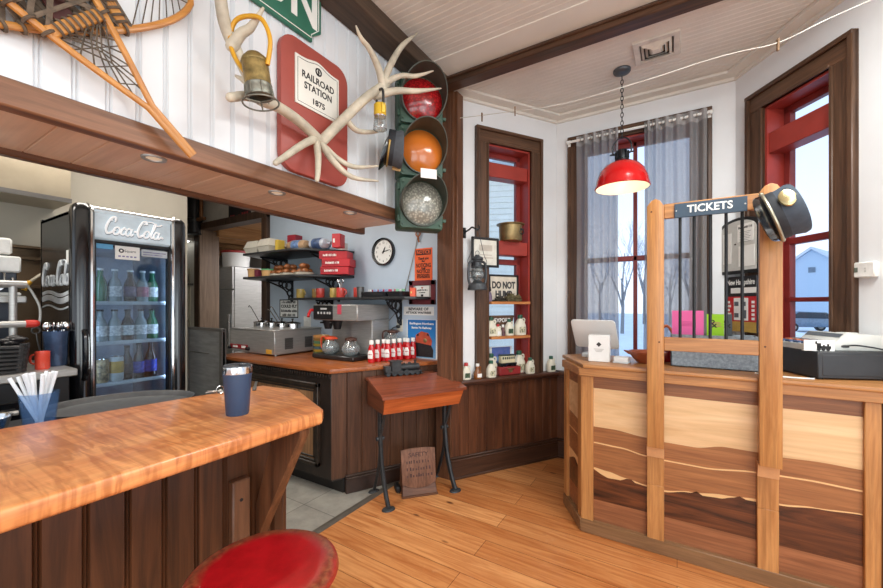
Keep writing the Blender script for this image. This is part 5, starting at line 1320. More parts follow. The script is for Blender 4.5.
s = thing('table_knife', 'thin dark knife lying on the bar beyond the tumbler', 'knife', (p1.x-.02, p1.y+.01, BT_), R(-35)); mb = MB(); mb.box((-.09, -.006, 0.001), (.06, .006, .004), .001); mb.box((.05, -.008, .0), (.12, .008, .009), .003); mb.done('knife', STEELD, s)
# stool
SZ_ = .765
s = thing('bar_stool', 'round wooden bar stool with a worn bright red seat', 'stool', (-.912, .605, 0))
t = NT('worn_red_seat'); v = t.coords(); ln = t.n('ShaderNodeVectorMath', operation='LENGTH'); sp = t.n('ShaderNodeSeparateXYZ'); t.l(v, sp.inputs[0]); cb = t.n('ShaderNodeCombineXYZ'); t.l(sp.outputs[0], cb.inputs[0]); t.l(sp.outputs[1], cb.inputs[1]); t.l(cb.outputs[0], ln.inputs[0])
n1 = t.noise(v, 14, 5, .7); n2 = t.noise(v, 70, 3, .6)
e_ = t.math('ADD', ln.outputs['Value'], t.math('MULTIPLY', t.math('SUBTRACT', n1, .5), .075))
wn = t.ramp(e_, [(.138, (0, 0, 0)), (.166, (1, 1, 1)), (.186, (.35, .35, .35))])
c = t.mix(t.math('MULTIPLY', wn, .85), t.ramp(n1, [(.3, lin((136, 8, 16))), (.7, lin((172, 16, 27)))]), t.ramp(n2, [(.35, lin((84, 46, 26))), (.65, lin((140, 92, 58)))]))
c = t.mix(t.ramp(t.noise(v, 46, 2), [(.735, (0, 0, 0)), (.76, (1, 1, 1))]), c, lin((206, 176, 150)))
t.bsdf(c, .28, 0, .5, n1, .1, .002, .35)
mb = MB(); mb.lathe([(0, -.036), (.165, -.036), (.18, -.030), (.187, -.018), (.183, -.006), (.17, .002), (.13, .001), (0, -.002)], 56); o = mb.done('seat', t.m, s, at=(0, 0, SZ_)); 
RW = wood('stool_leg_wood', (96, 30, 24), (140, 52, 40), 'Z', rough=.4)
for k in range(4):
    a = R(45+90*k); mb = MB(); mb.cyl((.10*math.cos(a), .10*math.sin(a), SZ_-.036), (.19*math.cos(a), .19*math.sin(a), 0), .02, .016, n=12); mb.done('leg', RW, s)
mb = MB(); mb.torus((0, 0, .26), .165, .009, n=32); mb.done('foot_ring', IRON, s)
# ------------------------------------------------------------------ school desk
DW = wood('desk_lid_wood', (112, 54, 34), (156, 84, 56), 'X', rough=.32, coat=.3); DF = wood('desk_front_wood', (164, 74, 34), (206, 108, 56), 'X', rough=.32, coat=.3); DS = wood('desk_side_wood', (84, 44, 28), (124, 70, 46), 'Y', rough=.4)
P0 = atD(384, 397.6, 2.65)     # front left top corner of the lid
s = thing('school_desk', 'old slant top wooden school desk on black iron legs', 'desk', (P0.x, P0.y, 0), aP)
# local: X along the panel, -Y to the room
zf, zbk = P0.z, P0.z+.075; L = .672
mb = MB(); mb.prism([(0, zf-.02), (0, zf), (.30, zbk), (.30, zbk-.02)], -.01, L+.01, .0, Matrix(((0, 0, 1, 0), (1, 0, 0, 0), (0, 1, 0, 0), (0, 0, 0, 1)))); mb.done('lid', DW, s)
mb = MB(); mb.box((-.005, .30, zbk-.022), (L+.005, .405, zbk), .004); b = mb.done('top_shelf', DW, s)
mb = MB(); mb.box((.06, .35, zbk), (L-.14, .362, zbk+.0012)); mb.lathe([(.0, .0), (.022, .0), (.024, .002), (.0, .003)], 16, TR((L-.07, .355, zbk))); mb.done('ink_well', INK, b)
mb = MB(); mb.loft([(.0+.01, .0+.01, zf-.02), (L-.01, .01, zf-.02), (L-.01, .03, zf-.02), (.01, .03, zf-.02)], [(.015, .05, zf-.135), (L-.03, .05, zf-.135), (L-.03, .07, zf-.135), (.015, .07, zf-.135)]); mb.done('front_board', DF, s)
for x in (.012, L-.03):
    mb = MB(); mb.prism([(.02, zf-.02), (.055, zf-.135), (.39, zf-.135), (.40, zbk-.02), (.30, zbk-.022)], x, x+.018, 0, Matrix(((0, 0, 1, 0), (1, 0, 0, 0), (0, 1, 0, 0), (0, 0, 0, 1)))); mb.done('side_board', DS, s)
mb = MB(); mb.box((.02, .38, zf-.135), (L-.02, .395, zbk-.02)); mb.box((.02, .06, zf-.137), (L-.02, .39, zf-.125)); mb.done('box_back', DS, s)
for x in (.045, L-.075):
    mb = MB(); ztop = zf-.135
    mb.tube(curve([(x, .20, ztop), (x, .20, ztop-.15), (x, .19, .42), (x, .16, .26), (x, .09, .10), (x, .03, .012)], 6), [.026]*31, 8, flat=.6)
    mb.tube(curve([(x, .20, .36), (x, .22, .25), (x, .28, .10), (x, .33, .012)], 6), .016, 8, flat=.6)
    mb.tube(curve([(x, .20, ztop-.22), (x, .14, ztop-.1), (x, .10, ztop)], 5), .011, 8); mb.box((x-.012, .08, ztop-.012), (x+.012, .36, ztop))
    mb.lathe([(0, 0), (.05, 0), (.045, .01), (.02, .018), (0, .02)], 16, TR((x, .03, 0)) @ Matrix.Diagonal((1, .7, 1, 1))); mb.lathe([(0, 0), (.045, 0), (.04, .01), (.02, .018), (0, .02)], 16, TR((x, .33, 0)) @ Matrix.Diagonal((1, .7, 1, 1)))
    mb.cyl((x-.03, .20, .45), (x+.03, .20, .45), .016, n=10)
    mb.done('leg', GREYIRON, s)
# model locomotive on the desk
def M_(o): return o
TRN = P('cast_train_grey', (58, 60, 62), .5, .3, var=.2, scale=30)
def loco(s, L_, mat, wheelm=None):
    u = L_
    mb = MB(); mb.cyl((-.1*u, 0, .2*u), (.4*u, 0, .2*u), .085*u, n=18); mb.cyl((.4*u, 0, .2*u), (.42*u, 0, .2*u), .07*u, n=16)
    mb.box((-.48*u, -.12*u, .09*u), (.46*u, .12*u, .12*u), .004*u); mb.done('boiler', mat, s)
    mb = MB(); mb.box((-.33*u, -.115*u, .12*u), (-.09*u, .115*u, .36*u), .006*u); mb.box((-.37*u, -.135*u, .355*u), (-.06*u, .135*u, .38*u), .006*u); mb.done('cab', mat, s)
    mb = MB(); mb.box((-.5*u, -.1*u, .12*u), (-.35*u, .1*u, .25*u), .005*u); mb.done('tender', mat, s)
    mb = MB(); mb.lathe([(.03*u, .26*u), (.028*u, .32*u), (.045*u, .37*u), (.04*u, .37*u), (0, .35*u)], 14, TR((.32*u, 0, 0))); mb.lathe([(.04*u, .26*u), (.038*u, .31*u), (.0, .33*u)], 14, TR((.16*u, 0, 0))); mb.lathe([(.03*u, .26*u), (.03*u, .3*u), (.0, .32*u)], 14, TR((.02*u, 0, 0))); mb.done('chimney', mat, s)
    for x, r_ in ((-.42, .05), (-.26, .075), (-.1, .075), (.06, .075), (.22, .05), (.36, .05)):
        mb = MB(); 
        for sy in (-1, 1): mb.torus((x*u, sy*.095*u, r_*u), r_*u*.86, .012*u, 'Y', 18, 6); mb.cyl((x*u, sy*.088*u, r_*u), (x*u, sy*.10*u, r_*u), r_*u*.8, n=14); mb.cyl((x*u, sy*.1*u, r_*u), (x*u, sy*.118*u, r_*u), .016*u, n=8)
        mb.done('wheel', wheelm or mat, s)
    mb = MB()
    for sy in (-1, 1): mb.box((-.28*u, sy*.112*u-.006*u, .07*u), (.24*u, sy*.112*u+.006*u, .085*u)); mb.box((.1*u, sy*.1*u-.02*u, .05*u), (.3*u, sy*.1*u+.02*u, .1*u), .005*u)
    mb.done('drive_rod', mat, s)
    mb = MB(); mb.loft([(.44*u, -.1*u, .01*u), (.54*u, 0, .01*u), (.44*u, .1*u, .01*u)], [(.44*u, -.06*u, .1*u), (.47*u, 0, .1*u), (.44*u, .06*u, .1*u)]); mb.done('cowcatcher', mat, s)
mid = Matrix.Translation(s.location) @ Matrix.Rotation(aP, 4, 'Z') @ Vector((.295, .337, zbk))
s2 = thing('model_locomotive', 'dark grey cast model steam locomotive on top of the school desk', 'model train', mid+Vector((0, 0, .0015)), aP-R(5))
loco(s2, .315, TRN)
# wooden stand with worn stencil
a, b = onZ(402, 497.5, 0), onZ(437, 492.5, 0)
m = (a+b)/2; wv = (b-a).length
s = thing('wooden_stand', 'worn wooden box with stencilled slanted front on the floor under the desk', 'box', (m.x, m.y, 0), math.atan2(b.y-a.y, b.x-a.x))
OW = wood('weathered_box_wood', (98, 62, 44), (142, 98, 74), 'Z', rough=.6, grain=.4)
w_ = wv/2
hT = .345
mb = MB()
poly = [(-w_*.98, 0), (w_*.98, 0), (w_*1.0, hT*.55), (w_*.9, hT-.02), (w_*.5, hT), (-w_*.55, hT+.003), (-w_*.95, hT-.012)]
TT = TR((0, .02, .085), rx=78)
pl2 = [(-w_*.96, .0+.0), (-w_*.5, -.028), (0, -.036), (w_*.5, -.028), (w_*.96, .0), (w_*1.0, .245), (w_*.5, .255), (-w_*.5, .255), (-w_*1.0, .245)]
mb.prism(pl2, -.010, .012, .003, TT); fb = mb.done('slanted_board', OW, s)
mb = MB()
mb.text('SAFETY', .044, TT @ TR((0, .205, .0125)), .0004, width=w_*1.15, bold=.001)
random.seed(3)
for z in (.155, .105, .058):       # stencil lines worn past reading
    x = -w_*.7
    while x < w_*.7:
        mb.box((x, z-.012, .0121), (x+.008+random.random()*.006, z+.014*random.random(), .0127), 0, TT); x += .016+.01*random.random()
mb.done('stencil', P('faded_stencil', (84, 52, 42), .7, var=.3, scale=30), fb)
mb = MB(); mb.loft([(-w_*.98, -.02, 0), (w_*.98, -.02, 0), (w_*.98, .13, 0), (-w_*.98, .13, 0)], [(-w_*.92, .03, .09), (w_*.92, .03, .09), (w_*.92, .12, .24), (-w_*.92, .12, .24)]); mb.box((-w_*1.02, -.03, 0), (w_*1.02, .0, .012), .003); mb.done('wedge_box', wood('old_box_brown', (82, 50, 34), (124, 82, 58), 'X', rough=.55), s)
mb = MB(); mb.box((-w_*1.25, .06, 0), (-w_*.96, .16, .05), .01); mb.done('side_block', IRON, s)
# ================================================================== bay: things on and by the left window
JUG = P('cream_jug_plastic', (226, 220, 200), .4, var=.04); GCAP = P('green_cap', (34, 88, 64), .4); RCAP = P('red_cap', (190, 36, 40), .4)
JL = P('jug_label_print', (196, 190, 160), .5, var=.7, scale=60); JG = P('jug_print_green', (70, 92, 66), .5, var=.4, scale=60)
def jug(label, loc, h=.15, rz=0, capm=None, lab=None, group='syrup jugs by the window'):
    s = thing('syrup_jug', label, 'jug', loc, rz, group); k = h/.15
    mb = MB(); rows = []
    for z, rx, ry in ((0, .040, .030), (.005, .045, .034), (.05, .046, .035), (.075, .043, .032), (.10, .030, .025), (.118, .017, .017), (.128, .016, .016)):
        rows.append([(k*rx*(abs(math.cos(2*PI*i/20))**.75)*(1 if math.cos(2*PI*i/20) >= 0 else -1), k*ry*(abs(math.sin(2*PI*i/20))**.75)*(1 if math.sin(2*PI*i/20) >= 0 else -1), k*z) for i in range(20)])
    for a, b in zip(rows, rows[1:]): mb.loft(a, b, capA=a is rows[0], capB=b is rows[-1])
    mb.done('body', JUG, s)
    mb = MB(); mb.tube(curve([(k*.016, 0, k*.12), (k*.036, 0, k*.122), (k*.042, 0, k*.105), (k*.034, 0, k*.09)], 5), k*.0055, 8); mb.done('handle', JUG, s)
    mb = MB(); mb.lathe([(k*.018, k*.122), (k*.0185, k*.125), (k*.0185, k*.146), (k*.016, k*.15), (0, k*.15)], 18); mb.done('cap', capm or GCAP, s)
    mb = MB(); mb.box((-k*.028, -k*.037, k*.02), (k*.022, -k*.034, k*.062), .001); mb.done('label', lab or JL, s)
    return s
def bl(px, py, off, z): 
    p = onW(BL, px, py, off); return Vector((p.x, p.y, z))
SL = .8185; rzL = BL[2]
jug('cream jug with a red cap on the wainscot ledge beside the school desk', bl(466, 375, .045, SL), .14, rzL, RCAP, JG)
s = thing('syrup_bottle', 'small amber glass bottle with a white cap on the wainscot ledge', 'bottle', bl(477.5, 375, .045, SL), rzL)
mb = MB(); mb.lathe([(0, 0), (.034, 0), (.038, .01), (.036, .05), (.014, .085), (.012, .105), (0, .105)], 20); mb.tube(curve([(.013, 0, .095), (.03, 0, .095), (.03, 0, .075), (.022, 0, .07)], 4), .004, 6); mb.done('glass_body', P('amber_syrup_glass', (140, 82, 36), .12, var=.2, coat=.6), s)
mb = MB(); mb.lathe([(.015, .103), (.016, .105), (.016, .125), (0, .126)], 16); mb.done('cap', PAPER, s)
mb = MB(); mb.box((-.02, -.039, .015), (.02, -.034, .045)); mb.done('label', PAPER, s)
s = thing('porcelain_figure', 'tiny white porcelain figure at the left end of the wainscot ledge', 'figurine', bl(460, 376, .06, SL), rzL)
mb = MB(); mb.lathe([(0, 0), (.018, 0), (.02, .02), (.01, .05), (.013, .062), (.009, .078), (0, .082)], 14); mb.done('figure', PAPER, s)
jug('cream jug with a green cap at the front left corner of the window sill', bl(491, 374, .05, SL), .145, rzL)
jug('cream jug with a green cap behind the front left one on the window sill', bl(491, 366, -.045, SL), .19, rzL)
jug('cream jug with a green cap behind the toy bus, right side of the window sill', bl(519, 364, -.05, SL), .20, rzL)
jug('small cream jug with a green cap right of the red case on the window sill', bl(530, 371, .045, SL), .145, rzL)
jug('small cream jug with a green cap alone on the ledge in the bay corner', bl(551, 371, .05, SL), .145, rzL, None, JG)
s = thing('red_case', 'small dark red case with a clasp on the window sill', 'case', bl(508, 372, .0, SL), rzL)
mb = MB(); mb.box((-.115, -.04, 0), (.115, .04, .075), .008); mb.done('case', P('case_red_leather', (150, 44, 44), .45, var=.12), s)
mb = MB(); mb.box((-.02, -.044, .025), (.02, -.039, .05), .002); mb.tube(curve([(-.035, -.04, .055), (-.025, -.055, .062), (.025, -.055, .062), (.035, -.04, .055)], 4), .004, 6); mb.done('clasp', BRASS, s)
s = thing('toy_railcar', 'cream and black toy railcar standing on the red case', 'toy', bl(507, 360, .0, SL+.0755), rzL)
mb = MB(); mb.box((-.09, -.028, .018), (.09, .028, .03), .002)
for x in (-.07, -.04, .04, .07): mb.cyl((x, -.03, .012), (x, .03, .012), .012, n=12)
mb.done('chassis', BLACK, s)
mb = MB(); mb.box((-.075, -.026, .03), (.075, .026, .095), .006); b = mb.done('car_body', P('toy_cream', (222, 212, 176), .4), s)
mb = MB(); mb.box((-.078, -.028, .095), (.078, .028, .104), .003)
for i in range(6): mb.box((-.065+.023*i, -.0275, .065), (-.05+.023*i, -.025, .085))
mb.done('windows_and_roof', P('toy_dark', (52, 66, 60), .4), b)
q = bl(501, 362, -.10, SL)
s = thing('train_picture', 'blue and purple night train picture leaning behind the toy railcar', 'picture', q, rzL)
mb = MB(); mb.box((-.12, 0, .02), (.12, .012, .24), .002); mb.done('white_board', PAPER, s)
t = NT('night_print'); v = t.coords(); n_ = t.noise(v, 24, 5, .7); m2 = t.noise(v, 9, 2)
c = t.mix(m2, t.ramp(n_, [(.3, lin((52, 58, 110))), (.5, lin((96, 92, 150))), (.7, lin((150, 110, 140)))]), lin((80, 120, 190))); t.bsdf(c, .4)
mb = MB(); mb.box((-.10, -.004, .06), (.10, .0, .235), .001); mb.done('print', t.m, s)
mb = MB(); mb.box((-.05, -.006, .11), (.0, -.003, .15)); mb.box((.0, -.006, .12), (.06, -.003, .14)); mb.box((-.08, -.006, .10), (.08, -.003, .105)); mb.done('pale_engine', P('pale_blue_print', (130, 180, 236), .4), s)
# shelves in the window recess
SHW = wood('honey_shelf', (180, 108, 56), (214, 146, 88), 'X', rough=.4)
for z, lb in ((1.472, 'upper honey coloured shelf in the narrow window, with model trains'), (1.165, 'lower honey coloured shelf in the narrow window, with syrup jugs')):
    c = wl(BL, .6115, z-.024)
    s = thing('window_shelf', lb, 'shelf', c, rzL)
    mb = MB(); mb.box((-.21, -.04, 0), (.21, .112, .024), .003); mb.done('board', SHW, s)
    mb = MB(); mb.box((-.211, .02, -.02), (-.195, .11, 0)); mb.box((.195, .02, -.02), (.211, .11, 0)); mb.done('cleats', REDP, s)
z = 1.1655
jug('cream jug with a green cap and scenic label, leftmost on the lower window shelf', bl(491, 336, -.02, z), .17, rzL)
jug('tiny white jug with a red cap on the lower window shelf', bl(498, 336, .0, z), .105, rzL, RCAP, PAPER)
s = thing('maple_figure', 'tiny dark bottle between the jugs on the lower window shelf', 'bottle', bl(503, 336, .0, z), rzL)
mb = MB(); mb.lathe([(0, 0), (.02, 0), (.022, .03), (.009, .055), (.009, .08), (0, .08)], 14); mb.done('body', P('dark_mauve_glass', (112, 70, 74), .3, var=.4, scale=40), s); mb = MB(); mb.lathe([(.011, .078), (.012, .10), (0, .10)], 12); mb.done('cap', PAPER, s)
jug('cream jug with a green cap, second from right on the lower window shelf', bl(509, 336, -.02, z), .15, rzL, None, JG)
jug('largest cream jug, rightmost on the lower window shelf', bl(520, 335, -.02, z), .185, rzL, None, JL)
s = thing('wood_crate', 'dark wooden crate board with stencilled letters behind the jugs on the lower window shelf', 'crate', bl(501, 336, -.088, z), rzL)
mb = MB(); mb.loft([(-.10, -.015, 0), (.08, -.015, 0), (.08, .015, 0), (-.10, .015, 0)], [(-.12, -.02, .17), (.13, -.02, .17), (.13, .015, .17), (-.12, .015, .17)]); mb.box((-.125, -.024, .165), (.135, .02, .18), .003); mb.done('boards', wood('crate_wood', (74, 50, 38), (112, 82, 64), 'X', rough=.6), s)
mb = MB(); mb.text('EXPORT', .05, TR((0, -.0215, .135), rx=90), .0005, width=.17, bold=.001); mb.done('stencil', PAPER, s)
z = 1.4725
s, sh, w, h = frame('railway_notice', 'framed notice with bold grey capitals behind the model trains', 'sign', BL, (488, 271), (517.5, 298.5), BLACK, .016, P('notice_cream', (222, 212, 194), .6), -.108)
s.location.z = z; h2 = h
mb = MB(); mb.text('DO NOT', .085, TR((0.0, -.010, h*.60), rx=90), .0008, width=w*.78, bold=.004); mb.text('HUMP', .085, TR((0.0, -.010, h*.26), rx=90), .0008, width=w*.56, bold=.004); mb.done('lettering', P('notice_grey_ink', (62, 60, 60), .6), sh)
s = thing('model_locomotive', 'bronze model steam locomotive, right one on the upper window shelf', 'model train', bl(514, 301, -.015, z), rzL+R(8)); loco(s, .19, P('bronze_train', (126, 116, 84), .45, .5, var=.35, scale=50))
s = thing('model_locomotive', 'small dark model locomotive in the middle of the upper window shelf', 'model train', bl(501, 301, -.015, z), rzL); loco(s, .12, P('dark_brass_train', (74, 68, 56), .45, .5, var=.5, scale=60))
s = thing('station_figure', 'little purple and black figure at the left end of the upper window shelf', 'figurine', bl(489.5, 301, .0, z), rzL)
mb = MB(); mb.lathe([(0, 0), (.022, 0), (.024, .04), (.016, .075), (.006, .085)], 14); mb.done('coat', P('figure_purple', (122, 104, 130), .5, var=.3, scale=40), s); mb = MB(); mb.ball((0, 0, .1), .016); mb.lathe([(.02, .112), (.012, .114), (.011, .128), (0, .13)], 12); mb.done('head', INK, s)
# brass pot on the lower red bar
p = bl(510.5, 241, -.01, 2.0155)
s = thing('brass_pot', 'aged brass pot with a ring handle on the red bar of the narrow window', 'pot', p, rzL); s.scale = (.88, .88, 1.0)
mb = MB(); mb.lathe([(0, 0), (.108, 0), (.114, .008), (.118, .14), (.142, .146), (.144, .152), (.138, .154), (.112, .148), (.106, .01), (0, .008)], 40); mb.done('body', BRASS, s)
mb = MB(); mb.torus((.06, -.107, .075), .024, .005, 'Y', 18, 6, sc=(1.1, .8)); mb.box((.035, -.112, .09), (.085, -.098, .105), .003); mb.done('ring_handle', IRON, s)
# picture behind the lantern, hook, lantern
s, sh, w, h = frame('picture_frame', 'black framed print hanging on the window casing behind the lantern', 'picture frame', BL, (471, 236.5), (498, 268), BLACK, .02, P('print_cream', (222, 218, 206), .6), .047, .018)
mb = MB(); mb.box((-w*.2, -.0095, h*.3), (w*.3, -.0085, h*.34)); mb.box((-w*.2, -.0095, h*.4), (w*.25, -.0085, h*.43)); mb.box((-.06, -.0095, h*.55), (.07, -.0085, h*.75)); mb.done('faint_print', P('faint_ink', (196, 186, 172), .7), sh)
p = onW(BL, 463.5, 233, .0)
ph = onW(BL, 477, 226, .16)
s = thing('wall_hook', 'black iron scroll hook on the white wall holding the lantern', 'hook', p, rzL)
dx = (ph.x-p.x)*math.cos(rzL)+(ph.y-p.y)*math.sin(rzL); dz = ph.z-p.z
mb = MB(); mb.box((-.02, -.012, -.045), (.02, 0, .045), .004); mb.ball((0, -.015, .03), .012); mb.ball((0, -.015, -.03), .012)
mb.tube(curve([(0, -.01, 0), (.02, -.06, .02), (dx*.5, -.11, .03), (dx*.8, -.15, .012), (dx, -.165, .0), (dx+.018, -.168, .018), (dx+.008, -.166, .04)], 5), .007, 8); mb.torus((-.02, -.02, 0), .025, .006, 'Y', 14, 6); mb.done('hook', IRON, s)
lz = onW(BL, 477, 290, .165); topz = p.z
hk = Matrix.Translation(p) @ Matrix.Rotation(rzL, 4, 'Z') @ Vector((dx, -.165, .002))
s = thing('kerosene_lantern', 'grey iron kerosene lantern with a glass globe hanging from the wall hook', 'lantern', (hk.x, hk.y, lz.z), rzL)
hL = hk.z-lz.z
LI = P('lantern_grey_iron', (74, 77, 80), .5, .4, var=.2, scale=24)
mb = MB(); mb.lathe([(0, 0), (.078, 0), (.08, .008), (.076, .02), (.07, .05), (.04, .062), (.03, .075), (0, .075)], 28); mb.done('fuel_tank', LI, s)
mb = MB(); mb.lathe([(.03, .078), (.05, .10), (.055, .13), (.045, .17), (.035, .18), (.033, .18), (.043, .168), (.052, .13), (.047, .10), (.028, .08)], 24); mb.done('glass_globe', CLEAR, s)
mb = MB(); mb.lathe([(.05, .18), (.048, .188), (.034, .195), (.036, .225), (.045, .23), (.04, .24), (.05, .25), (.046, .262), (.02, .275), (.018, .285), (0, .288)], 24); mb.done('chimney', LI, s)
for sg in (-1, 1):
    mb = MB(); mb.tube(curve([(sg*.062, 0, .03), (sg*.08, 0, .08), (sg*.082, 0, .16), (sg*.074, 0, .215), (sg*.045, 0, .235)], 6), .0105, 8); mb.done('side_tube', LI, s)
mb = MB()
for z in (.10, .15): mb.torus((0, 0, z), .06, .0025, n=24)
for sg in (-1, 1): mb.cyl((sg*.055, -.02, .09), (sg*.055, -.02, .17), .0025, n=6)
mb.tube([(.0, 0, .07), (.0, 0, .12)], .008, 8); mb.done('globe_guard', LI, s)
mb = MB(); mb.tube(curve([(-.082, 0, .20), (-.088, 0, .24), (-.06, 0, .30), (-.01, 0, hL-.002), (0.0, 0, hL), (.01, 0, hL-.002), (.06, 0, .30), (.088, 0, .24), (.082, 0, .20)], 5), .0025, 6); mb.torus((0, 0, .30), .018, .002, 'Y', 14, 6); mb.done('bail', LI, s)
# clothes line with pegs
cl = [(-1.497, 2.66, 2.956), (-1.0, 2.66, 2.875), (-.55, 2.66, 2.842), (-.1, 2.66, 2.842), (.302, 2.66, 2.868), (.55, 2.66, 2.90), (.80, 2.66, 2.945), (1.0, 2.66, 2.985)]
c0 = onY(460, 118, 2.66)
cl = [tuple(onY(x, y, 2.66)) for x, y in ((460, 118), (500, 113), (560, 104.5), (640, 82), (705, 61), (740, 51.5), (780, 42), (830, 18))]
e_ = Vector(cl[-1])+Vector((.24, 0, .05)); cl.append(tuple(e_))
s = thing('clothes_line', 'white string stretched across the bay just under the ceiling', 'string', (0, 0, 0))
mb = MB(); mb.tube(curve(cl, 5), .0026, 6); mb.done('string', P('white_string', (226, 222, 212), .7), s)
PEG = wood('peg_wood', (104, 78, 54), (142, 110, 80), 'Z', rough=.6); k0 = None
for (x, y, lb) in ((482, 116, 'wooden clothes peg on the string, nearest the dark post'), (515, 110, 'wooden clothes peg on the string above the narrow window'), (778, 43, 'wooden clothes peg on the string beside the right window')):
    p = onY(x, y, 2.66)
    if k0 is None:
        k0 = thing('clothes_peg', lb, 'clothes peg', p, R(10), 'clothes pegs on the string')
        for sg in (-1, 1): mb = MB(); mb.loft([(-.006, sg*.002, -.055), (.006, sg*.002, -.055), (.006, sg*.007, -.055), (-.006, sg*.007, -.055)], [(-.006, sg*.004, .03), (.006, sg*.004, .03), (.006, sg*.012, .03), (-.006, sg*.012, .03)]); mb.done('jaw', PEG, k0)
        mb = MB(); mb.torus((0, 0, -.005), .008, .0018, 'X', 12, 5); mb.done('spring', STEEL, k0); k0.scale = (.75,)*3
    else: clone(k0, p, R(20), lb)
# pendant lamp
p = onZ(622, 70, CZ)
s = thing('pendant_lamp', 'red dome pendant lamp hanging on a black chain in the bay', 'pendant lamp', (p.x, p.y, 2.325))
hp = CZ-2.325
mb = MB(); mb.lathe([(0, hp-.035), (.03, hp-.033), (.055, hp-.022), (.062, hp-.012), (.062, hp-.0005), (0, hp-.0005)], 32); mb.done('canopy', P('canopy_grey_iron', (92, 98, 104), .4, .5), s)
mb = MB(); z = .40; k = 0
while z < hp-.03: 
    pts = [(0, .0, 0)]
    c = [(.0095*math.cos(2*PI*i/12), .019*math.sin(2*PI*i/12)) for i in range(12)]
    mb.tube([((x if k % 2 else 0), (0 if k % 2 else x), z+y) for x, y in c], .0028, 6, True); z += .031; k += 1
mb.done('chain', IRON, s)
RSH = P('pendant_red_enamel', (206, 24, 26), .14, var=.04, coat=.6)
mb = MB(); mb.lathe([(.185, 0), (.193, .004), (.19, .018), (.183, .04), (.182, .05), (.176, .075), (.155, .13), (.12, .17), (.075, .195), (.045, .20)], 56); sh = mb.done('shade', RSH, s)
mb = MB(); mb.lathe([(.185, .001), (.178, .03), (.17, .075), (.15, .125), (.115, .165), (.07, .19), (0, .195)], 56); mb.done('shade_lining', P('enamel_white', (236, 230, 214), .35, var=.02), sh)
mb = MB(); mb.lathe([(.045, .195), (.052, .20), (.05, .215), (.04, .222), (.04, .275), (.03, .29), (0, .292)], 24)
for k in range(8): a = 2*PI*k/8; mb.box((.036, -.004, .222), (.05, .004, .28), 0, TR(rz=45*k))
mb.done('socket_housing', P('socket_black', (30, 32, 36), .4, .3), s)
mb = MB(); mb.tube(curve([(-.04, 0, .26), (-.062, 0, .27), (-.062, 0, .33), (-.03, 0, .375), (0, 0, .38), (.03, 0, .375), (.062, 0, .33), (.062, 0, .27), (.04, 0, .26)], 6), .006, 8); mb.cyl((-.085, 0, .265), (.085, 0, .265), .006, n=8); mb.torus((0, 0, .392), .012, .004, 'X', 14, 6); mb.done('yoke', MATS['socket_black'], s)
mb = MB(); mb.ball((0, 0, .10), .03); mb.lathe([(.02, .12), (.018, .17), (0, .18)], 12); mb.done('bulb', P('bulb_glow', (255, 240, 214), .4, emis=1.0), s)
point('pendant_bulb', (p.x, p.y, 2.325+.055), 1.6, (255, 232, 200), .03)
# ceiling vent
a, b = Vector((-.262, 2.893)), Vector((.02, 3.175))
s = thing('ceiling_vent', 'square white louvred air vent in the bay ceiling', 'vent', ((a.x+b.x)/2, (a.y+b.y)/2, CZ-.001))
mb = MB(); Hh = .141
def sq(mb, r0, r1, z0, z1):
    o = [(-r0, -r0, z0), (r0, -r0, z0), (r0, r0, z0), (-r0, r0, z0)]; i = [(-r1, -r1, z1), (r1, -r1, z1), (r1, r1, z1), (-r1, r1, z1)]
    mb.add(o+i, [[k, (k+1) % 4, 4+(k+1) % 4, 4+k] for k in range(4)])
sq(mb, Hh, Hh-.004, 0, -.012); sq(mb, Hh-.004, .104, -.012, -.014); sq(mb, .104, .10, -.014, 0); mb.done('frame', P('vent_white', (222, 216, 206), .45), s)
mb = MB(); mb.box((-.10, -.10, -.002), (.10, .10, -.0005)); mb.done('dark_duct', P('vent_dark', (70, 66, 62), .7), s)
for r_ in (.092, .068, .044):
    mb = MB(); sq(mb, r_, r_-.016, -.004, -.022); sq(mb, r_-.001, r_-.0165, -.004, -.022); mb.done('louvre', MATS['vent_white'], s)
mb = MB(); mb.box((-.026, -.026, -.023), (.026, .026, -.02), .001); mb.done('centre_plate', MATS['vent_white'], s)
# curtains
def curtain_mat():
    t = NT('sheer_grey_curtain'); v = t.coords((1, 1, 1)); wv = t.noise(t.coords((160, 160, 260)), 1, 2); f = t.noise(v, 3, 2)
    c = t.ramp(wv, [(.3, lin((160, 158, 158))), (.7, lin((190, 187, 185)))])
    df = t.n('ShaderNodeBsdfDiffuse'); tl = t.n('ShaderNodeBsdfTranslucent'); t.l(c, df.inputs[0]); t.l(c, tl.inputs[0])
    tr = t.n('ShaderNodeBsdfTransparent'); tr.inputs[0].default_value = lin((205, 206, 212))
    m1 = t.n('ShaderNodeMixShader'); m1.inputs[0].default_value = .35; t.l(df.outputs[0], m1.inputs[1]); t.l(tl.outputs[0], m1.inputs[2])
    m2 = t.n('ShaderNodeMixShader'); t.l(t.math('ADD', t.math('MULTIPLY', wv, .22), .26), m2.inputs[0]); t.l(tr.outputs[0], m2.inputs[2]); t.l(m1.outputs[0], m2.inputs[1])
    t.l(m2.outputs[0], t.out.inputs[0]); return t.m
CUR = curtain_mat()
RODY, RODZ = 3.635, 2.945
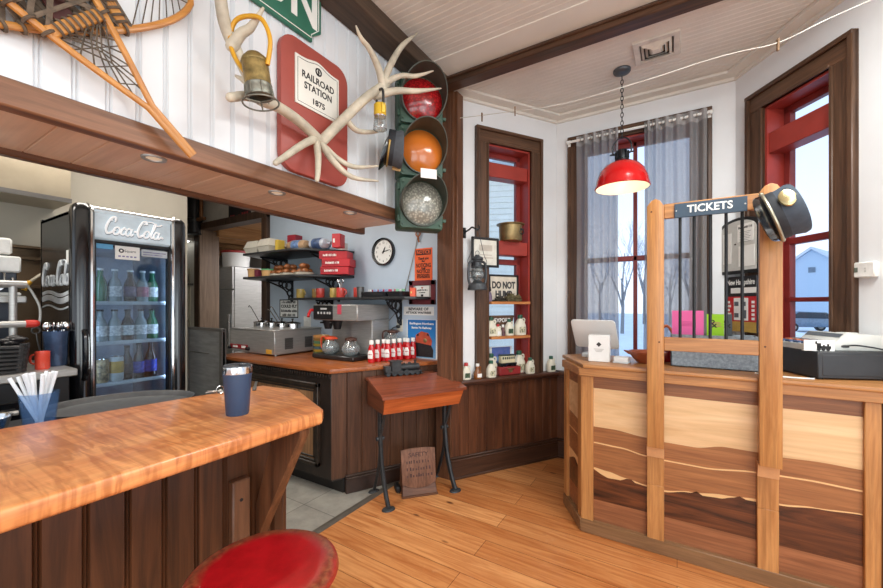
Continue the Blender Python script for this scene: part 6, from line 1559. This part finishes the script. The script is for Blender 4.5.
def hang(label, x0, x1, folds, dens):
    s = thing('curtain', label, 'curtain', ((x0+x1)/2, RODY, .90), 0, None)
    NX, NZ = folds*10, 26; vs = []; fs = []; w = x1-x0; zt = RODZ+.035-.90
    for j in range(NZ+1):
        v = j/NZ; z = zt*(1-v)
        for i in range(NX+1):
            u = i/NX; uu = dens(u)
            amp = .024+.006*math.sin(7*u+3*v)
            x = -w/2+w*(uu+.0*v)+.008*math.sin(5*v+9*u)*v
            y = amp*math.sin(2*PI*folds*u+.25*math.sin(3*v+5*u))
            zz = z+(.012*math.sin(2*PI*folds*u) if j == 0 else 0)
            vs.append((x, y, zz))
    for j in range(NZ):
        for i in range(NX): fs.append([j*(NX+1)+i, j*(NX+1)+i+1, (j+1)*(NX+1)+i+1, (j+1)*(NX+1)+i])
    mb = MB(); mb.add(vs, fs); mb.done('sheer_panel', CUR, s, ang=180)
    mb = MB(); f2 = []
    vs2 = []
    for j in range(2):
        for i in range(NX+1):
            q = vs[i]; vs2.append((q[0], q[1]*1.05-.002, zt-.002-.085*j))
    mb.add(vs2, [[i, i+1, NX+1+i+1, NX+1+i] for i in range(NX)]); mb.done('heading_band', P('curtain_heading', (160, 157, 156), .8, var=.06, scale=60), s, ang=180)
    mb = MB()
    for k in range(folds*2): 
        x = -w/2+w*dens((k+.5)/(folds*2)); 
        if k % 2 == 0: mb = MB(); mb.torus((x, 0, RODZ-.90), .02, .004, 'X', 16, 6); mb.done('grommet', STEEL, s)
hang('sheer grey curtain left of the pendant lamp on the centre window', -.785, -.435, 5, lambda u: u**.75)
hang('wider sheer grey curtain right of the pendant lamp, behind the ticket bars', -.235, .20, 6, lambda u: u**1.25)
s = thing('curtain_rod', 'white curtain rod across the top of the centre window', 'curtain rod', (-.32, RODY, RODZ))
mb = MB(); mb.cyl((-.545, 0, 0), (.545, 0, 0), .011, n=12); mb.done('rod', PAPER, s)
for x in (-.545, .545): mb = MB(); mb.ball((x, 0, 0), .016); mb.cyl((x*.985, 0, 0), (x*.985, .05, -.0), .006, n=8); mb.box((x*.985-.012, .03, -.03), (x*.985+.012, .036, .03), .003); mb.done('bracket', PAPER, s)
# thermostat
a = wl(BR, .887, 1.592)
s = thing('thermostat', 'white thermostat on the wall right of the right window', 'thermostat', a, BR[2])
mb = MB(); mb.box((-.066, -.03, 0), (.066, 0, .084), .006); mb.done('case', P('thermostat_white', (234, 232, 226), .4), s)
mb = MB(); mb.box((-.04, -.0312, .03), (-.012, -.0298, .056)); mb.done('display', P('lcd_grey', (104, 112, 100), .3), s); mb = MB(); mb.box((.02, -.032, .045), (.028, -.03, .052)); mb.box((.02, -.032, .03), (.028, -.03, .037)); mb.done('button', P('button_pale', (200, 198, 192), .4), s)
# arched notice board and lottery style poster by the right window
p = wl(BR, .11, 1.675, .05)
s = thing('notice_board', 'arched black framed notice board behind the ticket bars', 'notice board', p, BR[2])
wB = .19; arch = [(-wB, 0), (wB, 0), (wB, .34)]+[(wB*math.cos(R(a)), .34+.075*math.sin(R(a))) for a in range(15, 166, 15)]+[(-wB, .34)]
mb = MB(); mb.prism(arch, -.0, .022, .003, TXZ); mb.box((-.10, .0, .1), (.0, .05, .14)); fr = mb.done('frame', BLACK, s)
mb = MB(); mb.prism([(x*.87, .024+y*.89) for x, y in arch], .022, .0235, 0, TXZ); cl_ = mb.done('backing', P('board_grey_paper', (206, 206, 200), .5, var=.05), s)
mb = MB(); mb.box((.0, -.0255, .23), (.14, -.0235, .36)); mb.box((-.14, -.0255, .08), (-.06, -.0235, .31)); mb.box((.01, -.0255, .05), (.15, -.0235, .2)); mb.done('notices', PAPER, cl_)
mb = MB(); mb.scrib(.01, .13, .335, .018, -.0258, 6)
for i in range(7): mb.box((.02, -.026, .30-.012*i), (.12-.01*(i % 3), -.0254, .302-.012*i))
for x, z in ((.03, .16), (.10, .08)): mb.ball((x-.05, -.026, z+.06), .006)
mb.done('print', INK, cl_)
p = wl(BR, .125, 1.245, .05)
s = thing('tourist_poster', 'red, black and gold poster under the arched notice board', 'poster', p, BR[2])
mb = MB(); mb.box((-.14, -.014, 0), (.14, .0, .41), .002); mb.box((-.05, .0, .2), (.0, .05, .24)); mb.done('board', P('poster_black', (30, 28, 30), .4), s)
mb = MB(); mb.box((-.138, -.0155, .075), (.138, -.014, .26)); rp_ = mb.done('red_field', P('poster_red', (196, 32, 36), .4), s)
mb = MB(); mb.box((-.138, -.0155, .0), (.138, -.014, .075)); mb.done('gold_field', P('poster_gold', (196, 158, 72), .4, var=.15), s)
mb = MB(); mb.text('New Hampshire', .055, TR((0, -.0158, .365), rx=90), .0004, width=.25, bold=.001); mb.box((-.09, -.016, .285), (.138, -.0145, .325)); mb.box((-.06, -.017, .085), (.07, -.0155, .25))
for k in range(5): mb.box((-.125, -.0165, .09+.03*k), (-.10+.012*(k % 2), -.0155, .108+.03*k)); mb.box((.10, -.0165, .09+.03*k), (.125, -.0155, .108+.03*k))
mb.done('white_print', PAPER, s)
mb = MB()
for x, z in ((-.035, .2), (.03, .2), (-.035, .115)): mb.box((x-.02, -.0178, z-.01), (x+.02, -.017, z+.022))
mb.box((.012, -.0178, .10), (.055, -.017, .16)); mb.done('dark_print', P('print_grey', (96, 98, 104), .5), rp_)
# ================================================================== ticket counter
OAK_Z = wood('oak_upright', (164, 106, 56), (200, 142, 84), 'Z', 1.1, rough=.38, coat=.2, grain=.6)
OAK_X = wood('oak_rail', (160, 104, 56), (198, 140, 84), 'X', 1.1, rough=.38, coat=.2, grain=.6)
BASEW = wood('grey_brown_base', (120, 86, 56), (152, 112, 76), 'X', .9, rough=.45)
WALNUT = wood('inlay_walnut', (122, 76, 46), (156, 102, 64), 'X', 1.0, rough=.36, coat=.2)
MAPLE = wood('inlay_maple', (204, 160, 112), (230, 194, 148), 'X', .6, rough=.36, coat=.2, grain=.85)
BRWN = wood('inlay_cherry_brown', (138, 86, 50), (170, 112, 68), 'X', 1.0, rough=.36, coat=.2)
PALEL = P('inlay_sapwood', (222, 178, 124), .4, var=.06)
BURL = wood('inlay_dark_burl', (40, 20, 12), (124, 68, 36), 'X', .9, rough=.32, coat=.2, grain=.4)
RUST = wood('inlay_rust_brown', (132, 80, 50), (164, 106, 70), 'X', .9, rough=.4)
def interp(pts):
    def f(x):
        if x <= pts[0][0]: return pts[0][1]
        for (a, b), (c, d) in zip(pts, pts[1:]):
            if x <= c:
                t = (x-a)/(c-a); t = t*t*(3-2*t) if c-a > .05 else t; return b+(d-b)*t
        return pts[-1][1]
    return f
fM = interp([(-.75, .70), (-.451, .674), (-.344, .674), (-.154, .656), (-.064, .647), (.084, .646), (.222, .674), (.359, .673), (.449, .667), (.6, .673), (.745, .668), (1.0, .65)])
fL = interp([(-.75, .59), (-.451, .573), (-.295, .568), (-.154, .547), (-.064, .541), (.124, .540), (.359, .566), (.449, .571), (.569, .574), (.745, .568), (1.0, .55)])
fW = interp([(-.75, .44), (-.451, .416), (-.369, .407), (-.271, .39), (-.154, .374), (-.064, .368), (.063, .391), (.222, .413), (.359, .427), (.449, .429), (.569, .445), (.745, .461), (1.0, .47)])
fD = interp([(-.75, .36), (-.62, .40), (-.55, .37), (-.451, .405), (-.41, .382), (-.369, .366), (-.295, .369), (-.26, .388), (-.235, .388), (-.215, .372), (-.154, .366), (-.064, .358), (.05, .384), (.075, .388), (.088, .401), (.10, .400), (.114, .384), (.2, .390), (.255, .408), (.285, .424), (.31, .412), (.359, .413), (.449, .42), (.6, .442), (.745, .455), (1.0, .46)])
def inlay(mb, x0, x1, T, y=0.0, n=40, ph=lambda x: x):
    bands = [(lambda x: 1.0, lambda x: .918, WALNUT), (lambda x: .918, fM, MAPLE), (fM, lambda x: fL(x)+.004, BRWN), (lambda x: fL(x)+.004, lambda x: fL(x)-.004, PALEL), (lambda x: fL(x)-.004, fW, BRWN), (fW, fD, PALEL), (fD, lambda x: .214, BURL), (lambda x: .214, lambda x: .08, RUST)]
    for a, b, m in bands:
        mb.use(m); vs = []; fs = []
        for i in range(n+1):
            x = x0+(x1-x0)*i/n; za, zb_ = a(ph(x)), b(ph(x)); zb_ = min(zb_, za)
            vs += [(x, y, za), (x, y, zb_)]
        for i in range(n): fs.append([2*i, 2*i+1, 2*i+3, 2*i+2])
        mb.add(vs, fs, T)
    mb.use(WALNUT); mb.box((x0, y+.002, .08), (x1, y+.02, 1.0), 0, T)
s = thing('ticket_counter', 'honey oak ticket counter front inlaid with a landscape of mixed woods', 'counter', (0, 2.555, 0))
I4 = Matrix.Identity(4)
def wx(o): return o
mb = MB(); mb.prism([(-.50, .045), (.98, .045), (.98, .13), (.82, .375), (-.60, .375), (-.66, .29)], .0, 1.03); mb.done('carcass', P('counter_inside', (120, 80, 50), .6, var=.1), s)
for x0, x1 in ((-.455, -.10), (-.11, .40), (.40, .75)):
    mb = MB(); inlay(mb, x0, x1, I4, .02); mb.done('inlay_panel', None, s)
for x0, x1 in ((-.524, -.451), (.745, .80)): mb = MB(); mb.box((x0, -.0, .07), (x1, .04, 1.0), .003); mb.done('stile', OAK_Z, s)
mb = MB(); mb.box((.82, .004, .07), (.98, .05, 1.0), .003); mb.done('end_panel', OAK_Z, s)
for x0, x1 in ((-.151, -.064), (.354, .44)):
    mb = MB(); mb.box((x0, -.006, .08), (x1, .03, .395), .002); mb.box((x0, -.004, .395), (x1, .03, .56), .002); mb.done('post_foot', OAK_Z, s)
    mb = MB(); mb.prism([(.02, .56), (-.012, .56), (-.03, .632), (.02, .632)], x0, x1, 0, Matrix(((0, 0, 1, 0), (1, 0, 0, 0), (0, 1, 0, 0), (0, 0, 0, 1)))); mb.done('post_foot_bevel', P('pale_bevel', (214, 160, 112), .35, var=.1, coat=.3), s)  # bevel coloured paler than the oak uprights
mb = MB(); mb.box((-.53, -.016, .995), (.98, .04, 1.047), .003); mb.done('frieze', OAK_X, s)
mb = MB(); mb.box((-.525, -.008, .0), (.98, .04, .083), .004); mb.done('base_rail', BASEW, s)
# clipped left end
aW = math.atan2(2.84-2.555, -.70+.524)
TW = Matrix.Translation((-.524, 0, 0)) @ Matrix.Rotation(aW+PI, 4, 'Z')       # local +X runs back towards the front corner
Lw = math.hypot(.176, .285)
mb = MB(); inlay(mb, -Lw+.05, -.05, TW, .02, 16, lambda x: -.451+x); mb.done('side_inlay_panel', None, s)
mb = MB(); mb.box((-.06, .0, .07), (0.0, .03, 1.0), .003, TW); mb.box((-Lw, .0, .07), (-Lw+.055, .03, 1.0), .003, TW); mb.done('side_stile', OAK_Z, s)
mb = MB(); mb.box((-Lw, -.016, .995), (.008, .03, 1.047), .003, TW); mb.done('side_frieze', OAK_X, s)
mb = MB(); mb.box((-Lw, -.008, 0), (.004, .03, .083), .004, TW); mb.done('side_base_rail', BASEW, s)
mb = MB(); mb.prism([(-.70, .285), (-.66, .27), (-.58, .36), (-.60, .375)], 0, 1.04); mb.done('back_post', OAK_Z, s)
s = thing('ticket_countertop', 'oak countertop with a clipped left corner on the inlaid ticket counter', 'countertop', (0, 2.525, 1.047))
mb = MB(); mb.prism([(-.505, 0), (1.0, 0), (1.0, .15), (.76, .55), (-.62, .55), (-.735, .405)], 0, .023, .005); mb.done('slab', OAK_X, s)
# ticket window frame
s = thing('ticket_window', 'oak ticket window frame with black bars standing in front of the counter', 'ticket window', (0, 2.505, .632))
F0 = .632
def up(x0, x1, top): 
    c = (x0+x1)/2
    mb = MB(); mb.prism([(x0, 0), (x1, 0), (x1, top-.045), (x1-.02, top-.012), (c, top), (x0+.02, top-.012), (x0, top-.04)], -.018, .018, .004, TXZ)
    return mb
mb = up(-.148, -.063, 2.048-F0); p1 = mb.done('post', OAK_Z, s)
mb = up(.354, .444, 2.055-F0); p2 = mb.done('post', OAK_Z, s)
mb = MB(); mb.box((-.063, -.012, 1.93-F0), (.354, .014, 2.012-F0), .003); mb.done('top_rail', OAK_X, s)
mb = MB(); mb.box((-.063, -.014, 1.188-F0), (.354, .014, 1.264-F0), .003); mb.done('bottom_rail', OAK_X, s)
for x in (.014, .079, .151, .22, .287): mb = MB(); mb.cyl((x, 0, 1.262-F0), (x, 0, 1.932-F0), .0075, n=10); mb.done('bar', IRON, s)
mb = MB(); mb.box((-.013, -.022, 1.925-F0), (.306, -.0125, 2.003-F0), .002); sb = mb.done('sign_plate', P('ticket_sign_blue', (48, 68, 86), .45, var=.1), s)
mb = MB(); mb.text('TICKETS', .056, TR((.1465, -.0228, 1.966-F0), rx=90), .0006, width=.20, bold=.0012); mb.done('lettering', PAPER, sb)
mb = MB()
for x in (-.004, .297): mb.cyl((x, -.022, 1.964-F0), (x, -.024, 1.964-F0), .004, n=8)
mb.done('screw', STEEL, sb)
for x, z in ((-.086, 1.235), (.376, 1.235), (-.125, 1.975)): mb = MB(); mb.cyl((x, -.018, z-F0), (x, -.0188, z-F0), .005, n=10); mb.done('plug_hole', P('dark_plug', (88, 52, 30), .6), p1 if x < 0 else p2)
# conductor hat on the right post
d0 = 1.93
cpt = atD(768, 219, 1.86)
zax = (Rv*.72+Uv*.34-Fv*.62).normalized()
yfront = (Uv*-.12-Fv*.76+Rv*-.65); yfront = (yfront-zax*yfront.dot(zax)).normalized()    # visor side
yax = -yfront; xax = yax.cross(zax)
s = thing('conductor_hat', 'navy conductor hat with a gold badge hung on the right ticket window post', 'hat')
M4 = Matrix((xax, yax, zax)).transposed().to_4x4(); M4.translation = cpt
s.matrix_world = M4 @ Matrix.Scale(1.18, 4)
cap(s, P('navy_wool', (66, 76, 88), .8, var=.1, scale=40), P('silver_braid', (180, 172, 150), .35, .7))
mb = MB(); q = 25
mb.lathe([(0, .007), (.012, .0065), (.02, .0045), (.025, .002), (.027, -.004)], 24, TR((-.045, -.112, .072), rx=82, rz=-20) @ Matrix.Diagonal((1.35, 1, 1, 1))); bd = mb.done('badge', P('badge_gold', (206, 190, 142), .25, .8, var=.1), s)
# things on the counter
TC_ = 1.0705
WPL = P('white_device_plastic', (232, 230, 226), .35, var=.02)
p = onZ(597, 352, TC_)
s = thing('tablet_stand', 'white tablet register turned away, at the left end of the ticket counter', 'tablet', (-.50, 2.93, TC_), R(-10))
mb = MB(); mb.prism(rrect(-.075, -.08, .075, .10, .02), 0, .03, .004); mb.box((-.03, -.0, .03), (.03, .02, .08), .004); mb.done('base', P('stand_pale', (222, 228, 230), .25), s)
mb = MB(); mb.prism(rrect(-.155, -.115, .155, .115, .025), -.007, .007, .004, TR((0, -.02, .165), rx=118)); mb.done('tablet_shell', WPL, s)
p = onZ(600, 361.5, TC_)
s = thing('card_box', 'white upright card box with a dark diamond mark in front of the tablet', 'box', (-.44, 2.72, TC_), R(4))
mb = MB(); mb.box((-.066, -.045, 0), (.066, .045, .175), .004); b = mb.done('box', WPL, s)
mb = MB(); mb.prism([(-.016, .115), (0, .099), (.016, .115), (0, .131)], .045, .0462, 0, TXZ); mb.done('diamond_mark', P('mark_dark', (58, 54, 52), .5), b)
mb = MB()
for k in range(3): mb.box((-.03+.006*k, -.0462, .083-.008*k), (.03-.006*k, -.0448, .0855-.008*k))
mb.done('fine_print', P('print_pale', (170, 166, 160), .6), b)
p = onZ(620, 361, TC_)
s = thing('card_reader', 'small square white card reader beside the white card box', 'card reader', (-.305, 2.72, TC_), R(-4))
mb = MB(); mb.box((-.042, -.042, 0), (.042, .042, .04), .006, seg=2); mb.done('reader', WPL, s); mb = MB(); mb.box((-.046, -.046, 0), (.046, .046, .012), .003); mb.done('dock', P('dock_pale', (206, 212, 214), .3), s)
s = thing('clay_bowl', 'reddish clay bowl with a pouring lip behind the left ticket post', 'bowl', (-.165, 2.80, TC_))
mb = MB(); mb.lathe([(0, 0), (.055, 0), (.075, .02), (.112, .068), (.114, .074), (.107, .072), (.07, .024), (.05, .010), (0, .010)], 36); mb.done('bowl', P('terracotta_glaze', (158, 78, 46), .3, var=.12, coat=.3), s)
mb = MB(); mb.loft([(-.10, -.03, .05), (-.10, .03, .05), (-.105, .03, .073), (-.105, -.03, .073)], [(-.135, -.008, .069), (-.135, .008, .069), (-.137, .008, .076), (-.137, -.008, .076)]); mb.done('lip', MATS['terracotta_glaze'], s)
s = thing('red_jar', 'red jar with an orange looped handle right of the left ticket post', 'jar', (-.062, 2.955, TC_))
mb = MB(); mb.lathe([(0, 0), (.04, 0), (.048, .02), (.048, .10), (.03, .125), (.03, .14), (0, .14)], 24); mb.done('jar', P('ruby_jar', (150, 26, 32), .2, var=.15, coat=.5), s)
mb = MB(); mb.tube(curve([(-.03, 0, .13), (-.035, 0, .19), (0, 0, .235), (.035, 0, .19), (.03, 0, .13)], 6), .009, 8); mb.done('handle', P('orange_handle', (206, 110, 66), .4, var=.15), s)
s = thing('felt_bin', 'pale grey blue felt bin behind the ticket bars', 'bin', (.178, 2.80, TC_))
GFEL = P('grey_felt', (150, 160, 168), .9, var=.2, scale=60)
mb = MB(); W_ = .212; Dp = .065
for q in (((-W_, -Dp, 0), (W_, -Dp+.008, .195)), ((-W_, Dp-.008, 0), (W_, Dp, .195)), ((-W_, -Dp, 0), (-W_+.008, Dp, .195)), ((W_-.008, -Dp, 0), (W_, Dp, .195)), ((-W_, -Dp, 0), (W_, Dp, .008))): mb.box(*q, .002)
mb.done('bin', GFEL, s)
for (x, w_, z1, y, m, lb) in ((.055, .165, .33, 2.81, P('neon_pink_card', (244, 108, 172), .6, var=.02), 'neon pink card standing in the felt bin'), (.195, .085, .31, 2.82, P('neon_green_card', (158, 214, 30), .6, var=.03), 'neon green card standing in the felt bin beside the pink one'), (.262, .03, .31, 2.825, P('dark_grey_card', (74, 80, 84), .6), 'narrow dark grey card standing in the felt bin at the green card')):
    q = thing('note_card', lb, 'card', (x, y, TC_+.0085)); mb = MB(); mb.box((-w_/2, -.0015, 0), (w_/2, .0015, z1), 0); b = mb.done('card', m, q)
    if 'pink' in lb:
        mb = MB()
        for k in range(4): mb.box((-.03, -.0022, .235+.008*k), (.03-.008*(k % 2), -.0014, .238+.008*k))
        mb.done('handwriting', P('pink_ink', (196, 60, 120), .6), b)
    if 'green' in lb: mb = MB(); mb.text('&', .07, TR((-.012, -.002, .25), rx=90), .0003); mb.done('mark', INK, b)
# cash register on its drawer
aB = R(24)
s = thing('cash_till', 'matt black cash till box at the right end of the ticket counter', 'till', (.602, 2.628, TC_), aB)
mb = MB(); mb.box((0, 0, .006), (.355, .305, .14), .004); mb.done('case', P('drawer_black', (44, 45, 48), .45, var=.1), s)
for x in (.03, .33):
    for y in (.03, .275): mb = MB(); mb.cyl((x, y, 0), (x, y, .008), .014, n=10); mb.done('foot', BLACK, s)
mb = MB(); mb.box((.02, -.002, .02), (.34, .003, .125), .002); mb.done('drawer_front', MATS['drawer_black'], s)
GR = P('register_grey', (200, 200, 194), .45, var=.03)
s2 = thing('cash_register', 'pale grey cash register on top of the black till box', 'cash register', Vector((.602, 2.628, TC_+.1405)), aB)
mb = MB(); prof = [(.0, 0), (.36, 0), (.36, .05), (.335, .078), (.17, .088), (.125, .045), (.0, .03)]
mb.prism(prof, .055, .29, .004, Matrix(((1, 0, 0, 0), (0, 0, 1, 0), (0, 1, 0, 0), (0, 0, 0, 1)))); mb.done('body', GR, s2)
mb = MB(); mb.prism([(.148, .0665), (.166, .0845), (.163, .0855), (.145, .0675)], .065, .28, 0, Matrix(((1, 0, 0, 0), (0, 0, 1, 0), (0, 1, 0, 0), (0, 0, 0, 1)))); mb.done('display_slope', P('display_dark', (96, 102, 108), .3), s2)
for i, m in enumerate((P('key_blue', (70, 92, 130), .5), P('key_orange', (196, 110, 70), .5), P('key_grey', (120, 120, 122), .5))):
    for j in range(4): mb = MB(); mb.box((.008+.036*i, .08+.056*j, .028+.004*i), (.036+.036*i, .12+.056*j, .042+.004*i), .003); mb.done('key', m, s2)
mb = MB(); mb.box((.24, .15, .078), (.31, .21, .086), .004); mb.box((.2, .0585, .048), (.31, .06, .050)); mb.done('paper_cover', P('register_pale', (220, 220, 214), .45), s2)
mb = MB(); mb.tube(curve([(.16, .055, .022), (.20, .03, .03), (.30, .01, .012), (.37, -.02, -.02), (.40, -.01, -.09)], 6), .004, 6); mb.cyl((.15, .06, .022), (.175, .045, .024), .007, n=8); mb.done('cable', BLACK, s2)
s3 = thing('train_card', 'small white card with a black locomotive silhouette on the till box edge', 'card', Matrix.Translation((.602, 2.628, TC_+.1405)) @ Matrix.Rotation(aB, 4, 'Z') @ Vector((.03, .03, 0)), aB-R(10))
mb = MB(); mb.box((-.065, -.002, 0), (.06, .002, .055)); mb.box((-.065, -.002, 0), (.06, .02, .002)); mb.done('card', PAPER, s3)
mb = MB(); y_ = (.0021, .0045)
for poly in ([(-.012, .012), (.045, .012), (.045, .026), (-.012, .026)], [(-.012, .012), (.004, .012), (.004, .04), (-.012, .04)], [(-.018, .036), (-.012, .036), (-.012, .05), (-.018, .05)], [(.03, .026), (.036, .026), (.038, .036), (.028, .036)], [(.012, .026), (.02, .026), (.018, .032), (.014, .032)]): mb.prism(poly, *y_, 0, TXZ)
for x in (-.005, .014, .033): mb.lathe([(0, .0046), (.008, .0046), (.008, .002)], 12, TR((x, 0, .009), rx=90))
mb.done('silhouette', INK, s3)
s = thing('white_cable', 'thin white cable lying on the countertop behind the right ticket post', 'cable', (0, 0, 0))
mb = MB(); mb.tube(curve([(.36, 2.66, TC_+.0045), (.44, 2.61, TC_+.0045), (.52, 2.60, TC_+.0045), (.585, 2.612, TC_+.0045)], 6), .004, 6); mb.done('cable', PAPER, s)
# ================================================================== outdoors beyond the windows
GZ = -.55
BARK = P('winter_bark', (150, 148, 150), .9, var=.2, scale=20); TWIG = P('frosted_twigs', (206, 210, 218), .9, var=.1, scale=4)
def tree(label, x, y, h, seed, spread=1.0):
    rnd = random.Random(seed)
    s = thing('bare_tree', label, 'tree', (x, y, GZ), rnd.uniform(0, 6), 'bare winter trees outside the windows')
    tr = MB(); tw = MB()
    def grow(p, d, ln, r, lv):
        q = p+d*ln*.5+Vector((rnd.uniform(-1, 1), rnd.uniform(-1, 1), 0))*ln*.05; e = p+d*ln
        (tr if lv < 2 else tw).tube([p, q, e], [r, r*.8, r*.6], 5 if lv < 2 else 3)
        if lv >= 4: return
        for k in range(4 if lv < 3 else 5):
            a = rnd.uniform(0, 2*PI); tilt = rnd.uniform(.35, .85)*spread
            v = Vector((math.cos(a)*math.sin(tilt), math.sin(a)*math.sin(tilt), math.cos(tilt)))
            v = (v+d*.7).normalized()
            t = rnd.uniform(.45, 1.0)
            grow(p+(e-p)*t, v, ln*rnd.uniform(.5, .75), r*.5*(1.1-t*.3), lv+1)
    grow(Vector((0, 0, 0)), Vector((0, 0, 1)), h*.34, h*.012, 0)
    tr.done('trunk', BARK, s); tw.done('twigs', TWIG, s, smooth=False)
for i, (px, d, h, lb) in enumerate(((622, 26, 11, 'bare tree seen through the gap between the curtains'), (644, 38, 13, 'bare tree behind the window muntin, farther off'), (600, 44, 13, 'bare tree behind the left curtain'), (670, 30, 10, 'bare tree behind the right curtain'), (690, 48, 14, 'far bare tree behind the right edge of the right curtain'), (786, 62, 11, 'far bare tree left of the pale house'), (808, 66, 12, 'far bare tree behind the middle of the pale house'), (826, 64, 13, 'far bare tree behind the right half of the pale house'), (500, 30, 10, 'bare tree behind the narrow shelved window'))):
    X, Y, u = ray(px, 300); tree(lb, X*d, Y*d, h, i+3)
# pale house
X, Y, u = ray(822, 290)
s = thing('pale_house', 'pale blue gabled house across the snow, seen through the right window', 'house', (X*46, Y*46, GZ), R(-25))
HB = P('pale_blue_siding', (190, 208, 226), .7, var=.03)
mb = MB(); mb.box((-5.2, -4, 0), (5.2, 4, 4.2)); mb.prism([(-5.2, 4.2), (5.2, 4.2), (0, 8.2)], -4, 4, 0, TXZ); mb.done('walls', HB, s)
mb = MB()
for sg in (-1, 1): mb.prism([(sg*5.7, 3.8), (0, 8.25), (0, 8.55), (sg*5.7, 4.1)], -4.4, 4.4, 0, TXZ)
mb.done('roof', P('snowy_roof', (214, 222, 232), .8, var=.04), s)
for x in (-2.6, 2.6):
    mb = MB(); mb.box((x-.6, -4.06, 1.2), (x+.6, -3.98, 2.8)); w_ = mb.done('window_frame', PAPER, s); mb = MB(); mb.box((x-.5, -4.08, 1.3), (x+.5, -4.05, 2.7)); mb.done('glass', P('house_window_dark', (92, 108, 126), .15), w_)
mb = MB(); mb.box((-.3, -4.06, 5.6), (.3, -3.98, 6.2)); mb.done('gable_vent', P('vent_slate', (120, 132, 146), .6), s)
# parked car
X, Y, u = ray(806, 318)
s = thing('parked_car', 'grey parked car in the snow, seen low in the right window', 'car', (X*28, Y*28, GZ), R(20))
mb = MB(); prof = [(-2.2, .35), (2.2, .35), (2.25, .75), (1.35, .92), (.75, 1.42), (-1.0, 1.48), (-1.75, .98), (-2.25, .9)]
mb.prism(prof, -.85, .85, .08, TXZ, 2); mb.done('body', P('car_grey_blue', (112, 132, 152), .3, .3, coat=.5), s)
mb = MB(); mb.prism([(1.2, .95), (.7, 1.37), (-.95, 1.42), (-1.55, 1.0)], -.87, .87, 0, TXZ); mb.done('windows', P('car_glass', (40, 50, 60), .1), s)
for x in (-1.35, 1.4):
    for y in (-.82, .82):
        mb = MB(); mb.tube([(x, y-.1, .33), (x, y+.1, .33)], .33, 20); wh = mb.done('wheel', BLACK, s); mb = MB(); mb.tube([(x, y-.115, .33), (x, y+.115, .33)], .19, 16); mb.done('hub', STEEL, wh)
mb = MB(); mb.box((-2.3, -.8, .4), (-2.2, .8, .55), .02); mb.box((2.2, -.8, .4), (2.3, .8, .55), .02); mb.done('bumper', BLACK, s)
s = thing('snow_bank', 'white snow bank in front of the parked car', 'snow bank', (ray(806, 318)[0]*22, ray(806, 318)[1]*22, GZ), R(-25))
mb = MB(); pts = [(-9, 0), (9, 0)]+[(9-1.0*k, .35+.2*math.sin(k*1.3)) for k in range(1, 18)]
mb.prism(pts, -.9, .9, 0, TXZ); mb.done('snow', P('snow', (240, 244, 250), .8, var=.02), s)

# pale clapboard building just outside the narrow window
s = thing('clapboard_building', 'pale grey green clapboard building close outside the narrow shelved window', 'building', (-4.9, 7.4, GZ), R(24))
mb = MB()
mb.box((-3, 0, 0), (3, 3, 5.2))
for k in range(40): mb.prism([(-.02, .13*k), (0, .13*k), (0, .13*k+.125), (-.006, .13*k+.125)], -3.0, 3.0, 0, Matrix(((0, 0, 1, 0), (1, 0, 0, 0), (0, 1, 0, 0), (0, 0, 0, 1))))
mb.done('clapboard_walls', P('clapboard_paint', (242, 240, 228), .6, var=.03), s)
mb = MB(); mb.prism([(-.4, 5.1), (3.4, 5.1), (1.5, 6.6)], -3.2, 3.2, 0, Matrix(((0, 0, 1, 0), (1, 0, 0, 0), (0, 1, 0, 0), (0, 0, 0, 1)))); mb.done('roof', MATS['snowy_roof'], s)
mb = MB(); mb.box((2.86, -.03, 0), (3.02, .02, 5.1)); mb.box((-3.02, -.03, 0), (-2.86, .02, 5.1)); mb.done('corner_boards', PAPER, s)
